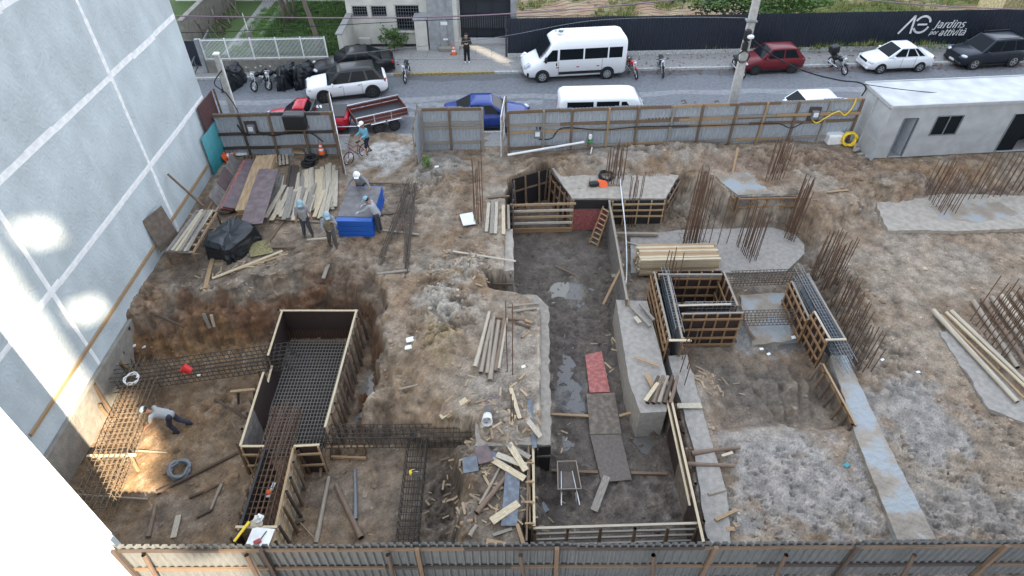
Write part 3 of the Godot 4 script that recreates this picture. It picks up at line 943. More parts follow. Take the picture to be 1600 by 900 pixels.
func build_neighbour() -> void:
	var t := thing("apartment_building", "tall pale blue grey rendered building wall with white painted joints", "building", Vector3(-14, -2.5, -18))
	part(t, "wall", bx(Vector3(14, 30, 19.7), Vector3(-21, 12.5, -17.35)), M.wall_paint)
	for y in [-.42, 3.13, 6.73, 10.19, 13.8]:
		var z := -27.18
		while z < -7.6:
			var e := minf(-7.6, z + rng.randf_range(1.2, 2.4))
			part(t, "joint", bx(Vector3(.008, .21 + rng.randf_range(-.03, .04), e - z), Vector3(-13.999, y + rng.randf_range(-.025, .025), (z + e) / 2)), M.joint_white)
			z = e
	for z in [-21.42, -14.24, -7.9]:
		var y := -.4
		while y < 16.0:
			var e := y + rng.randf_range(1.0, 2.0)
			part(t, "joint", bx(Vector3(.012, e - y, .17 + rng.randf_range(-.025, .03)), Vector3(-13.9985, (y + e) / 2, z + rng.randf_range(-.012, .012))), M.joint_white)
			y = e
	part(t, "footing", bevel_box(Vector3(.16, 1.5, 11.0), .02, Vector3(-13.93, -.95, -12.6)), M.dirty_wall)
	var w := thing("building_wing", "white sunlit wing of the neighbouring building at the lower left", "building", Vector3(-10, -2.5, -1))
	part(w, "wall", bx(Vector3(10, 17, 14), Vector3(-14.9, 6, -.55)), M.wall_paint)
	for y in [3.13, 6.73]:
		part(w, "joint", bx(Vector3(.01, .11, 13.9), Vector3(-9.9, y, -.55)), M.joint_white)
	for z in [-4.2, 2.5]:
		part(w, "joint", bx(Vector3(.014, 16, .09), Vector3(-9.9, 6, z)), M.joint_white)
	var p := plank(self, "timber_strip", Vector3(-13.96, 0.66, -25.45), Vector3(-13.96, 0.69, -10.77), .05, .13, M.wood_tan)
	tag(p, "long yellowish timber batten fixed level along the grey rendered wall", "batten")


func build_fences() -> void:
	var woods := ["wood_brown", "wood_grey", "wood_brown", "wood_tan"]
	var t := hoarding("zinc sheet fence left of the open gate, brown posts and rails", S(-14.2, 0, 0), S(-8.35, 0, 0), 2.3, ["sheet_zinc"], 1.3, [.5, 1.25, 2.2], ["wood_brown", "wood_dark", "wood_brown"], .18)
	t = hoarding("short zinc sheet fence panel between gate opening and narrow gap", Vector3(-4.36, 0, -27.82), Vector3(-1.36, 0, -27.94), 2.3, ["sheet_zinc"], 1.4, [.45, 1.25, 1.5, 2.22], ["wood_grey", "wood_brown"], .18)
	t = hoarding("long zinc sheet fence from narrow gap to site container", Vector3(-0.22, 0, -27.58), S(17.0, .05, 0), 2.3, ["sheet_zinc"], 1.45, [.3, 1.15, 1.5, 2.22], woods, .18)
	var a := S(.1, -.16, 1.52)
	var b := S(17.0, -.16, 1.62)
	for i in 4:
		plank(t, "rail", a.lerp(b, i / 4.0 + .001), a.lerp(b, (i + 1) / 4.0 - .001), .04, .13, M[["wood_tan", "wood_brown", "wood_grey", "wood_tan"][i]])
	# near hoarding
	t = hoarding("near corrugated grey sheet fence along the bottom, wood rails outside", Vector3(-9.4, -.1, -6.95), Vector3(15.2, -.1, -7.1), 1.9, ["sheet_old"], 3.4, [.75, 1.72], ["wood_brown", "wood_dark", "wood_brown"], .21, .05)
	for x in [-8.6, -6.2, -2.9, .2, 3.3, 6.4, 9.4]:
		pole(t, "brace", Vector3(x, 1.7, -6.78), Vector3(x + rng.randf_range(-.05, .3), 0, -6.6), .1, M.log_dark)
	# leaves of the gate
	var g := thing("gate_leaf", "white faced gate leaf standing open left of the driveway", "gate", Vector3(-7.83, 0, -25.85))
	var p := [Vector3(-8.98, 0.05, -29.63), Vector3(-7.74, 0.05, -25.55)]
	var q: Vector3 = (p[1] - p[0]).normalized()
	var o := Vector3(-q.z, 0, q.x)
	part(g, "board", shape.plank[0], M.sheet_white, Transform3D(Basis((p[1] - p[0]), Vector3.UP * 2.15, o * .03), (p[0] + p[1]) / 2 + Vector3.UP * 1.1))
	for y in [.25, 1.15, 2.05]:
		beam(g, "rail", p[0] + Vector3.UP * y + o * .045, p[1] + Vector3.UP * y + o * .045, .05, .1, M.wood_brown)
	for s in [.03, .97]:
		beam(g, "stile", p[0].lerp(p[1], s) + o * .1 + Vector3.UP * .05, p[0].lerp(p[1], s) + o * .1 + Vector3.UP * 2.15, .05, .05, M.wood_brown)
	g = thing("gate_leaf", "weathered timber framed gate leaf right of the driveway", "gate", Vector3(-4.48, 0, -26.29))
	p = [Vector3(-4.43, 0.05, -26.21), Vector3(-4.44, 0.05, -28.35)]
	q = (p[1] - p[0]).normalized()
	o = Vector3(-q.z, 0, q.x)
	for i in 3:
		part(g, "sheet", sheet_mesh(.55, 2.1, .18, .03), M.sheet_zinc, Transform3D(Basis(q, Vector3.UP, o), p[0].lerp(p[1], (i + .5) / 3.0) + Vector3.UP * .05))
	for y in [.25, 1.15, 2.05]:
		beam(g, "rail", p[0] + Vector3.UP * y - o * .05, p[1] + Vector3.UP * y - o * .05, .05, .1, M.wood_brown)
	for s in [.02, .35, .68, .98]:
		beam(g, "stile", p[0].lerp(p[1], s) - o * .1, p[0].lerp(p[1], s) - o * .1 + Vector3.UP * 2.25, .06, .05, M.wood_grey)
	g = thing("gate_leaf", "narrow white wicket leaf standing open at the gap by the blue car", "gate", Vector3(-0.5, 0, -27.28))
	p = [Vector3(-0.53, 0.05, -27.14), Vector3(-0.36, 0.05, -29.24)]
	q = (p[1] - p[0]).normalized()
	o = Vector3(-q.z, 0, q.x)
	part(g, "board", shape.plank[0], M.sheet_white, Transform3D(Basis((p[1] - p[0]), Vector3.UP * 2.1, o * .03), (p[0] + p[1]) / 2 + Vector3.UP * 1.1))
	for y in [.25, 1.15, 2.0]:
		beam(g, "rail", p[0] + Vector3.UP * y + o * .04, p[1] + Vector3.UP * y + o * .04, .04, .08, M.wood_grey)
	for s in [.02, .98]:
		beam(g, "stile", p[0].lerp(p[1], s) + o * .09, p[0].lerp(p[1], s) + o * .09 + Vector3.UP * 2.2, .06, .06, M.wood_grey)
	# teal and maroon sheets at the corner of the building
	g = thing("corner_screen", "bright teal corrugated sheet screen at the corner of the building", "screen", Vector3(-13.9, 0, -26.8))
	part(g, "sheet", sheet_mesh(2.5, 2.05, .12, .03, 1), M.sheet_teal, Transform3D(Basis(Vector3.UP, PI / 2), Vector3(-13.88, -.1, -26.8)))
	g = thing("corner_board", "dark maroon flat sheet fixed above the teal screen by the building corner", "board", Vector3(-13.9, 1.9, -27))
	part(g, "board", bx(Vector3(.03, 1.25, 1.75)), M.sheet_maroon, Transform3D(Basis(), Vector3(-13.9, 2.5, -27.05)))
	part(g, "post", bx(Vector3(.07, 3.2, .07)), M.wood_brown, Transform3D(Basis(), Vector3(-13.82, 1.55, -28.05)))


func build_far_side() -> void:
	# dark metal fence with a sign
	var t := thing("metal_fence", "long dark navy ribbed metal fence across the street with white lettering", "fence", S(.3, 11.05, 0))
	var mesh := sheet_mesh(1.02, 2.15, .17, .045)
	var u := .3
	while u < 38.0:
		part(t, "sheet", mesh, M.sheet_navy, Transform3D(Basis(Vector3.UP, .05), S(u + .5, 11.1, .22)))
		u += 1.0
	part(t, "base_wall", bx(Vector3(38, .3, .16)), M.kerb_white, Transform3D(Basis(Vector3.UP, .05), S(19.3, 11.12, .1)))
	part(t, "end_post", bx(Vector3(.1, 2.5, .12)), M.sheet_navy, Transform3D(Basis(Vector3.UP, .05), S(.2, 11.1, 1.25)))
	# lettering stands a little proud of the ribs
	var face := Transform3D(Basis(Vector3.UP, .05), S(24.75, 11.04, .12))
	lettering(t, "Jardins", .62, face * Transform3D(Basis(), Vector3(2.15, 1.42, .02)), .25)
	lettering(t, "por", .34, face * Transform3D(Basis(), Vector3(1.98, .93, .02)), .25)
	lettering(t, "attività", .56, face * Transform3D(Basis(), Vector3(2.62, .92, .02)), .25)
	var st := begin()
	# the mark: a barless A leaning right and a round E
	for q in [[Vector2(-.05, .92), Vector2(.62, 1.98)], [Vector2(.62, 1.98), Vector2(.72, .92)]]:
		bar2(st, q[0], q[1], .12)
	for k in 10:
		for e in [1.0, -1.0]:
			var a0: float = lerpf(.1, .84, k / 10.0) * PI * e
			var a1: float = lerpf(.1, .84, (k + 1) / 10.0) * PI * e
			bar2(st, Vector2(1.25 + cos(a0) * .48, 1.45 + sin(a0) * .5), Vector2(1.25 + cos(a1) * .48, 1.45 + sin(a1) * .5), .12)
	bar2(st, Vector2(.98, 1.45), Vector2(1.56, 1.45), .1)
	part(t, "emblem", done(st), M.white, face * Transform3D(Basis(), Vector3(0, 0, .02)))
	# the lot behind
	var n := FastNoiseLite.new()
	n.frequency = .16
	n.fractal_octaves = 5
	st = SurfaceTool.new()
	st.begin(Mesh.PRIMITIVE_TRIANGLES)
	for i in 150:
		for j in 50:
			var p := []
			for q in [[0, 0], [1, 0], [1, 1], [0, 1]]:
				var w := S(.4 + (i + q[0]) * .4, 11.3 + (j + q[1]) * .4, 0)
				w.y = .3 + n.get_noise_2d(w.x * 2.0, w.z * 2.0) * .35 + .06 * j * .4
				p.append(w)
			for q in [0, 2, 1, 0, 3, 2]:
				var g := n.get_noise_2d(p[q].x + 40.0, p[q].z) * 2.2
				var earth := Color(.33, .19, .125).lerp(Color(.42, .33, .2), clampf(n.get_noise_2d(p[q].x * 3.0, p[q].z * 3.0) + .5, 0, 1))
				st.set_color(earth.lerp(Color(.19, .21, .06), clampf(g + .25 + (p[q].x - 12.0) * .04, 0, 1)))
				st.add_vertex(p[q])
	st.generate_normals()
	struct("vacant_lot_ground", st.commit(), M.soil)
	tufts("lot_grass", S(.6, 11.6, .2), 46.0, 14.0, 9000, ["grass_dry", "grass"], .32, n, 1)
	# container at the far right corner of the lot
	var c := thing("shipping_container", "faded yellow shipping container with blue lettered panel behind the metal fence", "container", S(37.5, 15.0, .3), .05)
	part(c, "side", sheet_mesh(9.0, 2.5, .28, .05), mt("container_yellow", .62, .52, .28, .6, T.rust, Vector3.ONE * .6), Transform3D(Basis(), Vector3(0, 0, 1.2)))
	part(c, "roof", bx(Vector3(9, .06, 2.4), Vector3(0, 2.53, 0)), M.container_yellow)
	part(c, "back", bx(Vector3(9, 2.5, .04), Vector3(0, 1.25, -1.2)), M.container_yellow)
	part(c, "end", bx(Vector3(.05, 2.5, 2.3), Vector3(-4.48, 1.25, 0)), M.container_yellow)
	part(c, "panel", bx(Vector3(1.7, 2.3, .012), Vector3(-1.0, 1.25, 1.24)), mt("panel_blue", .10, .12, .3, .6))
	lettering(c, "PRA", .95, Transform3D(Basis(), Vector3(-1.75, 1.2, 1.25)), 0.0)


func bar2(st: SurfaceTool, a: Vector2, b: Vector2, w: float) -> void:
	var d := (b - a).normalized()
	box_to(st, Transform3D(Basis(Vector3(d.x, d.y, 0), Vector3(-d.y, d.x, 0), Vector3(0, 0, 1)), Vector3((a.x + b.x) / 2, (a.y + b.y) / 2, 0)), Vector3(a.distance_to(b) + w * .3, w, .02))


func lettering(parent: Node, text: String, size: float, x: Transform3D, slant: float) -> void:
	var tm := TextMesh.new()
	tm.text = text
	var f := SystemFont.new()
	f.font_names = PackedStringArray(["Droid Sans"])
	tm.font = f
	tm.font_size = 32
	tm.pixel_size = size / 32.0
	tm.depth = .02
	tm.horizontal_alignment = HORIZONTAL_ALIGNMENT_LEFT
	var sh := Transform3D(Basis(Vector3(1, 0, 0), Vector3(slant, 1, 0), Vector3(0, 0, 1)), Vector3.ZERO)
	part(parent, "lettering", tm, M.white, x * sh)


func tufts(called: String, at: Vector3, w: float, d: float, count: int, mats: Array, h: float, n: FastNoiseLite, kind: int) -> void:
	for k in mats.size():
		var st := begin()
		for b in 5:
			var a := TAU * b / 5.0 + k
			var p := Vector3(cos(a), 0, sin(a)) * .05
			var s := Vector3(-sin(a), 0, cos(a)) * .02
			var tip := p * 3.4 + Vector3.UP * rng.randf_range(.6, 1.0) * h
			for q in [p - s, tip, p + s]:
				st.add_vertex(q)
		var mm := MultiMesh.new()
		mm.transform_format = MultiMesh.TRANSFORM_3D
		mm.mesh = done(st)
		var xs := []
		for i in count:
			var p := at + Vector3(rng.randf() * w, 0, -rng.randf() * d)
			var g := n.get_noise_2d(p.x + 40.0, p.z) * 2.2 + .25 + (p.x - 12.0) * .03 if kind == 1 else rng.randf() + n.get_noise_2d(p.x * 4.0, p.z * 4.0)
			if g < rng.randf() * .9:
				continue
			if kind == 1:
				p.y = .28 + n.get_noise_2d(p.x * 2.0, p.z * 2.0) * .35 + .06 * (-p.z - 39.3)
			xs.append(Transform3D(Basis(Vector3.UP, rng.randf() * TAU).scaled(Vector3.ONE * rng.randf_range(.6, 1.5)), p))
		mm.instance_count = xs.size()
		for i in xs.size():
			mm.set_instance_transform(i, xs[i])
		var o := MultiMeshInstance3D.new()
		o.multimesh = mm
		o.material_override = M[mats[k]]
		o.name = numbered(called)
		add_child(o)
		o.set_meta("kind", "stuff")
		tag(o, ["yellowish dry grass growing over the vacant lot behind the navy fence", "green weeds growing over the vacant lot behind the navy fence"][k] if kind == 1 else ["bright green lawn grass behind the picket fence", "dark green lawn grass behind the picket fence"][k], "grass")


# ---------------------------------------------------------------- site office, house across the street, poles and wires
# a wall in the x-y plane with openings [x0, x1, y0, y1] left free
func pierced(t: Node3D, x: Transform3D, x0: float, x1: float, y0: float, y1: float, d: float, holes: Array, m: Material) -> void:
	var c := x0
	for h in holes:
		if h[0] > c:
			part(t, "wall", bx(Vector3(h[0] - c, y1 - y0, d), Vector3((c + h[0]) / 2, (y0 + y1) / 2, 0)), m, x)
		if h[2] > y0:
			part(t, "wall", bx(Vector3(h[1] - h[0], h[2] - y0, d), Vector3((h[0] + h[1]) / 2, (y0 + h[2]) / 2, 0)), m, x)
		if h[3] < y1:
			part(t, "wall", bx(Vector3(h[1] - h[0], y1 - h[3], d), Vector3((h[0] + h[1]) / 2, (y1 + h[3]) / 2, 0)), m, x)
		c = h[1]
	part(t, "wall", bx(Vector3(x1 - c, y1 - y0, d), Vector3((c + x1) / 2, (y0 + y1) / 2, 0)), m, x)


# a barred window: frame, pane, and a grille of thin bars standing off it
func barred(t: Node3D, x: Transform3D, x0: float, x1: float, y0: float, y1: float, nx: int, ny: int) -> void:
	var mid := Vector3((x0 + x1) / 2, (y0 + y1) / 2, 0)
	var f := part(t, "window", bx(Vector3(x1 - x0, y1 - y0, .02), mid - Vector3(0, 0, .08)), M.glass_dark, x)
	var st := begin()
	for q in [[x0, x1, y0, y0], [x0, x1, y1, y1], [x0, x0, y0, y1], [x1, x1, y0, y1]]:
		box_to(st, Transform3D(Basis(), Vector3((q[0] + q[1]) / 2, (q[2] + q[3]) / 2, 0)), Vector3(maxf(q[1] - q[0], .06), maxf(q[3] - q[2], .06), .05))
	part(f, "frame", done(st), M.grey_wall)
	st = begin()
	for i in nx - 1:
		var u := lerpf(x0, x1, (i + 1.0) / nx)
		box_to(st, Transform3D(Basis(), Vector3(u, mid.y, .1)), Vector3(.018, y1 - y0 + .1, .018))
	for i in ny + 1:
		var u := lerpf(y0 - .04, y1 + .04, float(i) / ny)
		box_to(st, Transform3D(Basis(), Vector3(mid.x, u, .117)), Vector3(x1 - x0 + .12, .018, .014))
	part(f, "grille", done(st), M.steel_grey)


func build_office() -> void:
	var t := thing("site_office", "long pale grey container office with pale flat roof at the right", "container", Vector3(17.3, 0, -27.0), .092)
	var x := Transform3D()
	var h := 2.7
	pierced(t, Transform3D(Basis(), Vector3(0, 0, -.03)), 0, 12.2, .08, h, .06, [[.85, 1.55, .12, 2.15], [2.45, 3.75, 1.2, 2.18], [6.3, 8.3, .12, 2.1]], M.container_paint)
	part(t, "back_wall", bx(Vector3(12.2, h, .06), Vector3(6.1, h / 2, -2.41)), M.container_paint)
	for u in [.03, 12.17]:
		part(t, "end_wall", bx(Vector3(.06, h, 2.32), Vector3(u, h / 2, -1.22)), M.container_paint)
	part(t, "floor", bx(Vector3(12.1, .1, 2.3), Vector3(6.1, .06, -1.22)), M.pavement)
	part(t, "partition", bx(Vector3(.06, h - .2, 2.3), Vector3(4.6, h / 2, -1.22)), M.container_paint)
	part(t, "roof", bevel_box(Vector3(12.3, .1, 2.54), .02, Vector3(6.1, h + .05, -1.22)), M.container_roof)
	for q in [[Vector3(0, h + .06, .04), Vector3(12.2, h + .06, .04)], [Vector3(0, h + .06, -2.48), Vector3(12.2, h + .06, -2.48)], [Vector3(-.03, h + .06, 0), Vector3(-.03, h + .06, -2.44)]]:
		part(t, "edge_rail", shape.plank[0], M.container_paint, span(q[0], q[1], .08, .14))
	for q in [Vector3(.03, 0, .035), Vector3(-.035, 0, -1.2), Vector3(.03, 0, -2.46)]:
		part(t, "corner_post", bx(Vector3(.12, h, .07), q + Vector3(.03, h / 2, 0)), M.container_paint)
	for q in [[.15, .9], [.1, 2.6]]:
		part(t, "end_rib", bx(Vector3(.02, .03, 2.3), Vector3(-.012, q[1], -1.22)), M.container_paint)
	var w := part(t, "window", bx(Vector3(1.3, .98, .02), Vector3(3.1, 1.69, -.05)), M.glass_dark)
	for q in [[Vector3(2.45, 1.2, .02), Vector3(3.75, 1.2, .02)], [Vector3(2.45, 2.18, .02), Vector3(3.75, 2.18, .02)], [Vector3(2.45, 1.2, .02), Vector3(2.45, 2.18, .02)], [Vector3(3.75, 1.2, .02), Vector3(3.75, 2.18, .02)], [Vector3(3.1, 1.2, .01), Vector3(3.1, 2.18, .01)]]:
		part(w, "frame", shape.plank[0], M.steel_grey, span(q[0], q[1], .04, .04))
	for q in [[.85, 1.55], [6.3, 8.3]]:
		for u in [q[0], q[1]]:
			part(t, "door_frame", bx(Vector3(.05, 2.0, .08), Vector3(u, 1.12, .0)), M.steel_grey)
	var d := part(t, "door", bx(Vector3(.66, 1.98, .04)), M.sheet_zinc, Transform3D(Basis(Vector3.UP, -1.35), Vector3(1.46, 1.12, -.4)))
	part(d, "handle", bevel_box(Vector3(.12, .03, .05), .01), M.black_plastic, Transform3D(Basis(), Vector3(-.26, 0, .04)))
	part(t, "door", bx(Vector3(.95, 1.95, .025), Vector3(6.8, 1.12, -.05)), M.glass_dark)
	part(t, "counter", bevel_box(Vector3(.9, .06, .5), .015, Vector3(1.5, .8, -1.6)), M.wood_tan)
	tag(part(self, "black_bin", bevel_box(Vector3(.5, .9, .5), .08), M.black_plastic, Transform3D(Basis(Vector3.UP, .09), Vector3(25.35, .6, -28.8))), "black bin standing inside the wide doorway of the site office", "bin")
	# kerb blocks and crate at the office corner
	var s := thing("brick_pile", "few pale bricks lying at the corner of the site office", "bricks", on(Vector3(17.27, 0, -27.58)), .4)
	for i in 7:
		part(s, "brick", bevel_box(Vector3(.3, .09, .14), .015), M.pavement, Transform3D(Basis(Vector3.UP, rng.randf_range(-.6, .6)), Vector3(rng.randf_range(-.35, .35), .05 + .08 * (i % 2), rng.randf_range(-.4, .4))))
	tag(plank(self, "plank", Vector3(16.83, 0, -27.82), Vector3(16.97, 0.3, -28.04), .1, .04, M.wood_tan), "short tan plank leaning at the container corner by the hose", "plank")


func build_house() -> void:
	var z := -41.25
	var t := thing("white_house", "cream house with barred windows across the street", "house", Vector3(-8, 0, z))
	var x := Transform3D(Basis(), Vector3(0, 0, z))
	pierced(t, x, -10.35, -5.3, 0, 5.5, .2, [[-9.98, -9.05, 1.72, 2.35], [-8.8, -7.85, 1.72, 2.35], [-7.3, -5.82, .85, 2.4]], M.white_wall)
	barred(t, x, -9.98, -9.05, 1.72, 2.35, 6, 4)
	barred(t, x, -8.8, -7.85, 1.72, 2.35, 6, 4)
	barred(t, x, -7.3, -5.82, .85, 2.4, 9, 8)
	part(t, "sill", bevel_box(Vector3(1.7, .08, .2), .02, Vector3(-6.56, .8, z + .16)), M.white_wall)
	part(t, "meter_box", bevel_box(Vector3(.75, .42, .25), .03, Vector3(-9.45, .25, z + .22)), M.white_wall)
	part(t, "side_wall", bx(Vector3(.2, 5.5, 6), Vector3(-10.25, 2.75, z - 3.1)), M.white_wall)
	part(t, "back_room", bx(Vector3(4.9, .1, 5), Vector3(-7.8, -.02, z - 2.7)), M.grey_wall)
	part(t, "roof", bx(Vector3(5.4, .2, 6.6), Vector3(-7.85, 5.6, z - 3)), M.grey_wall)
	t = thing("white_pier", "white rendered pier with sloping cap beside the portal", "pier", Vector3(-5.7, 0, -40.4))
	part(t, "shaft", bx(Vector3(.75, 1.9, .9), Vector3(-5.65, .95, -40.45)), M.white_wall)
	part(t, "cap", bevel_box(Vector3(.9, .14, 1.0), .03, Vector3(-5.65, 1.97, -40.45)), M.grey_wall)
	t = thing("entrance_portal", "grey rendered entrance portal with broad column, left of the dark garage gate", "portal", Vector3(-4.4, 0, -40.4))
	part(t, "column", bx(Vector3(1.55, 6, .9), Vector3(-4.4, 3, -40.5)), M.grey_wall)
	part(t, "pilaster", bx(Vector3(.38, 6, .12), Vector3(-4.25, 3, -40.0)), M.grey_wall)
	part(t, "number_plate", bx(Vector3(.42, .2, .03), Vector3(-4.18, 1.75, -39.92)), M.white)
	part(t, "letter_slot", bx(Vector3(.3, .1, .03), Vector3(-4.15, .78, -39.92)), M.white)
	part(t, "niche", bx(Vector3(.55, .4, .04), Vector3(-4.2, .4, -40.03)), M.dirty_wall)
	part(t, "plinth", bevel_box(Vector3(.9, .5, .4), .1, Vector3(-4.2, .1, -39.95)), M.dirty_wall)
	part(t, "return_wall", bx(Vector3(.25, 6, 2.2), Vector3(-3.5, 3, -41.2)), M.white_wall)
	part(t, "right_post", bx(Vector3(.38, 6, .5), Vector3(.1, 3, -41.2)), M.grey_wall)
	part(t, "lintel", bx(Vector3(3.6, .5, .4), Vector3(-1.7, 4.6, -42.3)), M.grey_wall)
	t = thing("garage_gate", "dark garage gate of framed mesh panels in the portal", "gate", Vector3(-1.7, 0, -42.2))
	part(t, "panel", bx(Vector3(3.3, 4.4, .04), Vector3(-1.7, 2.2, -42.25)), M.sheet_navy)
	for u in [-3.3, -2.3, -1.25, -.15]:
		part(t, "stile", bx(Vector3(.07, 4.4, .07), Vector3(u, 2.2, -42.19)), M.black_plastic)
	for y in [.06, .6, 1.5, 2.3, 3.2]:
		part(t, "rail", bx(Vector3(3.2, .07, .06), Vector3(-1.7, y, -42.185)), M.black_plastic)
	for i in 22:
		part(t, "bar", bx(Vector3(.02, .86, .02), Vector3(-3.2 + i * .143, 1.05, -42.2)), M.steel_grey)
	# forecourt flag stones
	for i in 10:
		for k in 4:
			var o := part(self, "paving_flag", bevel_box(Vector3(.98, .03, .48), .008), M.pavement, Transform3D(Basis(), Vector3(-9.8 + i * 1.0, .035, -38.85 - k * .5)))
			o.set_meta("kind", "structure")
	# shrub
	shrub("bushy green shrub in front of the barred window of the cream house", Vector3(-7.46, 0, -40), .62, 1.5, 900, M.leaf)
	# garden wall with pickets
	t = thing("garden_fence", "low concrete garden wall topped by a white picket railing", "fence", S(-14, 9.75, 0))
	var a := S(-17.6, 9.8, 0)
	var b := S(-10.4, 9.8, 0)
	var bs := Basis(Vector3.UP, .05)
	part(t, "base_wall", bx(Vector3(7.2, .75, .18)), M.dirty_wall, Transform3D(bs, (a + b) / 2 + Vector3.UP * .37))
	for y in [.82, 1.9]:
		part(t, "rail", bx(Vector3(7.15, .045, .04)), M.joint_white, Transform3D(bs, (a + b) / 2 + Vector3.UP * y))
	for i in 96:
		part(t, "picket", bx(Vector3(.018, 1.22, .018)), M.joint_white, Transform3D(bs, a.lerp(b, (i + .5) / 96.0) + Vector3.UP * 1.4))
	for i in 6:
		part(t, "post", bx(Vector3(.06, 1.3, .06)), M.joint_white, Transform3D(bs, a.lerp(b, clampf(i / 5.0, .006, .994)) + Vector3.UP * 1.37))
	part(t, "meter_hatch", bx(Vector3(.5, .45, .02)), M.dark_void, Transform3D(bs, a.lerp(b, .93) + Vector3(0, .4, .1)))
	t = thing("garden_side_wall", "short white side wall with grey cap between lawn and forecourt", "wall", Vector3(-10.2, 0, -39.5))
	part(t, "wall", bx(Vector3(.22, 1.85, 3.4), Vector3(-10.2, .92, -39.5)), M.white_wall)
	part(t, "cap", bevel_box(Vector3(.42, .1, 3.4), .02, Vector3(-10.2, 1.9, -39.5)), M.pavement)
	# the lawn
	var st := begin()
	quad(st, Vector3(-30, .55, -60), Vector3(-10.3, .55, -60), Vector3(-10.3, .55, -38.0), Vector3(-30, .55, -37.3))
	struct("lawn_ground", done(st), mt("lawn_soil", .06, .10, .025, .95, T.soil, Vector3.ONE * .7))
	for q in [[-17.6, -16.7], [-16.2, -15.5]]:
		st = begin()
		quad(st, Vector3(q[0] - .2, .556, -48), Vector3(q[1] - .2, .556, -48), Vector3(q[1] - .1, .556, -38.2), Vector3(q[0], .556, -38.1))
		struct("drive_strip_path", done(st), M.pavement)
	var n := FastNoiseLite.new()
	n.frequency = .4
	tufts("lawn_grass", Vector3(-15.8, .55, -38.1), 5.4, 9.0, 9000, ["grass", "leaf_dark"], .2, n, 0)
	tufts("lawn_grass", Vector3(-17.3, .55, -38.1), 1.6, 8.0, 1500, ["grass"], .12, n, 0)
	t = thing("old_house", "cream house wall with wide barred opening behind the lawn", "house", Vector3(-15, .5, -47.5))
	pierced(t, Transform3D(Basis(), Vector3(0, 0, -47.6)), -24, -10.4, .4, 5, .2, [[-18.4, -15.4, .6, 2.6]], M.white_wall)
	part(t, "window", bx(Vector3(3.0, 2.0, .05), Vector3(-16.9, 1.6, -47.7)), M.glass_dark)
	for i in 14:
		part(t, "bar", bx(Vector3(.03, 2.0, .03), Vector3(-18.3 + i * .22, 1.6, -47.46)), M.sheet_maroon)
	t = thing("old_wall", "stained pale boundary wall left of the lawn with scrap leaning on it", "wall", Vector3(-20, 0, -43))
	part(t, "wall", bx(Vector3(.25, 2.2, 10), Vector3(-19.9, 1.1, -44)), M.dirty_wall, Transform3D())
	part(t, "cap", bevel_box(Vector3(.34, .08, 10), .02, Vector3(-19.9, 2.24, -44)), M.dirty_wall)
	t = thing("scrap_rack", "tangle of brown branches and battens leaning on the stained wall", "scrap", Vector3(-19, .5, -42))
	for i in 26:
		var p := Vector3(-18.9 + rng.randf_range(-.3, .5), .55, -39.6 - rng.randf() * 6.0)
		plank(t, "batten", p, p + Vector3(rng.randf_range(-.9, .1), rng.randf_range(.4, 1.6), rng.randf_range(-1.6, 1.6)), .05, .04, M[["wood_brown", "wood_dark", "wood_grey"][i % 3]])
	# sliding gate at the left
	t = thing("sliding_gate", "dark sheeted sliding gate in a grey frame left of the garden fence", "gate", S(-18.2, 9.6, 0))
	part(t, "panel", bx(Vector3(2.6, 1.5, .04)), M.sheet_navy, Transform3D(bs, S(-19.0, 9.95, 1.1)))
	a = Vector3(-19, -0.14, -36.4)
	b = Vector3(-17.98, 1.43, -38.2)
	for y in [0.0, .55]:
		beam(t, "rail", a + Vector3.UP * y, b + Vector3.UP * y, .06, .08, M.steel_grey)
	for i in 5:
		var p := a.lerp(b, i / 4.0)
		beam(t, "stile", p - Vector3.UP * .05, p + Vector3.UP * .6, .05, .05, M.steel_grey)
	part(t, "post", bx(Vector3(.22, 2.0, .22)), M.grey_wall, Transform3D(bs, S(-17.75, 9.8, 1.0)))
	t = thing("lamp_pillar", "small pale concrete pillar with thin white rod on the lawn", "pillar", Vector3(-16.14, 0.55, -39.44))
	part(t, "pillar", bevel_box(Vector3(.3, .95, .3), .03, Vector3(-16.14, 0.55, -39.44) + Vector3(0, .47, 0)), M.dirty_wall)
	rod(t, "rod", Vector3(-16.14, 0.55, -39.44) + Vector3(0, .9, 0), Vector3(-16.14, 0.55, -39.44) + Vector3(-.05, 2.0, 0), .05, M.white)
	# slender trunks on the lawn
	var tr := [[Vector3(-14.51, 0.55, -43.06), Vector3(-.9, 4.5, .5), .1, "leftmost slender trunk of the clump on the lawn"], [Vector3(-14.92, 0.55, -42.83), Vector3(-.1, 5, .3), .13, "middle trunk of the clump on the lawn, leaning left"], [Vector3(-14.82, 0.55, -43.29), Vector3(.5, 5, .2), .1, "right trunk of the clump on the lawn"], [Vector3(-14.57, 0.55, -43.98), Vector3(.2, 5, .4), .1, "thin trunk behind the clump on the lawn"], [Vector3(-11.75, 0.55, -38.65), Vector3(-.7, 5.5, -.2), .17, "grey leaning trunk near the picket railing"]]
	for q in tr:
		t = thing("young_tree", q[3], "tree", q[0], 0.0, "trees on the lawn")
		var pts := []
		for i in 6:
			pts.append(q[0] + (q[1] as Vector3) * i / 5.0 + Vector3(sin(i * 1.3) * .05, 0, 0))
		part(t, "trunk", tube(pts, [q[2], q[2] * .9, q[2] * .8, q[2] * .7, q[2] * .6, q[2] * .5], 7), M.bark)
		part(t, "crown", leaves(pts[5] + Vector3(0, 1.4, 0), Vector3(1.2, 1.2, 1.2), 500, .2), M.leaf_dark)
	# tree at the back of the fence
	t = thing("street_tree", "leafy green tree hanging over the navy fence by the concrete pole", "tree", Vector3(16.2, .3, -43.6))
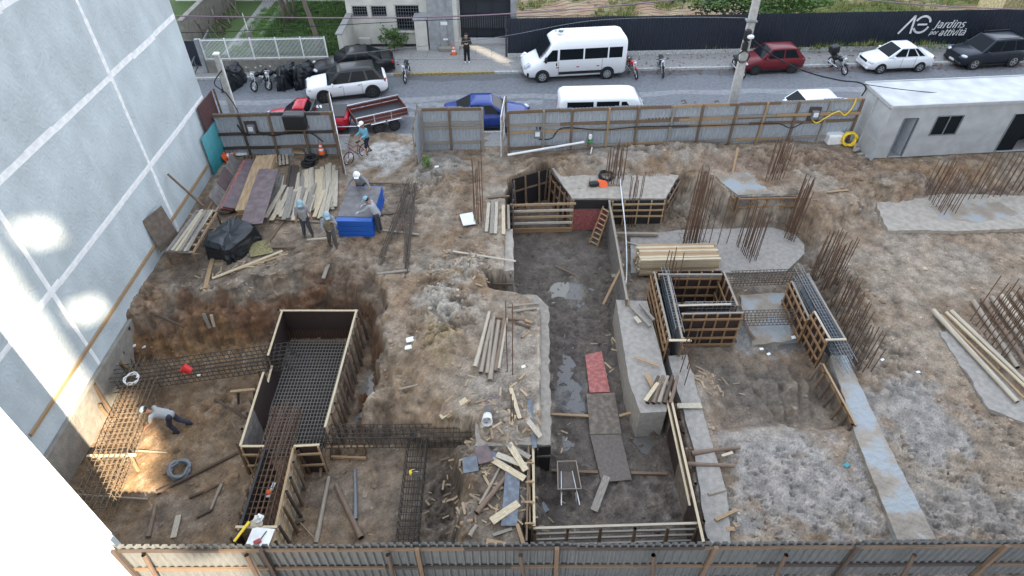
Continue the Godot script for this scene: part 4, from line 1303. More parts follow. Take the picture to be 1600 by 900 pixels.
	part(t, "trunk", tube([Vector3(16.2, .2, -43.8), Vector3(16.3, 1.2, -43.7), Vector3(16.0, 2.4, -43.3)], [.17, .13, .1], 8), M.bark)
	for q in [Vector3(14.2, 3.1, -42.6), Vector3(17.9, 2.9, -42.3), Vector3(16, 4.0, -43.5), Vector3(12.9, 2.9, -43.0), Vector3(19.5, 3.0, -43.0)]:
		part(t, "limb", tube([Vector3(16.05, 2.3, -43.4), (q + Vector3(16, 2.4, -43.4)) / 2 + Vector3.UP * .2, q], [.09, .06, .03], 6), M.bark)
	part(t, "crown", leaves(Vector3(17.2, 2.1, -42.6), Vector3(4.2, .9, 1.1), 2200, .2), M.leaf)
	part(t, "crown", leaves(Vector3(14.6, 2.0, -43.0), Vector3(2.6, .9, 1.0), 900, .2), M.leaf_dark)
	var pl := [Vector3(-3.99, 0, -25.96), Vector3(10.09, 0, -29.13), Vector3(-2.09, 0, -28.5), Vector3(8.86, 0, -28.69)]
	for i in 4:
		shrub(["tuft of weeds on the spoil left of the fence panel", "green weeds climbing the long fence beside the pole", "small weed tuft at the foot of the short fence panel", "second weed tuft at the foot of the long fence"][i], on(pl[i]), .22, .5, 60, M.grass)


func leaves(c: Vector3, r: Vector3, count: int, s: float) -> ArrayMesh:
	var st := begin()
	var hubs := []
	for i in 26:
		hubs.append(c + Vector3(rng.randfn() * .5, rng.randfn() * .45, rng.randfn() * .5) * r)
	for i in count:
		var h: Vector3 = hubs[rng.randi_range(0, hubs.size() - 1)]
		var p := h + Vector3(rng.randfn(), rng.randfn(), rng.randfn()) * r * .17
		var x := Vector3(rng.randfn(), rng.randfn() * .5, rng.randfn()).normalized()
		var y := x.cross(Vector3(rng.randfn(), rng.randfn(), rng.randfn())).normalized()
		var k := s * rng.randf_range(.5, 1.1)
		quad(st, p - x * k, p + y * k * .4, p + x * k, p - y * k * .4)
	return done(st)


func shrub(label: String, at: Vector3, r: float, h: float, count: int, m: Material) -> void:
	var t := thing("shrub", label, "plant", at)
	part(t, "foliage", leaves(at + Vector3.UP * h * .55, Vector3(r, h * .5, r), count, .12), m)
	for i in 4:
		part(t, "stem", tube([at, at + Vector3(rng.randf_range(-.3, .3) * r * 2.0, h * .7, rng.randf_range(-.3, .3) * r)], [.03, .012], 5), M.bark)


func build_poles() -> void:
	var t := thing("utility_pole", "square concrete utility pole rising beside the dark red hatchback", "utility pole", Vector3(12.3, 0, -31.2))
	var base := Vector3(11.32, 1.47, -30.6)
	base.y = 0.0
	var top := Vector3(11.11, 7.61, -30.6)
	top = Vector3(base.x - .15, 11.0, base.z)
	var st := begin()
	var rings := []
	for i in 12:
		var u := i / 11.0
		var p := base.lerp(top, u)
		var w := lerpf(.21, .12, u)
		rings.append(PackedVector3Array([p + Vector3(w, 0, w * .7), p + Vector3(-w, 0, w * .7), p + Vector3(-w, 0, -w * .7), p + Vector3(w, 0, -w * .7)]))
	loft(st, rings)
	part(t, "shaft", done(st), M.pole_concrete)
	var q := Vector3(11.11, 4.74, -30.3)
	part(t, "junction_box", bevel_box(Vector3(.3, .5, .22), .03, q), M.black_plastic)
	part(t, "junction_box", bevel_box(Vector3(.26, .4, .22), .03, Vector3(11.12, 4.22, -30.3)), M.black_plastic)
	part(t, "camera_head", bevel_box(Vector3(.3, .2, .2), .06, q + Vector3(.1, 0, .2)), M.white)
	part(t, "band", bevel_box(Vector3(.5, .07, .4), .01, Vector3(11.21, 5.33, -30.55)), M.steel_grey)
	ring_coil("coil of black cable hung on the utility pole above the red car", Vector3(11.13, 3.75, -30.25), M.rubber, .28, 2, PI / 2, .02)
	t = thing("service_pole", "slim pale concrete service pole standing at the left fence", "utility pole", Vector3(-13.38, 0, -28.31))
	base = Vector3(-13.38, 0, -28.31)
	st = begin()
	rings = []
	for i in 8:
		var u := i / 7.0
		var p := base + Vector3(.12 * u, 4.7 * u, .1 * u)
		var w := lerpf(.15, .1, u)
		rings.append(PackedVector3Array([p + Vector3(w, 0, w), p + Vector3(-w, 0, w), p + Vector3(-w, 0, -w), p + Vector3(w, 0, -w)]))
	loft(st, rings)
	part(t, "shaft", done(st), M.pole_concrete)
	rod(t, "conduit", base + Vector3(.24, .4, .1), base + Vector3(.3, 4.5, .2), .07, M.white)
	part(t, "cap", bevel_box(Vector3(.26, .08, .26), .02, base + Vector3(.12, 4.72, .1)), M.joint_white)
	cable("service_cable", "black cables looping down the slim service pole", "cable", [base + Vector3(.2, 4.0, .25), base + Vector3(-.3, 3.4, .3), base + Vector3(.1, 2.9, .3), base + Vector3(.35, 2.0, .25), base + Vector3(.3, 1.2, .3), base + Vector3(.9, .9, .5)], .025, M.rubber)
	# overhead wires
	var pink := mt("wire_pink", .2, .13, .16, .6)
	cable("overhead_wire", "thick pinkish twisted power cable crossing in front of the cream house", "wire", [Vector3(-20.25, 4.58, -33.5), Vector3(-15.39, 4.46, -33.5), Vector3(-7.87, 4.39, -33.5), Vector3(-2.62, 4.49, -33.5), Vector3(1.95, 4.74, -33.5), Vector3(6.78, 5.15, -33.5), Vector3(12.74, 5.76, -33.5)], .035, pink)
	cable("overhead_wire", "thin black wire crossing below the pinkish power cable", "wire", [Vector3(-19.84, 3.75, -33.3), Vector3(-15.21, 3.75, -33.3), Vector3(-8.86, 4.11, -33.3), Vector3(-3.59, 4.37, -33.3), Vector3(3.25, 4.56, -33.3), Vector3(11.18, 5.23, -31)], .018, M.rubber)
	cable("overhead_wire", "thin wire rising from the black sedan to the utility pole", "wire", [Vector3(-8.73, 2.7, -33), Vector3(-3.99, 3.21, -33), Vector3(-0.33, 3.82, -32.6), Vector3(3.77, 4.78, -32), Vector3(8.04, 5.1, -31.6), Vector3(11.23, 5.29, -31)], .014, M.steel_grey)
	cable("overhead_wire", "pinkish cable leaving the top of the frame towards the container", "wire", [Vector3(15.69, 5.52, -33.5), Vector3(18.69, 5.21, -33.5), Vector3(22.03, 4.96, -33.5), Vector3(27.32, 4.77, -33.5)], .03, pink)
	cable("overhead_wire", "thick black cable from the pole down to the site office roof", "wire", [Vector3(11.26, 4.65, -30.3), Vector3(12.49, 3.89, -29.9), Vector3(14.11, 3.27, -29.6), Vector3(15.63, 2.99, -29.3), Vector3(16.6, 2.91, -29.2), Vector3(17.03, 2.65, -29.2), Vector3(16.92, 2.27, -29.1)], .035, M.rubber)
	cable("overhead_wire", "thin dark blue cable running along the site office roof", "wire", [Vector3(16.52, 3.03, -28.8), Vector3(18.63, 2.9, -28.4), Vector3(21.76, 2.64, -28.4), Vector3(25.51, 2.42, -28.4)], .02, M.sheet_navy)
	# dark patches of damp soil under the pole and leaves along the far kerb
	var mm := MultiMesh.new()
	mm.transform_format = MultiMesh.TRANSFORM_3D
	st = begin()
	quad(st, Vector3(-.09, 0, 0), Vector3(0, .02, -.05), Vector3(.09, 0, 0), Vector3(0, .015, .05))
	mm.mesh = done(st)
	mm.instance_count = 700
	for i in 700:
		var on_walk := rng.randf() < .35
		mm.set_instance_transform(i, Transform3D(Basis(Vector3.UP, rng.randf() * 6.0).scaled(Vector3.ONE * rng.randf_range(.5, 1.3)), S(rng.randf_range(1, 32), rng.randf_range(9.2, 10.9) if on_walk else 8.9 - absf(rng.randfn()) * .35, .035 if on_walk else -.085)))
	var o := MultiMeshInstance3D.new()
	o.multimesh = mm
	o.material_override = mt("dead_leaf", .16, .065, .035, .9)
	o.name = "fallen_leaves"
	add_child(o)
	o.set_meta("kind", "stuff")
	tag(o, "brown fallen leaves along the far kerb below the navy fence", "leaves")


# ---------------------------------------------------------------- concrete, formwork and steel of the site
func block(label: String, poly: Array, y0: float, y1: float, m: Material, jitter := .02) -> MeshInstance3D:
	var o := part(self, "concrete_block", prism(poly, y0, y1, jitter), m)
	tag(o, label, "concrete")
	return o


# boards between a and b from y0 to y1; studs and rails stand on the side that out points to
func panel(t: Node3D, a: Vector3, b: Vector3, y0: float, y1: float, out: Vector3, plies: Array, gap: float, rails: Array, wood: String, round_posts := false, cap := "", proud := 0.0) -> void:
	var d := Vector3(b.x - a.x, 0, b.z - a.z)
	var l := d.length()
	var x := d / l
	var o := Vector3(-x.z, 0, x.x)
	if o.dot(out) < 0.0:
		o = -o
	var n := maxi(1, int(round(l / 1.6))) if plies.size() > 0 else 0
	for i in n:
		var p := a + x * l * (i + .5) / n
		part(t, "panel", bx(Vector3(l / n - .006, y1 - y0, .02)), M[plies[i % plies.size()]], Transform3D(Basis(x, Vector3.UP, x.cross(Vector3.UP)), Vector3(p.x, (y0 + y1) / 2.0, p.z)))
	var k := int(l / gap)
	for i in k + 1:
		var p := a + x * clampf(l * i / maxf(k, 1) + rng.randf_range(-.04, .04), .04, l - .04)
		p.y = 0
		if round_posts:
			var q := p + o * rng.randf_range(.1, .13)
			pole(t, "stud", q + Vector3.UP * (y0 - .05) + o * rng.randf_range(.02, .12) + x * rng.randf_range(-.08, .08), q + Vector3.UP * (y1 + rng.randf_range(0, .1)), .11, M[["log_bark", "log_dark", "wood_brown"][rng.randi_range(0, 2)]])
		else:
			plank(t, "stud", p + o * .055 + Vector3.UP * y0, p + o * .055 + Vector3.UP * (y1 + rng.randf_range(-.02, .05)), .05, .07, M[wood])
	for y in rails:
		plank(t, "rail", a + x * .01 + o * (.115 if not round_posts else .03) + Vector3.UP * (y - a.y), b - x * .01 + o * (.115 if not round_posts else .03) + Vector3.UP * (y - b.y), .05, .075, M[wood])
	if cap != "":
		plank(t, "cap", Vector3(a.x, y1 + .02, a.z) - x * proud, Vector3(b.x, y1 + .02, b.z) + x * proud, .07, .035, M[cap])


# a welded beam of steel bars from a to b
func cage(label: String, a: Vector3, b: Vector3, w: float, h: float, across: int, up: int, step: float, m: String, group := "", extra := 0.0) -> Node3D:
	var t := thing("rebar_cage", label, "rebar cage", (a + b) / 2, 0.0, group)
	var d := b - a
	var l := d.length()
	var x := d / l
	var z := x.cross(Vector3.UP).normalized()
	var y := z.cross(x)
	for i in across:
		for j in [0, 1]:
			var off: Vector3 = z * (w * (float(i) / (across - 1) - .5)) + y * (h * j)
			rod(t, "bar", a + off - x * rng.randf_range(0, .12 + extra), b + off + x * rng.randf_range(0, .12 + extra), .028, M[m])
	for j in range(1, up - 1):
		for s in [-.5, .5]:
			var off: Vector3 = z * w * s + y * (h * float(j) / (up - 1))
			rod(t, "bar", a + off, b + off, .016, M[m])
	var st := begin()
	for e in [[Vector3(0, 0, -w / 2), Vector3(0, h, -w / 2)], [Vector3(0, h, -w / 2), Vector3(0, h, w / 2)], [Vector3(0, h, w / 2), Vector3(0, 0, w / 2)], [Vector3(0, 0, w / 2), Vector3(0, 0, -w / 2)]]:
		tube_to(st, [e[0], e[1]], [.011], 4, false)
	var loop := done(st)
	var n := int(l / step)
	for i in n:
		var p := a + x * (l * (i + .5) / n + rng.randf_range(-.02, .02))
		part(t, "stirrup", loop, M[m], Transform3D(Basis(x, y, z).rotated(y, rng.randf_range(-.05, .05)), p))
	return t


# upright starter bars at given feet
func starters(label: String, feet: Array, h: float, var_h: float, ties: Array, m := "rust", lean := Vector3.ZERO) -> Node3D:
	var mid := Vector3.ZERO
	for f in feet:
		mid += f
	mid /= feet.size()
	var t := thing("starter_bars", label, "rebar", mid, 0.0, "clusters of rusty upright starter bars")
	for f in feet:
		var top: Vector3 = f + Vector3(rng.randf_range(-.06, .06), h + rng.randf_range(-var_h, var_h), rng.randf_range(-.06, .06)) + lean
		rod(t, "bar", f - Vector3.UP * .1, top, .036, M[m])
	for y in ties:
		var lo: Vector3 = feet[0]
		var hi: Vector3 = feet[0]
		for f in feet:
			lo = Vector3(minf(lo.x, f.x), 0, minf(lo.z, f.z))
			hi = Vector3(maxf(hi.x, f.x), 0, maxf(hi.z, f.z))
		var yy: float = mid.y + y
		var c := [Vector3(lo.x, yy, lo.z), Vector3(hi.x, yy, lo.z), Vector3(hi.x, yy, hi.z), Vector3(lo.x, yy, hi.z)]
		for i in 4:
			rod(t, "tie", c[i], c[(i + 1) % 4] + Vector3.UP * rng.randf_range(-.05, .05), .014, M[m])
	return t


func rect_feet(a: Vector3, b: Vector3, depth: Vector3, n: int, rows := 2) -> Array:
	var r := []
	for k in rows:
		for i in n:
			r.append(a.lerp(b, float(i) / (n - 1)) + depth * k / maxf(rows - 1, 1) + Vector3(rng.randf_range(-.04, .04), 0, rng.randf_range(-.04, .04)))
	return r


func build_concrete() -> void:
	block("earth covered concrete strip left of the braced shaft, planks lying on it", [Vector2(-1.68, -21.58), Vector2(0.03, -21.67), Vector2(0.08, -19.02), Vector2(-1.41, -18.87)], -1.6, -.12, M.dust_concrete, .03)
	block("broad concrete cap with the log pile, left of the muddy trench", [Vector2(0.92, -17.61), Vector2(1.35, -16.98), Vector2(1.18, -11.03), Vector2(-1.12, -10.96), Vector2(-1.14, -14.54), Vector2(-0.1, -17.68)], -1.6, -.15, M.mud_concrete, .05)
	block("pale concrete retaining block right of the muddy trench", [Vector2(3.94, -17.54), Vector2(5.11, -17.47), Vector2(5.2, -13.42), Vector2(4.93, -12.36), Vector2(4.09, -12.31), Vector2(3.9, -13.64)], -1.65, -.33, M.concrete, .012)
	block("dusty concrete slab with red and black formwork front beside the shaft", [Vector2(1.88, -26.15), Vector2(3.21, -26.43), Vector2(7.78, -25.54), Vector2(6.85, -23.67), Vector2(2.68, -23.67)], -1.6, .06, M.dust_concrete, .02)
	block("bluish edged concrete slab at the tall leaning timber", [Vector2(9.46, -26), Vector2(11.55, -26.12), Vector2(13.11, -25.29), Vector2(13.39, -24.19), Vector2(10.15, -23.99), Vector2(9.65, -25.03)], -1.3, .02, M.sky_sheen_concrete, .01)
	block("large grey concrete pad with rounded right end in the sunken strip", [Vector2(5.29, -22.54), Vector2(7.53, -23.06), Vector2(11.78, -23.25), Vector2(12.66, -22.82), Vector2(12.85, -22), Vector2(12.64, -21.38), Vector2(11.97, -20.7), Vector2(11.43, -20.16), Vector2(4.96, -20.12)], -1.7, -1.24, M.concrete, .012)
	block("thin concrete slab with wet film in painted sky blue below the container", [Vector2(16.73, -24.71), Vector2(16.35, -22.18), Vector2(19.51, -22.14), Vector2(21.82, -22.27), Vector2(25.45, -22.69), Vector2(26.75, -24.66), Vector2(20.97, -24.97)], -1.1, -.58, M.dust_concrete, .05)
	var film := struct("wet_sky_sheen", prism([Vector2(19, -23.98), Vector2(22.35, -24.33), Vector2(22.85, -23.29), Vector2(20.32, -22.72), Vector2(19.09, -23.1)], -.6, -.575, .05), M.sky_sheen_concrete)  # wet patch with the blue sky reflection put into its colour
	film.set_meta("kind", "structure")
	block("concrete beam strip along the right side of the near trench form", [Vector2(5.49, -14.96), Vector2(6.18, -15.02), Vector2(6.21, -11.43), Vector2(6.26, -9.68), Vector2(5.99, -8.14), Vector2(5.35, -8.11), Vector2(5.61, -11.19)], -1.5, -.6, M.concrete, .02)
	block("long bluish concrete beam running from right wall form to near fence", [Vector2(11.19, -14.96), Vector2(11.76, -14.96), Vector2(11.65, -11.66), Vector2(11.66, -8.29), Vector2(10.58, -8.23), Vector2(10.75, -11.31)], -1.5, -.58, M.sky_sheen_concrete, .02)
	block("narrow broken concrete footing under the long timbers at right", [Vector2(15.68, -16.17), Vector2(16.33, -16.33), Vector2(16.96, -12.72), Vector2(16.59, -12.09), Vector2(15.6, -12.72)], -1.2, -.66, M.concrete, .05)
	block("concrete floor patch between the box form and the right wall form", [Vector2(9.16, -18.79), Vector2(11.2, -18.94), Vector2(11.11, -16.41), Vector2(8.93, -16.08)], -1.6, -1.26, M.sky_sheen_concrete, .04)
	var t := plank(self, "scaffold_plank", Vector3(5.37, -0.52, -12.74), Vector3(6.17, -0.52, -12.74), .2, .03, M.wood_pale)
	tag(t, "short pale board lying across the beam strip beside the trench form", "plank")


func build_forms() -> void:
	var o := Vector3(1, 0, 0)
	var f := Vector3(0, 0, 1)
	# the deep box in the left pit
	var t := thing("pit_formwork", "deep dark plywood box formwork in the left pit with pale capped edges", "formwork", Vector3(-7.47, -1.8, -13.54))
	var fl := Vector3(-8.52, -0.3, -16.9)
	var fr := Vector3(-5.77, -0.3, -16.9)
	var nl := Vector3(-8.25, -0.3, -11.06)
	var nr := Vector3(-5.86, -0.3, -11.11)
	panel(t, fl, fr, -1.8, -.3, -f, ["ply_dark"], .8, [-.5], "wood_form", false, "wood_new", .12)
	panel(t, fl, Vector3(-8.43, -0.3, -14.7), -1.8, -.3, -o, ["ply_dark"], .5, [-.6], "wood_form", true, "wood_new")
	panel(t, Vector3(-8.43, -0.3, -14.7), Vector3(-8.37, -0.3, -13.95), -1.8, -.85, -o, ["ply_dark"], .8, [], "wood_form", true, "wood_new")
	panel(t, Vector3(-8.37, -0.3, -13.95), nl, -1.8, -.3, -o, ["ply_dark", "ply_grey"], .5, [-.6], "wood_form", true, "wood_new")
	panel(t, fr, Vector3(-5.82, -0.3, -11.74), -1.8, -.3, o, ["wood_pale", "ply_grey"], .42, [-.7, -1.3], "wood_form", true, "wood_new")
	panel(t, nl, Vector3(-7.53, -0.3, -11.06), -1.8, -.32, f, ["ply_dark"], .5, [-.6, -1.2], "wood_tan", false, "wood_new")
	panel(t, Vector3(-6.63, -0.3, -11.06), nr, -1.8, -.32, f, ["ply_dark"], .5, [-.6, -1.2], "wood_tan", false, "wood_new")
	# trench that leaves it towards the camera
	t = thing("trench_formwork", "narrow formwork channel running from the box to the near fence", "formwork", Vector3(-7.88, -1.8, -10.36))
	panel(t, Vector3(-7.49, -0.3, -11.02), Vector3(-7.46, -0.3, -8.09), -1.8, -.34, -o, ["ply_black"], .7, [-.8], "wood_form", true, "ply_black")
	panel(t, Vector3(-6.64, -0.3, -11.02), Vector3(-6.46, -0.3, -8), -1.8, -.34, o, ["wood_pale", "wood_new"], .5, [-.6, -1.1], "wood_tan", true, "wood_tan")
	panel(t, Vector3(-7.51, -0.3, -8.47), Vector3(-6.49, -0.3, -8.47), -1.3, -.3, f, ["wood_pale"], .6, [], "wood_tan", false, "wood_new", .06)
	# mesh of bars at the bottom of the box
	t = thing("rebar_mat", "dense dark steel reinforcement mat filling the bottom of the deep box", "rebar mat", Vector3(-7.52, -1.6, -13.94))
	var a := Vector3(-8.45, -1.65, -16.66)
	var b := Vector3(-6.22, -1.65, -16.66)
	var c := Vector3(-8.45, -1.65, -11.52)
	var d := Vector3(-6.23, -1.65, -11.6)
	for i in 21:
		var u := i / 20.0
		rod(t, "bar", a.lerp(b, u) + Vector3.UP * .03, c.lerp(d, u) + Vector3.UP * .03, .03, M.mat_steel)
	for i in 34:
		var u := i / 33.0
		rod(t, "cross_bar", a.lerp(c, u), b.lerp(d, u), .03, M.mat_steel)
	for i in 22:
		var p := a.lerp(b, i / 21.0)
		rod(t, "upturn", p, p + Vector3(0, .55, -.02), .022, M.rust)
	for i in 30:
		var p := a.lerp(c, i / 29.0)
		rod(t, "upturn", p, p + Vector3(-.02, .4, rng.randf_range(-.05, .05)), .02, M.rust_dark)
	# shaft with bracing at the head of the central pit
	t = thing("shaft_formwork", "timber ladder bracing across the head of the muddy central pit", "formwork", Vector3(1.35, -1.6, -23.35))
	a = Vector3(-0.03, -1.6, -23.3)
	b = Vector3(2.73, -1.6, -23.4)
	for i in 6:
		var y: float = [-1.42, -1.08, -.74, -.4, -.06, -1.55][i]
		plank(t, "rail", Vector3(a.x - .05, y, a.z), Vector3(b.x + (.1 if i == 4 else .0), y + .02, b.z), .05, .1, M[["wood_form", "wood_pale", "wood_tan", "wood_pale", "wood_tan", "wood_form"][i]])
	for i in 5:
		var p := a.lerp(b, i / 4.0)
		plank(t, "post", Vector3(p.x, -1.65, p.z - .08), Vector3(p.x, -.02, p.z - .08), .07, .07, M.wood_brown)
	panel(t, Vector3(0, -0.1, -25.13), Vector3(1.76, -0.1, -26.06), -1.6, .1, f, ["ply_black"], .5, [-.6], "wood_brown", true)
	panel(t, Vector3(1.76, -0.1, -26.06), Vector3(2.67, -0.1, -23.84), -1.6, 0, -o, ["ply_dark"], .45, [-.3, -.9], "wood_form", true)
	panel(t, Vector3(0.03, -0.1, -25.03), Vector3(0, -0.1, -22.91), -1.6, .05, o, ["ply_black"], .6, [], "wood_brown")
	# fronts of the slab beside it
	t = thing("slab_formwork", "black over faded red plywood front of the slab beside the shaft", "formwork", Vector3(3.58, -1.6, -23.98))
	panel(t, Vector3(2.7, 0.02, -23.57), Vector3(4.32, 0.02, -23.57), -.42, .04, f, ["ply_black"], 9.0, [], "wood_form")
	panel(t, Vector3(2.7, 0.02, -23.52) + f * .03, Vector3(4.26, 0.02, -23.52) + f * .03, -1.55, -.43, f, ["ply_red"], 9.0, [], "wood_form")
	plank(t, "prop", Vector3(3.45, -1.5, -23.65), Vector3(3.57, 0.3, -25), .13, .05, M.wood_tan, 1.5)
	t = thing("slab_formwork", "brown railed formwork front of the slab behind the thin starter bars", "formwork", Vector3(5.98, -1.3, -24.33))
	panel(t, Vector3(4.43, 0.02, -23.52), Vector3(6.82, 0.02, -23.57), -1.25, .04, f, ["ply_black", "ply_red"], .55, [-.1, -.42, -.75], "wood_tan")
	panel(t, Vector3(6.82, 0.02, -23.57), Vector3(7.74, 0.02, -25.38), -1.2, .04, o, ["ply_dark"], .45, [-.1, -.6], "wood_brown")
	t = thing("slab_formwork", "railed formwork under the bluish slab edge at the leaning timber", "formwork", Vector3(11.07, -1.1, -24.56))
	panel(t, Vector3(10.13, -0.05, -23.87), Vector3(13.4, -0.05, -24.02), -.85, 0, f, ["ply_grey"], .55, [-.06, -.5], "wood_form")
	panel(t, Vector3(9.45, -0.05, -25.87), Vector3(10.1, -0.05, -23.87), -1.1, 0, -o, ["ply_grey"], .5, [-.1, -.6], "wood_form")
	var p2 := plank(self, "prop_timber", Vector3(10.16, -0.9, -25.15), Vector3(10.61, 0.9, -26.58), .1, .1, M.wood_tan)
	tag(p2, "tall yellowish timber leaning upright at the bluish slab edge", "timber")
	# thin panel wall along the right edge of the pit
	t = thing("pit_wall_formwork", "thin grey panel wall along the right edge of the central pit", "formwork", Vector3(4.64, -1.6, -21.65))
	panel(t, Vector3(4.31, -0.1, -23.59), Vector3(4.26, -0.1, -17.17), -1.6, 0, o, ["ply_grey"], 1.1, [-.3], "wood_tan", false, "wood_grey")
	# brace frame in the small hole
	t = thing("hole_bracing", "small timber brace frame inside the square hole left of the trench", "formwork", Vector3(-0.53, -1.2, -19.53))
	for x in [-1, 0, 1]:
		pole(t, "post", Vector3(-0.58, -1.3, -19.36) + Vector3(x * .5, 0, 0), Vector3(-0.55, -0.15, -18.89) + Vector3(x * .5, 0, 0), .1, M.log_grey)
	for y in [-.45, -.9]:
		plank(t, "rail", Vector3(-1.06, -0.2, -18.87) + Vector3(0, y, .12), Vector3(0.03, -0.2, -18.87) + Vector3(0, y, .12), .05, .1, M.wood_brown)
	# near trench form: left side, front and right side
	t = thing("pit_front_formwork", "low formwork along the near end of the central pit with round stakes", "formwork", Vector3(2.97, -1.6, -8.62))
	panel(t, Vector3(0.58, -0.35, -8.46), Vector3(5.14, -0.35, -8.61), -1.6, -.35, f, [], .85, [-.62, -.95, -1.3], "wood_grey", true, "wood_pale")
	t = thing("pit_side_formwork", "board formwork along the left of the near trench, open compartments behind", "formwork", Vector3(0.59, -1.6, -10.25))
	panel(t, Vector3(0.64, -0.25, -11.19), Vector3(0.61, -0.3, -8.47), -1.6, -.25, -o, ["ply_dirty"], .6, [-.4], "wood_tan", false, "wood_new")
	plank(t, "cap", Vector3(0.5, -0.2, -11.04), Vector3(0.39, -0.2, -8.04), .05, .03, M.wood_brown)
	for i in 5:
		var u := i / 4.0
		plank(t, "spacer", Vector3(0.43, -0.28, -11.05).lerp(Vector3(0.35, -0.28, -8.53), u), Vector3(0.66, -0.28, -11.05).lerp(Vector3(0.62, -0.28, -8.53), u), .05, .2, M.wood_tan)
	panel(t, Vector3(0.73, -0.25, -10.96), Vector3(1.18, -0.25, -10.99), -1.55, -.2, f, ["ply_black"], 3.0, [-.55], "wood_dark")
	t = thing("pit_side_formwork", "tall formwork along the right of the near trench, pale edge boards leaning out", "formwork", Vector3(5.55, -1.6, -11.37))
	panel(t, Vector3(5.13, -0.3, -13.68), Vector3(5.12, -0.3, -8), -1.6, -.2, o, ["ply_dirty", "ply_dark"], .55, [-.5], "wood_form", true, "wood_new")
	plank(t, "cap", Vector3(5, -0.25, -13.69), Vector3(5.02, -0.35, -9.14), .06, .03, M.wood_new)
	plank(t, "rail", Vector3(5.09, -0.45, -13.31), Vector3(5.14, -0.5, -9.42), .05, .08, M.wood_tan)
	# double wall box right of the pit
	t = thing("wall_formwork", "double grid timber wall formwork box with bluish dusty top, right of trench", "formwork", Vector3(7.23, -1.4, -17.51))
	var wd := "wood_form"
	panel(t, Vector3(5.43, 0.3, -18.41), Vector3(5.4, 0.3, -14.92), -1.35, .3, -o, ["ply_dark"], .33, [-1.1, -.7, -.3, .1], wd, false, "wood_grey")
	panel(t, Vector3(5.92, 0.3, -18.3), Vector3(5.82, 0.3, -14.92), -1.35, .3, o, ["ply_grey"], .5, [-.2], wd, false, "wood_grey")
	plank(t, "cap", Vector3(5.34, 0.34, -14.83), Vector3(6.1, 0.34, -14.83), .09, .04, M.wood_new)
	panel(t, Vector3(5.48, 0.3, -18.45), Vector3(8.11, 0.3, -18.49), -1.35, .3, f, ["ply_dark"], .42, [-.9, -.45, 0], wd, false, "")
	panel(t, Vector3(5.54, 0.3, -18.23), Vector3(7.98, 0.3, -18.23), .22, .32, f, ["ply_grey"], 9.0, [], wd, false, "wood_grey")
	panel(t, Vector3(8.08, 0.3, -18.45), Vector3(8.13, 0.3, -16.55), -1.35, .3, -o, ["ply_dark"], .4, [-.8, -.2], wd, false, "wood_grey")
	panel(t, Vector3(6, 0.3, -16.55), Vector3(7.91, 0.3, -16.62), -1.3, .3, -f, ["ply_dark"], .6, [-.2], wd, false, "wood_pale")
	panel(t, Vector3(6.03, 0.3, -16.13), Vector3(8.24, 0.3, -16.19), -1.35, .3, f, ["ply_dark"], .4, [-1.2, -.85, -.4, .12], wd, false, "wood_grey")
	plank(t, "brace", Vector3(8.38, -1.3, -16.24), Vector3(7.81, 0.1, -16.69), .1, .05, M.wood_brown)
	p2 = pole(self, "prop_log", Vector3(9.05, -1.2, -16.35), Vector3(8.55, -0.5, -16.46), .11, M.log_bark)
	tag(p2, "short dark log leaning against the right corner of the grid box form", "log")
	# double wall at the right
	t = thing("wall_formwork", "long double timber wall formwork with grid face, far right of the pit", "formwork", Vector3(11.59, -1.2, -17.32))
	panel(t, Vector3(10.74, -0.05, -18.25), Vector3(10.72, -0.05, -16.19), -1.3, -.05, -o, ["ply_dark"], .36, [-1.0, -.55, -.15], wd, false, "wood_grey")
	panel(t, Vector3(10.83, 0.25, -16.31), Vector3(10.9, 0.25, -14.94), -1.25, .25, -o, ["ply_dark"], .34, [-.8, -.35, .08], wd, false, "wood_pale")
	panel(t, Vector3(11.3, 0.2, -18.41), Vector3(11.45, 0.2, -15.02), -1.1, .2, o, ["ply_grey", "steel_grey"], .8, [-.2], wd, false, "wood_grey")
	plank(t, "cap", Vector3(10.71, 0.3, -14.89), Vector3(11.42, 0.3, -14.92), .08, .04, M.wood_pale)
	panel(t, Vector3(10.73, -0.6, -14.49), Vector3(10.88, -0.6, -11.95), -1.2, -.5, -o, ["ply_dirty"], .38, [-.62], wd, true, "wood_tan")


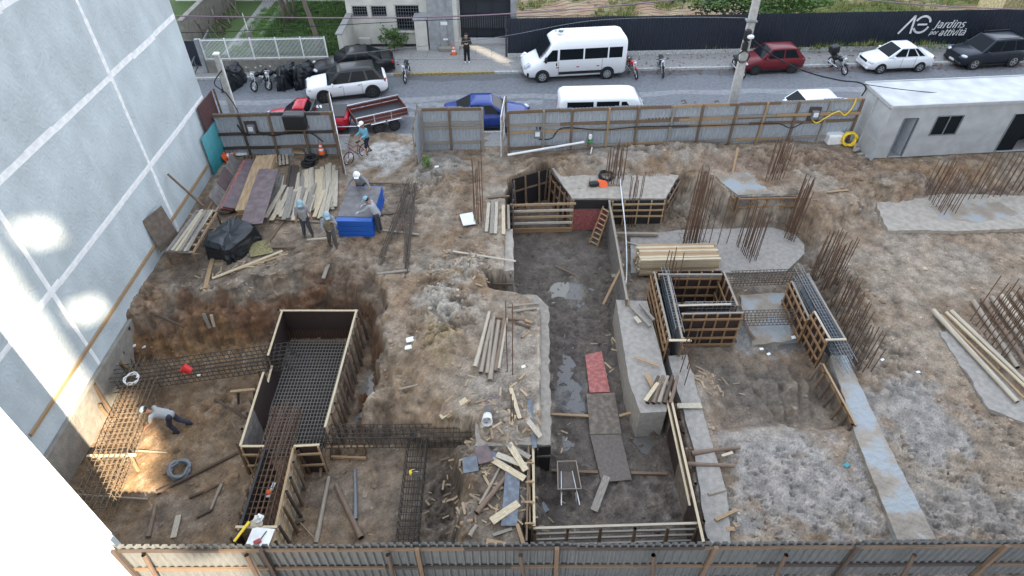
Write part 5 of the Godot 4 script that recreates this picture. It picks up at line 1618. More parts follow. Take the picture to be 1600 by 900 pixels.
func build_steel() -> void:
	var sb := thing("steel_bundle", "loose bundle of long dark steel bars lying right of the panel stack", "steel bars", Vector3(-4.83, 0, -21.41))
	for q in [[Vector3(-4.68, 0.1, -24.72), Vector3(-5.21, 0.05, -19.35), 5], [Vector3(-4.42, 0.15, -24.54), Vector3(-4.17, 0.05, -18.7), 6], [Vector3(-4.94, 0.12, -24.48), Vector3(-4, 0.05, -18.89), 4], [Vector3(-4.3, 0.1, -24.51), Vector3(-4.69, 0.1, -20.84), 3]]:
		for i in q[2]:
			var e := Vector3(rng.randf_range(-.14, .14), rng.randf_range(.02, .14), rng.randf_range(-.4, .4))
			rod(sb, "bar", on(q[0], .12) + e, on(q[1], .05) + e + Vector3(rng.randf_range(-.1, .1), 0, 0), .035, M[["rust_dark", "wood_dark", "rust_dark"][i % 3]])
	cage("sunlit rusty reinforcement beam lying diagonally along the building wall", Vector3(-12.78, -1.2, -14.82), Vector3(-12.24, -1.25, -9.43), 1.0, .5, 7, 3, .19, "rust_pale", "", .2)
	cage("long reinforcement beam from the building wall to the deep box", Vector3(-13.71, -1.3, -14.27), Vector3(-7.78, -0.9, -15.01), .75, .55, 5, 4, .19, "rust_black", "", .2)
	cage("reinforcement beam lying inside the narrow trench formwork", Vector3(-7.32, -0.85, -12.7), Vector3(-7.18, -0.8, -8.39), .85, .4, 7, 3, .2, "rust", "", .2)
	cage("level reinforcement beam from the deep box towards the concrete cap", Vector3(-6.08, -1.2, -11.83), Vector3(-1.34, -1.2, -11.88), .5, .55, 4, 4, .2, "rust_black", "", .3)
	cage("reinforcement beam crossing the pit floor towards the near fence", Vector3(-2.99, -1.1, -11.76), Vector3(-2.99, -1.5, -8.58), .6, .42, 5, 3, .2, "rust_black", "", .2)
	cage("grey reinforcement cage standing in the left wall of the grid box", Vector3(5.88, -0.2, -18.57), Vector3(5.83, -0.2, -15.45), .26, .5, 3, 3, .14, "steel_grey", "", .2)
	cage("thin reinforcement cage in the front wall of the grid box", Vector3(6.31, 0, -16.66), Vector3(8.19, 0, -16.69), .2, .3, 3, 3, .16, "steel_grey")
	cage("upper of the two low cages between the box and right wall", Vector3(8.77, -0.9, -19.12), Vector3(11.6, -0.9, -19.27), .4, .45, 4, 4, .14, "rust_dark")
	cage("lower of the two low cages between the box and right wall", Vector3(8.7, -0.9, -16.92), Vector3(11.3, -0.9, -17.02), .4, .4, 4, 4, .14, "rust_dark")
	cage("steep grey reinforcement cage inside the double wall form at right", Vector3(11.13, -0.2, -18.34), Vector3(11.34, -0.35, -14.33), .42, .45, 5, 3, .16, "steel_grey", "", .5)
	starters("starter bars with a black rag on top, left of the stacked boards", [Vector3(-1.61, -0.1, -21.85), Vector3(-1.52, -0.1, -21.71), Vector3(-1.42, -0.1, -21.89), Vector3(-1.3, -0.1, -21.63), Vector3(-1.23, -0.1, -21.98), Vector3(-1.48, -0.1, -22.03), Vector3(-1.29, -0.1, -22.12)], 3.0, 1.0, [])
	starters("pair of long thin bars standing by the log pile", [Vector3(-0.15, -0.2, -13.7), Vector3(0.02, -0.2, -13.6)], 3.5, .2, [])
	starters("pair of bars leaning over the debris below the log pile", [Vector3(-0.04, -0.2, -11.76), Vector3(0.06, -0.2, -11.71)], 1.4, .2, [])
	starters("starter bars on the dusty slab by the white pipe", rect_feet(Vector3(4.29, 0.05, -24.9), Vector3(5.02, 0.05, -24.64), Vector3(.15, 0, -.5), 7), 1.9, .3, [])
	starters("starter bars just in front of the railed slab front", rect_feet(Vector3(5.21, -1.3, -23.49), Vector3(5.62, -1.3, -23.49), Vector3(.1, 0, -.3), 4), 2.4, .3, [])
	starters("tall dense starter bars at the left end of the grey pad", rect_feet(Vector3(7.39, -1.25, -21.49), Vector3(7.98, -1.25, -21.4), Vector3(.25, 0, -.9), 7, 3), 3.5, .35, [.3, .7])
	starters("loose single bars in the middle of the grey pad", [Vector3(8.68, -1.25, -22.07), Vector3(9.04, -1.25, -22.02), Vector3(9.46, -1.25, -22.11), Vector3(8.43, -1.25, -22.2)], 2.7, .5, [])
	starters("slanting row of starter bars in the middle right of the grey pad", rect_feet(Vector3(9.86, -1.25, -22.02), Vector3(10.14, -1.25, -20.81), Vector3(.3, 0, -.1), 10), 2.3, .3, [.4])
	starters("starter bars with tied base at the rounded end of the pad", rect_feet(Vector3(12.08, -1.25, -22.48), Vector3(12.45, -1.25, -22.2), Vector3(.2, 0, -.5), 8), 2.9, .3, [.25, .35])
	starters("starter bars on the bluish slab beside the tall timber", rect_feet(Vector3(11.71, 0.02, -25.11), Vector3(12.51, 0.02, -25.22), Vector3(.15, 0, -.45), 8), 1.9, .25, [])
	starters("rusty starter bars in front of the container window", rect_feet(Vector3(19.16, -0.6, -25.03), Vector3(19.3, -0.6, -23.27), Vector3(.55, 0, -.1), 12), 1.9, .25, [])
	starters("evenly spaced starter bars along the bank at far right", rect_feet(Vector3(21.04, -0.6, -24.51), Vector3(25.21, -0.6, -25.14), Vector3(.1, 0, -.35), 14), 2.1, .2, [])
	starters("row of rusty bars leaning over the log pile at the right edge", rect_feet(Vector3(17.2, -0.7, -16.83), Vector3(17.42, -0.7, -14.93), Vector3(1.5, 0, -.1), 9, 3), 2.0, .2, [.1])
	starters("bars rising above the back of the right double wall", rect_feet(Vector3(12.04, -0.9, -19.35), Vector3(12.8, -0.9, -19.59), Vector3(.2, 0, .6), 12), 2.2, .3, [.7])
	starters("thin bars along the outer face of the right double wall", rect_feet(Vector3(12.51, -0.9, -18.07), Vector3(12.15, -0.9, -14.37), Vector3(.3, 0, 0), 16), 1.5, .3, [])
	starters("bars standing above the back left corner of the grid box", rect_feet(Vector3(5.93, -0.3, -18.75), Vector3(6.29, -0.3, -18.83), Vector3(.1, 0, .5), 3), 1.5, .25, [])
	starters("bars standing along the beam strip below the grid box", [Vector3(5.77, -0.55, -14.22), Vector3(5.81, -0.55, -13.66), Vector3(5.95, -0.55, -14.8), Vector3(6.04, -0.55, -14.36)], 1.9, .4, [])


# ---------------------------------------------------------------- loose timber, stacks and small things
# rows of [from, to, width, thickness, material, label]
func boards(called: String, category: String, group: String, rows: Array, lift := .04) -> void:
	for r in rows:
		var a := on(r[0], lift + rng.randf_range(0, .03))
		var b := on(r[1], lift + rng.randf_range(0, .03))
		a.y = maxf(a.y, r[0].y)
		b.y = maxf(b.y, r[1].y)
		tag(plank(self, called, a, b, r[2], r[3], M[r[4]]), r[5], category, group)


func logs(rows: Array, group := "") -> void:
	for r in rows:
		var a := on(r[0], r[2] * .5)
		var b := on(r[1], r[2] * .5)
		a.y = maxf(a.y, r[0].y)
		b.y = maxf(b.y, r[1].y)
		tag(pole(self, "log", a, b, r[2], M[r[3]]), r[4], "log", group)


# a pile whose boards lie along d, in layers; every board is a part
func stack(called: String, label: String, category: String, a: Vector3, b: Vector3, w: float, rows: int, layers: int, t: float, mats: Array, spread := .03, group := "") -> Node3D:
	var s := thing(called, label, category, Vector3((a.x + b.x) / 2, a.y, (a.z + b.z) / 2), 0.0, group)
	var d := Vector3(b.x - a.x, 0, b.z - a.z).normalized()
	var side := d.cross(Vector3.UP)
	for j in layers:
		for i in rows:
			var off: Vector3 = side * (w * (i - (rows - 1) / 2.0)) + Vector3.UP * (t * (j + .5)) + side * rng.randf_range(-spread, spread)
			var e := rng.randf_range(-spread, spread) * 3.0
			plank(s, "board", a + off + d * e, b + off + d * (e + rng.randf_range(-spread, spread) * 2.0) + side * rng.randf_range(-spread, spread), w * .97, t * .92, M[mats[rng.randi_range(0, mats.size() - 1)]])
	return s


func build_stacks() -> void:
	var g := ["wood_pale", "wood_pale", "wood_grey", "wood_new"]
	# new timber beside the grid box
	stack("timber_stack", "neat stack of fresh yellow timber on the grey pad behind the grid box", "timber stack", Vector3(5.23, -1.2, -20.41), Vector3(8.48, -1.2, -20.5), .13, 8, 8, .105, ["wood_new", "wood_new", "wood_tan"], .02)
	# grey boards right of the panel stacks: single boards strewn side by side
	var lo := stack("timber_stack", "spread pile of pale grey weathered boards near the gate leaf", "timber stack", Vector3(-8.71, 0, -22.97), Vector3(-9.36, 0, -25.96), .17, 12, 3, .035, g, .1)
	for i in 16:
		var a := Vector3(-10.4 + i * .16 + rng.randf_range(-.1, .1), .14 + rng.randf_range(0, .06), -22.1 + rng.randf_range(-.25, .25))
		var b := a + Vector3(rng.randf_range(-.5, .35), rng.randf_range(-.02, .06), -rng.randf_range(1.6, 2.6))
		plank(lo, "board", a, b, rng.randf_range(.12, .2), .028, M[g[rng.randi_range(0, 3)]])
	stack("timber_stack", "row of dark brown boards between the panel stack and pale boards", "timber stack", Vector3(-9.86, 0, -22.77), Vector3(-10.42, 0, -26.29), .13, 4, 3, .05, ["wood_brown", "wood_dark", "wood_brown"], .03)
	stack("timber_stack", "narrow row of pale and grey boards against the long purple panels", "timber stack", Vector3(-10.45, 0, -22.77), Vector3(-10.77, 0, -25.57), .12, 4, 3, .05, ["wood_grey", "wood_pale", "ply_grey"], .04)
	# formwork panels
	var s := stack("panel_stack", "tall stack of long purple coated formwork panels with brown edges", "panel stack", Vector3(-11.06, 0, -21.85), Vector3(-11.54, 0, -26.18), .9, 1, 8, .09, ["wood_form", "wood_tan"], .03)
	for i in 2:
		var a := Vector3(-10.79, 0.75, -20.85) + Vector3(.45 * i, 0, 0)
		plank(s, "panel", a, a + (Vector3(-11.01, 0.75, -24.98) - Vector3(-10.56, 0.75, -20.85)), .44, .03, M.ply_purple)
	s = thing("panel_stack", "leaning formwork panels with pinkish and grey faces beside the wall", "panel stack", Vector3(-12.42, 0, -23.25))
	for i in 5:
		var a := Vector3(-12.39, 0, -22.49) + Vector3(.12 * i - .2, .1 + .07 * i, 0)
		var b := Vector3(-12.43, 0, -26.29) + Vector3(.12 * i - .3, .12 + .08 * i, 0)
		plank(s, "panel", a, b, .55, .03, M[["ply_grey", "wood_tan", "ply_purple", "ply_pink", "ply_purple"][i]], .25)
	for i in 3:
		var a := Vector3(-12.93, 0, -22.77).lerp(Vector3(-13.03, 0, -26.29), i / 3.0)
		var b := Vector3(-12.93, 0, -22.77).lerp(Vector3(-13.03, 0, -26.29), (i + .95) / 3.0)
		plank(s, "panel", a + Vector3(.1, .45, 0), b + Vector3(.1, .45, 0), .75, .03, M[["ply_grey", "ply_purple", "ply_grey"][i]], 1.15)
	s = stack("timber_stack", "old brown boards lying along the foot of the rendered wall", "timber stack", Vector3(-13.18, 0, -22.08), Vector3(-13.23, 0, -25.3), .16, 3, 2, .05, ["wood_brown", "wood_grey", "wood_tan"], .05)
	# blue edged panels the men are stacking
	s = thing("panel_stack", "stack of blue edged formwork panels with dark tops, men at work around", "panel stack", Vector3(-6.43, 0, -20.89))
	var fl := Vector3(-7.17, 0, -20.89)
	var fr := Vector3(-5.72, 0, -20.89)
	for i in 13:
		var j := Vector3(rng.randf_range(-.03, .03), .1 + i * .062, rng.randf_range(-.03, .03))
		var x := fr - fl
		part(s, "panel", bx(Vector3(x.length(), .052, 2.55)), M.ply_blue, Transform3D(Basis(Vector3.UP, -.03 + rng.randf_range(-.008, .008)), (fl + fr) / 2 + Vector3(.05, 0, -1.28) + j))
		if i == 12:
			part(s, "sheet", bx(Vector3(x.length() - .03, .012, 2.2)), M.ply_grey_dark, Transform3D(Basis(Vector3.UP, -.03), (fl + fr) / 2 + Vector3(.05, .04, -1.4) + j))
	for z in [-.3, -2.2]:
		beam(s, "bearer", fl + Vector3(-.1, .04, z), fr + Vector3(.15, .04, z), .08, .08, M.wood_tan)
	# carpenter's table with boards
	var t := thing("work_table", "rough timber work table standing by the rendered wall", "table", Vector3(-12.81, 0, -19.73))
	var c := [Vector3(-13.35, 0.75, -19.13), Vector3(-12.31, 0.75, -19.06), Vector3(-12.29, 0.75, -21.73), Vector3(-13.16, 0.75, -21.73)]
	for i in 7:
		var u := i / 6.0
		plank(t, "board", c[0].lerp(c[3], u), c[1].lerp(c[2], u), .1, .04, M[["wood_grey", "wood_tan", "wood_brown"][i % 3]])
	plank(t, "rail", c[0] + Vector3(0, -.07, 0), c[3] + Vector3(0, -.07, 0), .04, .1, M.wood_tan)
	plank(t, "rail", c[1] + Vector3(0, -.07, 0), c[2] + Vector3(0, -.07, 0), .04, .1, M.wood_tan)
	for p in c:
		beam(t, "leg", p + Vector3(0, -.08, 0), on(p, -.03), .07, .07, M.wood_brown)
	beam(t, "brace", c[1] + Vector3(.02, -.1, 0), on(c[1].lerp(c[2], .35), .02), .06, .04, M.wood_tan)
	for i in 9:
		var u := .1 + .8 * i / 8.0 + rng.randf_range(-.05, .05)
		var v := clampf(u + rng.randf_range(-.12, .12), .05, .95)
		tag(plank(self, "board", c[0].lerp(c[1], u) + Vector3(0, .05 + .018 * (i % 3), .05), c[3].lerp(c[2], v) + Vector3(0, .05 + .018 * (i % 3), rng.randf_range(-.2, .3)), .11, .025, M[["wood_grey", "ply_grey", "wood_pale", "wood_grey", "wood_new"][i % 5]]), ["first", "second", "third", "fourth", "fifth", "sixth", "seventh", "eighth", "ninth"][i] + " loose board from the wall side on the rough work table", "board", "boards on the work table")
	var o := part(self, "leaning_board", bx(Vector3(1.05, 1.5, .02)), M.ply_dirty, Transform3D(Basis(Vector3.UP, 1.22).rotated(Vector3(0, 0, 1), .12), Vector3(-13.75, 1.12, -20.03)))
	tag(o, "brown plywood board leaning on the wall behind the work table", "board")
	tag(pole(self, "leaning_post", Vector3(-12.91, 0.8, -22.03), Vector3(-13.9, 2.3, -22.13), .1, M.wood_brown), "slim timber post leaning from the table up to the wall", "post")
	# tarpaulin
	var st := begin()
	var n := FastNoiseLite.new()
	n.frequency = 1.1
	n.seed = 4
	n.fractal_octaves = 3
	var ring := []
	for k in 9:
		var u := k / 8.0
		var r := PackedVector3Array()
		for j in 30:
			var a := TAU * j / 30
			var sx := signf(cos(a)) * pow(absf(cos(a)), .45) * .72
			var sz := signf(sin(a)) * pow(absf(sin(a)), .45) * .95
			var k2 := 1.0 + (.09 * sin(a * 7.0) + .06 * sin(a * 11.0 + 1.0)) * (1.0 - minf(u, .8) / .8)
			var shrink: float = 1.0 if u < .7 else lerpf(1.0, .02, (u - .7) / .3)
			var y: float = minf(u / .7, 1.0) * .78 + (.05 if u > .7 else 0.0)
			var p := Vector3(sx * k2 * shrink, y, sz * k2 * shrink)
			p += Vector3(n.get_noise_2d(p.y * 4.0, a * 2.0), n.get_noise_2d(p.x * 2.0 + 9.0, p.z * 2.0) * 1.3, n.get_noise_2d(p.y * 4.0 + 40.0, a * 2.0)) * .07
			r.append(p)
		ring.append(r)
	loft(st, ring)
	o = part(self, "tarpaulin_cover", done(st), M.tarp, Transform3D(Basis(Vector3.UP, -.35), Vector3(-11.3, 0, -20.3) + Vector3(0, -.03, 0)))
	tag(o, "crumpled black tarpaulin over a pile beside the work table", "tarpaulin")
	# pallets
	for q in [[Vector3(-12.44, 0, -26.64), .05, "brown timber pallet lying below the left fence"], [Vector3(-11.36, 0, -26.87), .3, "pale worn timber pallet lying beside the brown pallet"]]:
		t = thing("pallet", q[2], "pallet", on(q[0]), q[1], "pallets by the left fence")
		for i in 7:
			part(t, "slat", shape.plank[1 + i % 4], M[["wood_brown", "wood_pale"][0 if q[1] < .1 else 1]], Transform3D(Basis().scaled(Vector3(1.2, .022, .1)), Vector3(0, .13, -.5 + i * .167)).rotated(Vector3.UP, PI / 2))
		for i in 3:
			part(t, "bearer", shape.plank[0], M.wood_brown, Transform3D(Basis().scaled(Vector3(1.1, .1, .09)), Vector3(0, .06, -.5 + i * .5)))
	# bricks and tile batch
	s = thing("block_pile", "pile of stacked short timber blocks by the left fence", "timber", on(Vector3(-10.36, 0, -27.58)), .001)
	for j in 5:
		for i in 4:
			part(s, "block", shape.plank[1 + (i + j) % 4], M[["wood_tan", "wood_brown", "wood_pale"][(i + j) % 3]], Transform3D(Basis(Vector3(.55, 0, 0), Vector3(0, .07, 0), Vector3(0, 0, .12)).rotated(Vector3.UP, rng.randf_range(-.2, .2)), Vector3(rng.randf_range(-.05, .05), .05 + j * .085, -.25 + i * .16)))
	s = thing("tyre_stack", "pile of black hoses and tyres before the orange cone", "tyres", on(Vector3(-9.65, 0, -26.52)), .001)
	for i in 3:
		var tm := TorusMesh.new()
		tm.inner_radius = .2
		tm.outer_radius = .34
		tm.rings = 20
		tm.ring_segments = 8
		part(s, "tyre", tm, M.rubber, Transform3D(Basis().rotated(Vector3(0, 0, 1), rng.randf_range(-.15, .15)), Vector3(.1 * i - .1, .08 + .13 * i, -.05 * i)))
	for q in [[Vector3(-9.18, 0.25, -27.16), .0, "orange and white cone standing on rubble near gate leaf"], [Vector3(-13.74, 0.25, -26.8), 1.15, "orange and white cone lying tilted near the teal screen"], [Vector3(-3.65, 0.02, -39.45), .0, "orange and white cone on the pavement beside the standing man"]]:
		t = thing("traffic_cone", q[2], "traffic cone", q[0], .001)
		var rot := Basis(Vector3(0, 0, 1), -q[1])
		part(t, "cone", lathe([[.17, .03], [.02, .62], [.0, .63]], 14), M.orange, Transform3D(rot, Vector3.ZERO))
		part(t, "base", bevel_box(Vector3(.42, .04, .42), .01, Vector3(0, .015, 0)), M.rust if q[1] == 0.0 else M.orange, Transform3D(rot, Vector3.ZERO))
		for k in [[.2, .3], [.4, .48]]:
			part(t, "band", lathe([[.17 - .26 * (k[0] - .03) + .004, k[0]], [.17 - .26 * (k[1] - .03) + .004, k[1]]], 14), M.white, Transform3D(rot, Vector3.ZERO))
	# pale bags, slabs
	for q in [[Vector3(-12.25, 0, -27.82), "pale stacked cement bags below the left fence", 5], [Vector3(-13.13, 0, -27.4), "loose whitish rubble bags beside the lying cone", 3]]:
		s = thing("bag_pile", q[1], "bags", on(q[0]), .001)
		for i in q[2]:
			part(s, "bag", bevel_box(Vector3(.6, .16, .4), .07), M.white if i % 2 else M.pavement, Transform3D(Basis(Vector3.UP, rng.randf_range(-.4, .4)), Vector3(-.5 + .5 * (i % 3), .1 + .14 * (i / 3), rng.randf_range(-.1, .1))))
	s = thing("black_bin", "black plastic tank hung on the left fence", "tank", Vector3(-10.13, 1.93, -27.3), .001)
	part(s, "tank", bevel_box(Vector3(1.0, .75, .6), .06), M.black_plastic)
	part(s, "bracket", bx(Vector3(1.05, .05, .5), Vector3(0, -.4, 0)), M.wood_brown)
	part(s, "strut", bx(Vector3(.06, 1.5, .06), Vector3(.35, -1.15, .1)), M.wood_brown)


func build_timber() -> void:
	# logs on the concrete cap
	logs([[Vector3(-1.22, -0.05, -13.86), Vector3(-0.84, -0.05, -16.45), .15, "wood_pale", "longest and palest log at the left end of the log pile"], [Vector3(-1.02, -0.05, -13.64), Vector3(-0.73, -0.05, -16.03), .14, "log_grey", "grey log second from left in the log pile"], [Vector3(-0.82, -0.05, -13.58), Vector3(-0.65, -0.05, -16.19), .14, "log_grey", "grey log third from left in the log pile"],
		[Vector3(-0.71, -0.05, -13.31), Vector3(-0.48, -0.05, -15.99), .16, "log_grey", "thick log reaching furthest towards the camera in the log pile"], [Vector3(-0.55, -0.05, -13.69), Vector3(-0.28, -0.05, -16.12), .14, "log_bark", "brown log second from right in the log pile"], [Vector3(-0.45, -0.05, -13.8), Vector3(-0.18, -0.05, -16.19), .11, "wood_pale", "thin pale pole at the right end of the log pile"]], "logs piled on the concrete cap")
	logs([[Vector3(0, -0.05, -16.51), Vector3(0.89, -0.05, -16.71), .1, "log_grey", "short grey branch right of the log pile, uppermost"], [Vector3(-0.58, -0.05, -16.19), Vector3(0.51, -0.05, -16.09), .12, "log_bark", "brown log end lying across behind the log pile"], [Vector3(0.14, -0.05, -15.93), Vector3(0.64, -0.05, -15.71), .12, "log_dark", "dark stub of log right of the long thin bars"],
		[Vector3(0.46, -0.05, -16.03), Vector3(0.73, -0.05, -15.93), .12, "wood_tan", "stubby fresh cut log end right of the log pile"], [Vector3(-0.12, -0.05, -16.78), Vector3(0.99, -0.05, -17.05), .1, "log_grey", "crooked grey branch along the far edge of the concrete cap"], [Vector3(0.34, -0.05, -15.25), Vector3(0.63, -0.05, -15.49), .07, "wood_tan", "small tan stick on the concrete cap"]])
	logs([[Vector3(-5.72, -1.75, -8.7), Vector3(-5.81, -1.75, -10.89), .14, "log_grey", "long grey pole lying straight right of the trench form"], [Vector3(-4.42, -1.75, -8.85), Vector3(-5.52, -1.75, -10.6), .17, "log_bark", "crooked reddish brown log on the pit floor"], [Vector3(-4.69, -1.75, -9.45), Vector3(-5.04, -1.75, -11.12), .12, "steel_grey", "straight pale grey pole right of the crooked log"],
		[Vector3(-6.09, -1.75, -10.89), Vector3(-5.99, -1.2, -11.59), .12, "log_bark", "brown log propped up at the corner of the deep box"],
		[Vector3(-11.04, -1.75, -10.33), Vector3(-8.96, -1.75, -11.76), .12, "log_dark", "long dark pole across the left pit floor below the box"], [Vector3(-9.96, -1.75, -10.16), Vector3(-9.16, -1.75, -10.66), .1, "log_dark", "upper arm of the bent dark timber on the pit floor"], [Vector3(-9.13, -1.75, -10.64), Vector3(-9.16, -1.75, -9.78), .1, "log_grey", "right arm of the bent dark timber on the pit floor"],
		[Vector3(-9.5, -1.75, -9.53), Vector3(-9.15, -1.75, -9.76), .09, "log_dark", "short foot of the bent dark timber on the pit floor"], [Vector3(-10.69, -1.75, -8.89), Vector3(-10.92, -1.75, -9.9), .14, "log_bark", "stout brown log beside the broken tile at lower left"], [Vector3(-13.63, -1.7, -10.2), Vector3(-11.18, -1.7, -10.09), .08, "log_grey", "thin pale pole across the lit end of the steel beam"],
		[Vector3(-12.72, -1.75, -11.88), Vector3(-11.27, -1.75, -11.78), .07, "log_grey", "thin pale rail lying right of the wooden trestle"], [Vector3(-10.38, -1.75, -13.83), Vector3(-9.1, -1.75, -13.1), .1, "log_dark", "dark timber lying left of the deep box"], [Vector3(-14.11, -1.7, -16.98), Vector3(-12.23, -1.7, -16.58), .1, "log_dark", "dark timber lying at the foot of the red bank"],
		[Vector3(-3.7, -1, -13.26), Vector3(-3.06, -1, -13.29), .08, "log_grey", "short grey stick lying alone on the brown path"], [Vector3(-9.56, -1.75, -12.97), Vector3(-8.85, -1.75, -12.2), .08, "log_bark", "brown stick leaning at the left side of the deep box"]])
	logs([[Vector3(-0.98, -0.3, -8.83), Vector3(-0.06, -0.3, -10.17), .15, "log_bark", "stout brown log leaning across the debris heap"], [Vector3(-0.9, -0.3, -9.11), Vector3(-0.32, -0.3, -10.44), .09, "log_grey", "thin grey pole beside the stout log on the debris heap"], [Vector3(-1.4, -0.9, -8.55), Vector3(-1.06, -0.9, -8.6), .13, "wood_tan", "short cut log lying at the edge of the dark earth"], [Vector3(-1.14, -0.7, -8.16), Vector3(-0.98, -0.7, -8.49), .13, "log_grey", "short grey log near the near fence, below the dark earth"]])
	logs([[Vector3(5.49, -0.6, -10.99), Vector3(7.04, -0.6, -11.22), .15, "log_bark", "upper of two brown logs lying across the beam strip"], [Vector3(5.26, -0.6, -10.63), Vector3(6.71, -0.6, -10.57), .14, "log_bark", "lower of two brown logs lying across the beam strip"], [Vector3(5.69, -0.6, -9.62), Vector3(6.24, -0.6, -9.76), .1, "log_grey", "short grey log end on the near end of the beam strip"]])
	# long timbers at right
	logs([[Vector3(15.87, -0.55, -17.19), Vector3(16.57, -0.55, -12.92), .18, "wood_pale", "leftmost and thickest of the long pale timbers at right"], [Vector3(16.04, -0.55, -16.95), Vector3(16.88, -0.55, -13.07), .1, "wood_tan", "second of the long pale timbers at right"], [Vector3(16.26, -0.5, -17.03), Vector3(17.17, -0.5, -13.41), .12, "wood_new", "third of the long pale timbers at right, yellowish"], [Vector3(16.48, -0.5, -17.1), Vector3(17.33, -0.5, -13.46), .15, "wood_pale", "rightmost of the long pale timbers at right"]], "long timbers lying at the right edge")
	for i in 7:
		var u := i * 16
		logs([[Vector3(17.7, -0.6, -17.76) + Vector3(.42 * i, 0, -.1 * i), Vector3(17.48, -0.6, -14.43) + Vector3(.42 * i, 0, -.1 * i), .17, ["log_grey", "log_bark", "log_grey", "wood_pale"][i % 4], ["first", "second", "third", "fourth", "fifth", "sixth", "seventh"][i] + " round log from the left under the rusty bars at the right edge"]], "round logs under the rusty bars")
	var n := "plank"
	boards("plank", n, "", [[Vector3(-11.58, 0, -17.76), Vector3(-11.97, 0, -19.81), .16, .04, "wood_tan", "tan plank lying away from the tarpaulin towards the pit"], [Vector3(-11.51, 0, -18.34), Vector3(-9.25, 0, -20.01), .12, .04, "wood_new", "long fresh yellow plank on the dark soil by the tarpaulin"], [Vector3(-11.17, 0, -18.64), Vector3(-8.99, 0, -19.81), .1, .03, "wood_tan", "thin tan plank just behind the long fresh plank"],
		[Vector3(-10.81, 0, -20.3), Vector3(-8.78, 0, -20.21), .12, .04, "wood_brown", "dark brown board lying below the feet of the left worker"], [Vector3(-10.04, 0, -20.34), Vector3(-9.66, 0, -22.63), .12, .05, "wood_brown", "brown timber sloping up left of the first worker"], [Vector3(-10.1, 0, -22.22), Vector3(-8.19, 0, -21.99), .1, .04, "log_grey", "grey batten lying behind the left worker"],
		[Vector3(-8.44, 0, -20.76), Vector3(-7.34, 0, -20.8), .09, .06, "wood_pale", "pale batten lying on the ground between the two left workers"],
		[Vector3(-7.35, -0.2, -18.6), Vector3(-7.16, 0, -20.55), .14, .05, "wood_grey", "grey plank running down into the pit from the second worker"], [Vector3(-11.46, -0.4, -16.86), Vector3(-11.4, -1.6, -16.75), .12, .05, "wood_grey", "plank leaning on the red bank of the left pit"], [Vector3(-11.22, -0.5, -16.9), Vector3(-11.25, -1.6, -16.82), .1, .05, "wood_pale", "pale plank beside the plank leaning on the red bank"],
		[Vector3(-5.22, -0.1, -18.6), Vector3(-3.98, 0, -18.75), .1, .04, "wood_grey", "grey batten at the crest above the deep box"], [Vector3(-4.75, 0, -24.77), Vector3(-7.08, 0, -24.98), .09, .05, "wood_brown", "dark batten lying on the ground right of the stackers"], [Vector3(-5.41, 0, -21.32), Vector3(-3.86, 0, -21.06), .1, .05, "wood_grey", "grey timber under the steel bundle, nearest"], [Vector3(-5.68, 0, -22.54), Vector3(-4.46, 0, -22.77), .1, .05, "wood_brown", "brown timber under the steel bundle, middle"]])
	boards("plank", n, "", [[Vector3(-9.96, -1.75, -8.89), Vector3(-10.08, -1.75, -9.59), .16, .03, "wood_pale", "pale plank lying alone on the pit floor near the near fence"], [Vector3(-2.37, 0, -19.89), Vector3(0.15, 0, -19.41), .09, .03, "wood_pale", "long thin pale batten left of the braced hole"],
		[Vector3(-2.25, -0.7, -12.09), Vector3(-1.44, -0.2, -12.6), .18, .03, "wood_new", "upper yellow plank at the left edge of the debris"], [Vector3(-2.05, -0.8, -12.09), Vector3(-1.33, -0.1, -12.57), .1, .03, "wood_tan", "thin tan plank crossing the yellow plank by the debris"], [Vector3(-0.04, -0.1, -12.98), Vector3(0.24, -0.1, -11.79), .12, .03, "wood_new", "pointed yellow plank below the log pile"],
		[Vector3(0.56, 0.15, -12.46), Vector3(0.69, -0.15, -10.9), .13, .04, "ply_bluegrey", "blue painted plank standing against the concrete cap"], [Vector3(0.49, 0, -11.67), Vector3(0.87, 0, -11.2), .16, .03, "wood_pale", "pale plank end right of the blue plank"],
		[Vector3(-0.1, -0.2, -11), Vector3(0.41, -0.1, -10.11), .2, .03, "wood_new", "fresh plank on top of the debris fan, steepest"], [Vector3(-0.46, -0.15, -10.68), Vector3(0.41, -0.1, -10.26), .18, .03, "wood_pale", "wide pale plank in the debris fan, second"], [Vector3(-0.65, -0.2, -10.58), Vector3(0.37, -0.15, -9.87), .2, .03, "wood_new", "wide yellowish plank in the debris fan, lowest"], [Vector3(-0.19, -0.2, -10.98), Vector3(0.53, -0.1, -10.54), .14, .03, "wood_grey", "grey plank at the top of the debris fan"], [Vector3(-0.77, -0.2, -10.8), Vector3(0, -0.2, -10.45), .16, .03, "ply_bluegrey", "bluish board under the debris fan"],
		[Vector3(-0.56, -0.2, -8.59), Vector3(0.18, -0.2, -9.14), .22, .03, "wood_new", "yellow plank lying on the bluish sheet"], [Vector3(0.14, -0.3, -8.54), Vector3(0.31, -0.3, -8), .1, .03, "wood_tan", "thin tan stick left of the trench corner"], [Vector3(-0.52, -0.3, -8.25), Vector3(0, -0.3, -8.43), .09, .03, "wood_grey", "grey stick below the bluish sheet"], [Vector3(-0.69, -0.3, -8.07), Vector3(-0.17, -0.3, -7.97), .16, .03, "wood_tan", "torn tan board by the near fence below the bluish sheet"]])
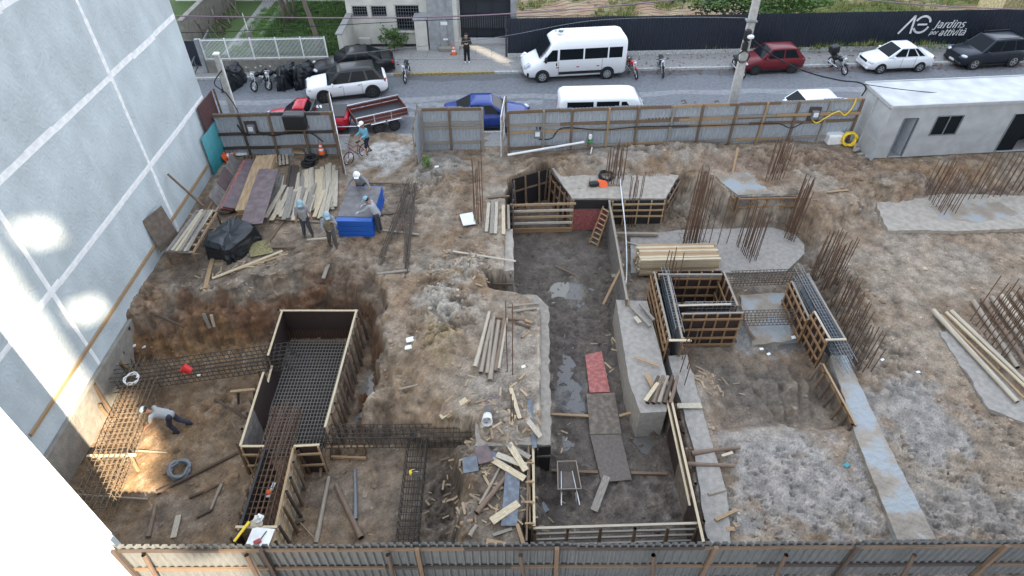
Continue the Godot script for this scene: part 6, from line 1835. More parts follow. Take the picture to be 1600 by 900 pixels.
	boards("plank", n, "", [[Vector3(2.46, -1.5, -9.6), Vector3(2.96, -1.45, -10.73), .22, .03, "wood_grey", "grey plank leaning off the end of the walkway sheets"], [Vector3(1.26, -1.5, -13.13), Vector3(2.61, -1.5, -13.05), .09, .05, "wood_tan", "upper cross batten in the mud left of the walkway"], [Vector3(3.65, -1.5, -13.05), Vector3(4.12, -1.5, -13), .09, .05, "wood_tan", "upper cross batten in the mud right of the walkway"], [Vector3(1.25, -1.5, -10.97), Vector3(2.7, -1.5, -10.9), .09, .05, "wood_brown", "lower cross batten in the mud left of the walkway"], [Vector3(3.74, -1.5, -10.88), Vector3(4.87, -1.5, -10.85), .09, .05, "wood_brown", "lower cross batten in the mud right of the walkway"],
		[Vector3(3.66, -1.4, -18.41), Vector3(4.4, 0, -19.25), .1, .06, "wood_tan", "tan timber propped against the right edge of the central pit"], [Vector3(1.87, -1.5, -20.89), Vector3(2.7, -1.5, -20.26), .06, .03, "wood_brown", "thin dark stick in the mud by the puddle"],
		[Vector3(4.4, -0.2, -17.07), Vector3(4.97, -0.2, -16.01), .11, .07, "wood_grey", "longest grey batten lying on the retaining block"], [Vector3(4.78, -0.2, -17.2), Vector3(5.16, -0.2, -16.33), .1, .06, "wood_grey", "second grey batten lying on the retaining block"], [Vector3(4.49, -0.2, -16.5), Vector3(4.63, -0.2, -16.2), .16, .03, "wood_pale", "small pale offcut on the retaining block"], [Vector3(4.21, -0.2, -14.55), Vector3(4.98, -0.2, -14.15), .09, .03, "wood_tan", "slanting tan lath on the retaining block"],
		[Vector3(4.26, -0.1, -12.62), Vector3(4.77, -0.05, -13.31), .12, .04, "wood_new", "bright plank on the log heap at the block end"], [Vector3(4.5, -0.2, -13.81), Vector3(4.65, -0.2, -13.22), .16, .03, "wood_tan", "tan offcut above the log heap at the block end"]])
	boards("plank", n, "", [[Vector3(5.71, -0.55, -8.82), Vector3(6.4, -0.55, -9.13), .1, .04, "wood_tan", "splintered tan stick on the trampled mud"], [Vector3(5.97, -0.6, -8.58), Vector3(6.2, -0.6, -8.58), .12, .03, "wood_tan", "small tan offcut on the trampled mud, left"], [Vector3(6.22, -0.6, -8.77), Vector3(6.28, -0.6, -8.62), .09, .03, "wood_tan", "small tan offcut on the trampled mud, right"], [Vector3(6.39, -0.55, -10.89), Vector3(6.75, -0.55, -11), .08, .03, "wood_new", "small fresh stick below the upper log"],
		[Vector3(4.11, -1.1, -19.73), Vector3(4.61, -1.1, -19.73), .2, .12, "wood_grey", "grey timber block on the pad left of the fresh stack"], [Vector3(4.5, -1.1, -22.61), Vector3(6.49, -1.1, -22.56), .14, .12, "log_grey", "long grey timber along the back edge of the pad"], [Vector3(5.02, -1.2, -22.14), Vector3(5.81, -1.2, -21.78), .05, .05, "wood_pale", "thin pale stick on the pad left of the dense bars"], [Vector3(14.16, -0.1, -24.09), Vector3(15.2, -0.2, -24.29), .09, .04, "wood_tan", "thin tan batten right of the bluish slab"],
		[Vector3(-1.07, 0, -21.19), Vector3(-1.02, 0, -23.35), .14, .03, "wood_pale", "pale board at the left of the boards on the strip"], [Vector3(-0.85, 0, -21.06), Vector3(-0.85, 0, -23.55), .16, .03, "wood_grey", "grey board in the middle of the boards on the strip"], [Vector3(-0.69, 0, -21.06), Vector3(-0.68, 0, -23.45), .13, .03, "wood_pale", "pale board at the right of the boards on the strip"], [Vector3(-0.35, 0, -21.06), Vector3(-0.39, 0, -23.16), .14, .03, "wood_new", "separate pale plank next to the ladder bracing"], [Vector3(-1.09, 0, -23.75), Vector3(-0.11, 0, -23.95), .1, .03, "wood_brown", "brown board end behind the boards on the strip"], [Vector3(-0.13, 0, -21.49), Vector3(-0.17, 0, -23.25), .1, .03, "wood_grey", "thin grey plank at the edge of the strip"]])
	# four logs in the heap at the end of the block
	for i in 5:
		logs([[Vector3(4.35, -0.2, -12.6) + Vector3(.18 * i, 0, 0), Vector3(4.82, -0.1, -13.57) + Vector3(.16 * i, .08, 0), .13, ["log_dark", "log_bark", "log_grey", "log_dark", "log_bark"][i], ["first", "second", "third", "fourth", "fifth"][i] + " dark split log from the left at the retaining block end"]], "dark logs heaped at the block end")
	# sheets
	for q in [[[Vector3(2.71, -1.5, -15.78), Vector3(3.34, -1.5, -15.97), Vector3(3.44, -1.5, -14.06), Vector3(2.72, -1.5, -14.03)], "ply_pink", "faded pink plywood sheet, far end of the walkway in the mud"], [[Vector3(2.6, -1.48, -13.96), Vector3(3.59, -1.48, -14.01), Vector3(3.62, -1.48, -12.31), Vector3(2.58, -1.48, -12.29)], "ply_dirty", "brown muddy plywood sheet in the middle of the walkway"], [[Vector3(2.58, -1.5, -12.28), Vector3(3.6, -1.5, -12.3), Vector3(3.73, -1.5, -10.63), Vector3(2.78, -1.5, -10.54)], "ply_dirt2", "brown scuffed plywood sheet, near end of the walkway"],
			[[Vector3(-0.19, -0.2, -10.17), Vector3(0.24, -0.2, -10.11), Vector3(0.14, -0.25, -8.48), Vector3(-0.3, -0.25, -8.48)], "ply_bluegrey", "bluish scuffed sheet with pink bands on the debris heap"], [[Vector3(-0.74, -0.05, -12.94), Vector3(-0.31, -0.05, -13), Vector3(-0.37, -0.05, -12.43), Vector3(-0.97, -0.05, -12.33)], "ply_purple", "small purple sheet scrap above the paint bucket"], [[Vector3(-1.13, -0.15, -10.9), Vector3(-0.73, -0.1, -10.98), Vector3(-0.53, -0.1, -10.43), Vector3(-0.98, -0.2, -10.36)], "ply_purple", "torn purple sheet scrap left of the debris fan"], [[Vector3(-1.48, -0.2, -10.58), Vector3(-1.05, -0.15, -10.63), Vector3(-0.97, -0.2, -10.15), Vector3(-1.42, -0.25, -10.09)], "ply_bluegrey", "torn bluish scrap in the rubbish left of the debris fan"],
			[[Vector3(-2.25, 0.1, -22.36), Vector3(-1.71, 0.12, -22.51), Vector3(-1.51, 0.12, -21.69), Vector3(-2.05, 0.1, -21.58)], "sheet_white", "white board scrap lying by the starter bars"], [[Vector3(4.43, -1.2, -21.92), Vector3(4.73, -1.2, -22.05), Vector3(4.83, -1.2, -21.52), Vector3(4.49, -1.2, -21.43)], "ply_purple", "dark flat scrap on the left end of the pad"], [[Vector3(-10.86, 0.03, -20.51), Vector3(-10.01, 0.03, -20.72), Vector3(-9.57, 0.03, -19.89), Vector3(-10.41, 0.03, -19.61)], "ply_yellow", "yellowish board lying right of the tarpaulin"]]:
		var st := begin()
		var p: Array = q[0]
		var up := Vector3.UP * .025
		quad(st, p[0] + up, p[3] + up, p[2] + up, p[1] + up)
		for i in 4:
			quad(st, p[i], p[(i + 1) % 4], p[(i + 1) % 4] + up, p[i] + up)
		quad(st, p[0], p[1], p[2], p[3])
		var o := part(self, "plywood_sheet", done(st), M[q[1]])
		tag(o, q[2], "plywood")


func ring_coil(label: String, at: Vector3, m: Material, r: float, turns: int, tilt: float, d: float) -> void:
	var pts := []
	for i in turns * 18 + 1:
		var a := TAU * i / 18.0
		var rr := r * (1.0 + .12 * sin(i * .9))
		pts.append(Vector3(cos(a) * rr, .03 + .035 * i / 18.0 + .02 * sin(i * 1.3), sin(a) * rr))
	tag(part(self, "hose_coil", tube(pts, [d], 5), m, Transform3D(Basis(Vector3(1, 0, 0), tilt), at)), label, "hose")


func cable(called: String, label: String, category: String, pts: Array, d: float, m: Material) -> void:
	var fine := []
	for i in pts.size() - 1:
		for k in 8:
			var a: Vector3 = pts[maxi(i - 1, 0)]
			var e: Vector3 = pts[mini(i + 2, pts.size() - 1)]
			fine.append(pts[i].cubic_interpolate(pts[i + 1], a, e, k / 8.0))
	fine.append(pts[pts.size() - 1])
	tag(part(self, called, tube(fine, [d], 5), m), label, category)


func build_small() -> void:
	var y: Material = M.yellow
	ring_coil("coil of yellow hose standing by the container corner", Vector3(16.7, 0.35, -28.45), y, .32, 6, 1.3, .035)
	ring_coil("coil of pale wire lying on the diagonal steel beam", Vector3(-12.99, -0.75, -13.99), M.white, .22, 3, .1, .02)
	ring_coil("black hose ring on the dusty slab by the starter bars", Vector3(4.35, 0.15, -25.28), M.rubber, .3, 2, .1, .05)
	ring_coil("dark ring of old hose on the left pit floor", Vector3(-10.59, -1.75, -11.1), M.steel_grey, .3, 4, 0, .05)
	var o := part(self, "white_box", bevel_box(Vector3(.85, .55, .6), .06), M.white, Transform3D(Basis(Vector3.UP, .1), on(Vector3(16.14, 0, -28.69), .27)))
	tag(o, "white plastic water box on the ground left of the yellow hose", "box")
	# electrical boxes on the fences
	for q in [[Vector3(14.64, 1.61, -28.55), "electrical box with wooden surround at the right end of the fence"], [Vector3(1.2, 1.02, -27.75), "grey electrical box on a dark board near the white pipe"], [Vector3(-12.27, 1.54, -27.3), "electrical box by the concrete pole on the left fence"]]:
		var t := thing("electrical_box", q[1], "electrical box", q[0], .001)
		part(t, "frame", bx(Vector3(.55, .7, .08)), M.wood_dark)
		part(t, "case", bevel_box(Vector3(.34, .42, .16), .02, Vector3(.02, 0, .1)), M.steel_grey)
		part(t, "cover", bx(Vector3(.22, .22, .02), Vector3(.02, .04, .19)), M.white)
	o = part(self, "dark_board", bx(Vector3(2.4, .32, .03)), M.ply_dark, Transform3D(Basis(Vector3.UP, .03), Vector3(0.86, 1.21, -27.78)))
	tag(o, "dark brown board fixed behind the electrical box near the gap", "board")
	cable("yellow_hose", "yellow hose draped along the right end of the fence", "hose", [Vector3(14.58, 1.37, -28.5), Vector3(14.87, 1.19, -28.45), Vector3(15.24, 1.43, -28.5), Vector3(15.75, 1.77, -28.5), Vector3(16.13, 1.57, -28.5), Vector3(16.41, 1.92, -28.6), Vector3(16.49, 2.33, -28.7)], .03, y)
	cable("black_cable", "black cable sagging along the long zinc fence", "cable", [Vector3(1.4, 0.7, -27.7), Vector3(1.92, 0.8, -27.65), Vector3(2.45, 1.32, -27.7), Vector3(4.31, 1.16, -27.8), Vector3(6.15, 1.28, -27.9), Vector3(8.95, 1.26, -28), Vector3(11.43, 1.31, -28.1), Vector3(12.86, 1.29, -28.2), Vector3(13.55, 1.05, -28.2), Vector3(14.14, 1.27, -28.3)], .025, M.rubber)
	cable("black_cable", "black cable looping along the left fence behind the pallets", "cable", [Vector3(-12.87, 1.76, -27.2), Vector3(-12.54, 1.25, -27.1), Vector3(-12.07, 1.39, -27.2), Vector3(-11.37, 1.19, -27.2), Vector3(-10.47, 1.27, -27.3), Vector3(-9.59, 1.21, -27.4), Vector3(-9.01, 0.85, -27.2)], .03, M.rubber)
	var p := [Vector3(-0.21, 0.35, -26.87), Vector3(3.47, 0.75, -27.38)]
	tag(rod(self, "white_pipe", p[0], p[1], .11, M.white, true), "thick white pipe sloping along the foot of the long fence", "pipe")
	cable("white_pipe", "thin white pipe running down from the tap to the pad", "pipe", [Vector3(3.86, 0.5, -27.33), Vector3(3.84, 0.1, -26.76), Vector3(4.91, 0.12, -26.73), Vector3(5.02, 0.12, -26.1), Vector3(4.88, 0.12, -23.57), Vector3(4.98, -0.9, -22.12), Vector3(4.73, -1.1, -19.81), Vector3(4.27, -0.3, -17.98)], .03, M.white)
	var t := thing("valve_post", "small tap stand with white pipe elbow at the long fence", "tap", Vector3(3.71, 0, -27.58))
	part(t, "post", bx(Vector3(.1, .95, .1), Vector3(3.71, 0, -27.58) + Vector3(0, .45, 0)), M.wood_brown)
	part(t, "elbow", bevel_box(Vector3(.16, .3, .16), .05, Vector3(3.71, 0, -27.58) + Vector3(.05, .95, .05)), M.white)
	part(t, "valve", bevel_box(Vector3(.22, .16, .16), .05, Vector3(3.71, 0, -27.58) + Vector3(.08, .7, .08)), M.green)
	# ladder
	t = thing("ladder", "short orange brown timber ladder leaning on the pit side panel", "ladder", Vector3(3.72, -1.6, -22.32))
	var a := [Vector3(3.47, -1.55, -22.49), Vector3(4.05, -0.1, -23.3), Vector3(3.79, -1.55, -22.22), Vector3(4.3, -0.1, -23.01)]
	plank(t, "rail", a[0], a[1], .05, .07, M.wood_form)
	plank(t, "rail", a[2], a[3], .05, .07, M.wood_form)
	for i in 8:
		var u := .06 + .88 * i / 7.0
		plank(t, "rung", a[0].lerp(a[1], u), a[2].lerp(a[3], u), .06, .035, M.wood_tan)
	# wheelbarrow
	t = thing("wheelbarrow", "muddy wheelbarrow with grey tray and white handles in the trench", "wheelbarrow", on(Vector3(1.71, -1.6, -10.42)), PI + .02)
	var st := begin()
	var rim := [Vector3(-.35, .66, -.42), Vector3(.35, .66, -.42), Vector3(.29, .62, .55), Vector3(-.29, .62, .55)]
	var low := [Vector3(-.24, .36, -.28), Vector3(.24, .36, -.28), Vector3(.2, .34, .36), Vector3(-.2, .34, .36)]
	for i in 4:
		quad(st, rim[i], rim[(i + 1) % 4], low[(i + 1) % 4], low[i])
	quad(st, low[0], low[1], low[2], low[3])
	part(t, "tray", done(st), M.ply_dirt2)
	for i in 4:
		part(t, "rim", shape.bar, M.log_grey, span(rim[i], rim[(i + 1) % 4], .035, .035))
	for s in [-1.0, 1.0]:
		part(t, "handle", shape.bar, M.white, span(Vector3(.16 * s, .32, .55), Vector3(.27 * s, .5, -.85), .035, .035))
		part(t, "leg", shape.bar, M.white, span(Vector3(.2 * s, .42, -.4), Vector3(.24 * s, 0, -.5), .03, .03))
	var wheel := part(t, "wheel", tyre_mesh(.18, .07), M.rubber, Transform3D(Basis(), Vector3(0, .18, .68)))
	part(wheel, "rim", lathe([[.1, -.02], [.1, .02]], 12), M.steel_grey, Transform3D(Basis(Vector3(0, 0, 1), PI / 2), Vector3.ZERO))
	# shovel, tools
	t = thing("shovel", "shovel leaning in the left corner of the near trench", "shovel", Vector3(0.97, -1.6, -9.72))
	rod(t, "handle", Vector3(0.63, -0.5, -9.58), Vector3(0.87, -1.45, -9.74), .035, M.wood_tan)
	part(t, "blade", bevel_box(Vector3(.24, .02, .3), .008), M.steel_grey, Transform3D(Basis(Vector3.UP, .6).rotated(Vector3(1, 0, 0), .3), Vector3(0.94, -1.5, -9.69)))
	t = thing("hammer", "long handled hammer lying right of the trench formwork", "hammer", Vector3(-6.05, -1.7, -9.06))
	rod(t, "handle", on(Vector3(-5.6, -1.75, -8.66), .05), on(Vector3(-6.32, -1.75, -9.33), .08), .04, M.wood_tan)
	part(t, "head", bevel_box(Vector3(.26, .1, .1), .02), M.rust_dark, Transform3D(Basis(Vector3.UP, .6), on(Vector3(-6.35, -1.75, -9.37), .08)))
	t = thing("hand_saw", "saw with orange handle lying on the steel in the trench form", "saw", Vector3(-7.13, -0.7, -9.69))
	part(t, "handle", bevel_box(Vector3(.14, .05, .16), .02), M.orange, Transform3D(Basis(Vector3.UP, .2), Vector3(-7.14, -0.68, -9.75)))
	part(t, "blade", bx(Vector3(.1, .006, .5)), M.chrome, Transform3D(Basis(Vector3.UP, -.15), Vector3(-7.08, -0.7, -9.84)))
	t = thing("circular_saw", "yellow and grey circular saw resting on the near steel beam", "power saw", Vector3(-2.94, -0.85, -10.46))
	part(t, "body", bevel_box(Vector3(.22, .16, .16), .04), M.yellow, Transform3D(Basis(Vector3.UP, .3), Vector3(-3, -0.8, -10.47)))
	part(t, "blade", lathe([[.15, -.005], [.15, .005]], 18), M.chrome, Transform3D(Basis(Vector3(1, 0, 0), 1.3), Vector3(-2.89, -0.8, -10.38)))
	part(t, "grip", bevel_box(Vector3(.2, .06, .06), .02), M.black_plastic, Transform3D(Basis(Vector3.UP, .3), Vector3(-2.93, -0.7, -10.48)))
	t = thing("chainsaw", "small orange and black power cutter on the dusty slab", "power saw", Vector3(4.02, 0.1, -24.88))
	part(t, "body", bevel_box(Vector3(.45, .24, .26), .06), M.black_plastic, Transform3D(Basis(Vector3.UP, .2), Vector3(3.73, 0.18, -24.65)))
	part(t, "cover", bevel_box(Vector3(.3, .12, .24), .04), M.orange, Transform3D(Basis(Vector3.UP, -.3), Vector3(4, 0.22, -24.75)))
	part(t, "disc", lathe([[.19, -.015], [.19, .015]], 16), M.orange, Transform3D(Basis(Vector3(1, 0, 0), 1.2), Vector3(4.15, 0.2, -24.57)))
	o = part(self, "red_bucket", lathe([[.0, 0], [.13, 0], [.17, .3], [.15, .3], [.11, .02], [0, .02]], 16), M.red, Transform3D(Basis(Vector3(0, 0, 1), .8), Vector3(-11.05, -0.6, -14.26)))
	tag(o, "bright red bucket lying on the long reinforcement beam", "bucket")
	t = thing("paint_bucket", "white paint bucket tipped over on the concrete cap", "bucket", on(Vector3(-0.76, -0.1, -11.91), .12), .001)
	part(t, "pail", lathe([[.0, 0], [.14, 0], [.17, .34], [.15, .34], [.12, .02], [0, .02]], 16), M.white, Transform3D(Basis(Vector3(1, 0, 0), 1.2), Vector3.ZERO))
	part(t, "lid", lathe([[.17, 0], [.17, .02]], 16), M.ply_grey, Transform3D(Basis(Vector3(1, 0, 0), 1.0), Vector3(.02, .14, -.1)))
	t = thing("tool_tray", "white board with gloves and pen across the near end of the trench form", "board", Vector3(-6.78, -0.2, -8.17))
	part(t, "board", bx(Vector3(.62, .02, .5)), M.white, Transform3D(Basis(Vector3.UP, -.1), Vector3(-6.78, -0.22, -8.16)))
	part(t, "pen", bx(Vector3(.02, .02, .24)), M.black_plastic, Transform3D(Basis(Vector3.UP, -.4), Vector3(-6.7, -0.19, -8.2)))
	part(t, "glove", bevel_box(Vector3(.2, .06, .14), .025), mt("glove_red", .3, .06, .06, .8), Transform3D(Basis(Vector3.UP, .5), Vector3(-6.81, -0.18, -8.01)))
	t = thing("paper_bag", "white paper bag beside the tool board on the trench end", "bag", Vector3(-6.95, -0.2, -8.64))
	part(t, "bag", bevel_box(Vector3(.3, .22, .24), .1), M.white, Transform3D(Basis(Vector3.UP, .5), Vector3(-6.96, -0.15, -8.65)))
	part(t, "bottom", bevel_box(Vector3(.34, .1, .26), .045), M.wood_pale, Transform3D(Basis(Vector3.UP, .3), Vector3(-7.01, -0.22, -8.54)))
	tag(plank(self, "spirit_level", Vector3(-7.44, -0.2, -8.02), Vector3(-7.18, -0.15, -8.56), .07, .04, M.yellow), "yellow spirit level lying across the trench form corner", "level")
	# trestles
	t = thing("trestle", "small timber trestle holding the sunlit steel beam", "trestle", Vector3(-13.08, -1.8, -11.69))
	plank(t, "beam", Vector3(-13.23, -0.95, -11.12), Vector3(-11.74, -0.95, -11.17), .08, .08, M.wood_new)
	for q in [[Vector3(-12.98, -0.95, -11.17), Vector3(-13.12, -1.75, -11.28)], [Vector3(-11.92, -0.95, -11.17), Vector3(-11.94, -1.75, -11.1)], [Vector3(-13.19, -0.95, -11.12), Vector3(-13.49, -1.75, -11.33)]]:
		plank(t, "leg", q[0], q[1], .07, .07, M.wood_tan)
	t = thing("trestle", "low timber trestle under the level steel beam right of the box", "trestle", Vector3(-5.34, -1.8, -11.69))
	for q in [[Vector3(-5.93, -1.3, -11.68), Vector3(-4.47, -1.3, -11.7)], [Vector3(-5.83, -1.6, -11.52), Vector3(-4.7, -1.6, -11.47)]]:
		plank(t, "beam", q[0], q[1], .07, .09, M.wood_tan)
	for q in [[Vector3(-5.28, -1.3, -11.65), Vector3(-5.27, -1.8, -11.45)], [Vector3(-4.73, -1.3, -11.68), Vector3(-4.79, -1.8, -11.55)], [Vector3(-5.8, -1.3, -11.65), Vector3(-5.87, -1.8, -11.55)]]:
		plank(t, "leg", q[0], q[1], .07, .07, M.wood_brown)
	t = thing("trestle", "timber bracket under the reinforcement beam left of the deep box", "trestle", Vector3(-9.58, -1.8, -14.09))
	plank(t, "beam", Vector3(-9.62, -1, -13.69), Vector3(-8.67, -1, -13.8), .1, .06, M.wood_tan)
	for q in [[Vector3(-9.38, -1.05, -13.73), Vector3(-9.56, -1.75, -13.72)], [Vector3(-8.83, -1.05, -13.79), Vector3(-9.03, -1.75, -13.83)]]:
		plank(t, "leg", q[0], q[1], .07, .07, M.wood_dark)
	# stakes along the wall footing
	var sl := ["farthest dark stake standing along the wall footing in the pit", "long dark stake leaning on the wall footing above the wire coil", "short dark stake beside the long leaning stake at the wall footing", "pale board end leaning on the footing near the wire coil", "dark stake leaning on the footing in the half light", "short pale stake on the footing in the sunlight edge"]
	var sp := [[Vector3(-13.87, -0.3, -16.04), Vector3(-14.35, -1.7, -16.58), "log_dark"], [Vector3(-14.09, -0.3, -15.57), Vector3(-13.82, -1.7, -15.28), "log_dark"], [Vector3(-13.9, -0.7, -15.23), Vector3(-14.05, -1.7, -15.43), "log_dark"], [Vector3(-13.82, -0.8, -14.87), Vector3(-13.73, -1.6, -14.95), "wood_tan"], [Vector3(-13.87, -0.3, -13.46), Vector3(-13.71, -1.7, -13.25), "wood_brown"], [Vector3(-13.56, -0.7, -12.87), Vector3(-13.84, -1.7, -13.19), "wood_tan"]]
	for i in 6:
		tag(pole(self, "stake", sp[i][0], sp[i][1], .13, M[sp[i][2]]), sl[i], "stake", "stakes along the wall footing")
	# litter
	o = part(self, "litter_scrap", bevel_box(Vector3(.2, .04, .14), .015), M.sheet_teal, Transform3D(Basis(Vector3.UP, .6), on(Vector3(10.16, -0.75, -10.66), .03)))
	tag(o, "small turquoise scrap lying on the trampled mud", "litter")
	var pale := [[Vector3(-3.55, -0.3, -15.17), .2, "upper white bag scrap on the brown path"], [Vector3(-3.58, -0.5, -14.87), .18, "lower bluish bag scrap on the brown path"], [Vector3(10.56, -1.2, -16.41), .12, "white lump on the wet floor by the right wall form"], [Vector3(9.19, -1.2, -15.83), .1, "pale stone in front of the grid box"], [Vector3(9.38, -1.2, -15.58), .1, "flat pale stone right of the pale stone"], [Vector3(13.09, -0.7, -14.93), .1, "pale stone on the path right of the beam"], [Vector3(14.01, -0.7, -14.29), .1, "white stone right of the long bluish beam"], [Vector3(-13.85, -1.7, -15.8), .12, "white plastic scrap on the pit floor behind the cage"], [Vector3(-13.63, -1.7, -15.96), .1, "second white plastic scrap behind the cage"], [Vector3(-10.97, -1, -14.42), .09, "pale pink scrap on the long reinforcement beam"], [Vector3(-3.5, 0.1, -25.69), .14, "white pipe end sticking out of the spoil heap"], [Vector3(0.38, 0, -13.9), .1, "white paper scrap right of the log pile"]]
	for q in pale:
		var tilt := Basis(Vector3(rng.randf(), rng.randf(), rng.randf()).normalized(), rng.randf() * .7)
		o = part(self, "pale_scrap", bevel_box(Vector3(q[1] * 1.4, q[1] * .3, q[1]), q[1] * .12), M.white, Transform3D(tilt, on(q[0], q[1] * .3) if q[0].y < -1.3 or q[0].y > -1.0 else q[0]))
		tag(o, q[2], "litter")


# stones, clods and wood chips strewn over the soil
func build_rubble() -> void:
	for k in 4:
		var st := begin()
		var rings := []
		for i in 4:
			var r := PackedVector3Array()
			for j in 6:
				var a := TAU * j / 6.0
				var rad: float = [.25, .55, .5, .2][i] * rng.randf_range(.75, 1.25)
				r.append(Vector3(cos(a) * rad, [-.3, -.1, .2, .35][i] + rng.randf_range(-.06, .06), sin(a) * rad))
			rings.append(r)
		if k == 3:
			box_to(st, Transform3D(), Vector3(1.6, .12, .3))
		else:
			loft(st, rings)
		var mm := MultiMesh.new()
		mm.transform_format = MultiMesh.TRANSFORM_3D
		mm.use_colors = true
		mm.mesh = done(st)
		var xs := []
		var n := FastNoiseLite.new()
		n.seed = 60 + k
		n.frequency = .3
		for i in [9000, 6000, 1100, 700][k]:
			var x := rng.randf_range(GX + .8, 24.0)
			var z := rng.randf_range(GZ + 1.6, -7.6)
			if k == 3 and i % 3 > 0:
				var c0: Vector3 = [Vector3(-0.18, 0, -9.34), Vector3(-1.16, 0, -10.36), Vector3(-10.77, 0, -18.94), Vector3(4.6, 0, -16.14), Vector3(-2, 0, -18.94), Vector3(0, 0, -12.2), Vector3(-12.62, 0, -21.41), Vector3(6.28, 0, -14.32)][i % 8]
				x = c0.x + rng.randfn() * .8
				z = c0.z + rng.randfn() * .6
			elif n.get_noise_2d(x, z) < rng.randf_range(-.3, .4):
				continue
			var q := clampi(int((z - GZ) / STEP), 0, NZ - 1) * NX + clampi(int((x - GX) / STEP), 0, NX - 1)
			var s: float = [.05, .08, .13, .1][k] * rng.randf_range(.5, 1.4)
			if k == 3 and i % 3 > 0:
				s *= 1.7
			var c := cc[q] * rng.randf_range(.8, 1.2)
			if k == 3:
				c = Color(.34, .25, .16) * rng.randf_range(.5, 1.2)
			c.a = 1
			xs.append([Transform3D(Basis(Vector3.UP, rng.randf() * TAU).rotated(Vector3(1, 0, 0), rng.randf_range(-.3, .3)).scaled(Vector3(s, s * .8, s)), Vector3(x, ground_y(x, z) + s * .12, z)), c])
		mm.instance_count = xs.size()
		for i in xs.size():
			mm.set_instance_transform(i, xs[i][0])
			mm.set_instance_color(i, xs[i][1])
		var o := MultiMeshInstance3D.new()
		o.multimesh = mm
		o.material_override = M.clod
		o.name = numbered(["soil_clods", "soil_clods", "loose_stones", "wood_chips"][k])
		add_child(o)
		o.set_meta("kind", "stuff")
		tag(o, ["fine clods strewn all over the site soil", "larger clods lying on the site soil", "stones lying scattered over the site", "splinters of wood scattered over the site"][k], "rubble")


# ---------------------------------------------------------------- vehicles; local +x is forwards
func tyre_mesh(r: float, w: float) -> ArrayMesh:
	return lathe_x([[r * .6, -w / 2], [r * .93, -w / 2], [r, -w * .3], [r, w * .3], [r * .93, w / 2], [r * .6, w / 2]], 20)


# a lathe whose axis lies across the vehicle (z)
func lathe_x(profile: Array, sides: int) -> ArrayMesh:
	var st := begin()
	var rings := []
	for q in profile:
		var r := PackedVector3Array()
		for j in sides:
			var a := TAU * j / sides
			r.append(Vector3(cos(a) * q[0], sin(a) * q[0], q[1]))
		rings.append(r)
	loft(st, rings, true)
	return done(st)


func wheel_to(t: Node3D, at: Vector3, r: float, w: float, rim: Material, spokes := 5) -> void:
	var o := MeshInstance3D.new()
	o.name = "wheel"
	o.mesh = tyre_mesh(r, w)
	o.material_override = M.rubber
	o.position = at
	t.add_child(o, true)
	var s := signf(at.z)
	var st := begin()
	for i in spokes:
		var a := TAU * i / spokes
		box_to(st, Transform3D(Basis(Vector3(0, 0, 1), a), Vector3(cos(a), sin(a), 0) * r * .32 + Vector3(0, 0, s * w * .46)), Vector3(r * .56, r * .2, .02))
	for q in [[r * .56, r * .66], [0.0, r * .16]]:
		var n := 18
		for i in n:
			var a := TAU * i / n
			var b := TAU * (i + 1) / n
			var z := s * (w * .5 + .003)
			quad(st, Vector3(cos(a) * q[0], sin(a) * q[0], z), Vector3(cos(b) * q[0], sin(b) * q[0], z), Vector3(cos(b) * q[1], sin(b) * q[1], z), Vector3(cos(a) * q[1], sin(a) * q[1], z))
	var p := MeshInstance3D.new()
	p.name = "rim"
	p.mesh = done(st)
	p.material_override = rim
	o.add_child(p, true)


func body_ring(x: float, y0: float, y1: float, w: float) -> PackedVector3Array:
	var r := PackedVector3Array()
	var h := y1 - y0
	for s in [1.0, -1.0]:
		var pts := [[y0, .0], [y0, .80], [y0 + h * .12, .95], [y0 + h * .45, 1.0], [y0 + h * .75, .985], [y0 + h * .92, .93], [y1, .82], [y1 + .015, .4]]
		if s < 0.0:
			pts.reverse()
		for q in pts:
			if s < 0.0 and q[1] == .0:
				continue
			r.append(Vector3(x, q[0], q[1] * w * s))
	return r


# stations from front to back: [share of the length, underside, top, share of the half width]
func body(t: Node3D, called: String, l: float, w: float, stations: Array, m: Material) -> MeshInstance3D:
	var st := begin()
	st.set_smooth_group(0)
	var rings := []
	for i in stations.size():
		var q: Array = stations[i]
		var r := body_ring(l * (.5 - q[0]), q[1], q[2], w / 2 * q[3])
		rings.append(r)
	loft(st, rings)
	return part(t, called, done(st), m)


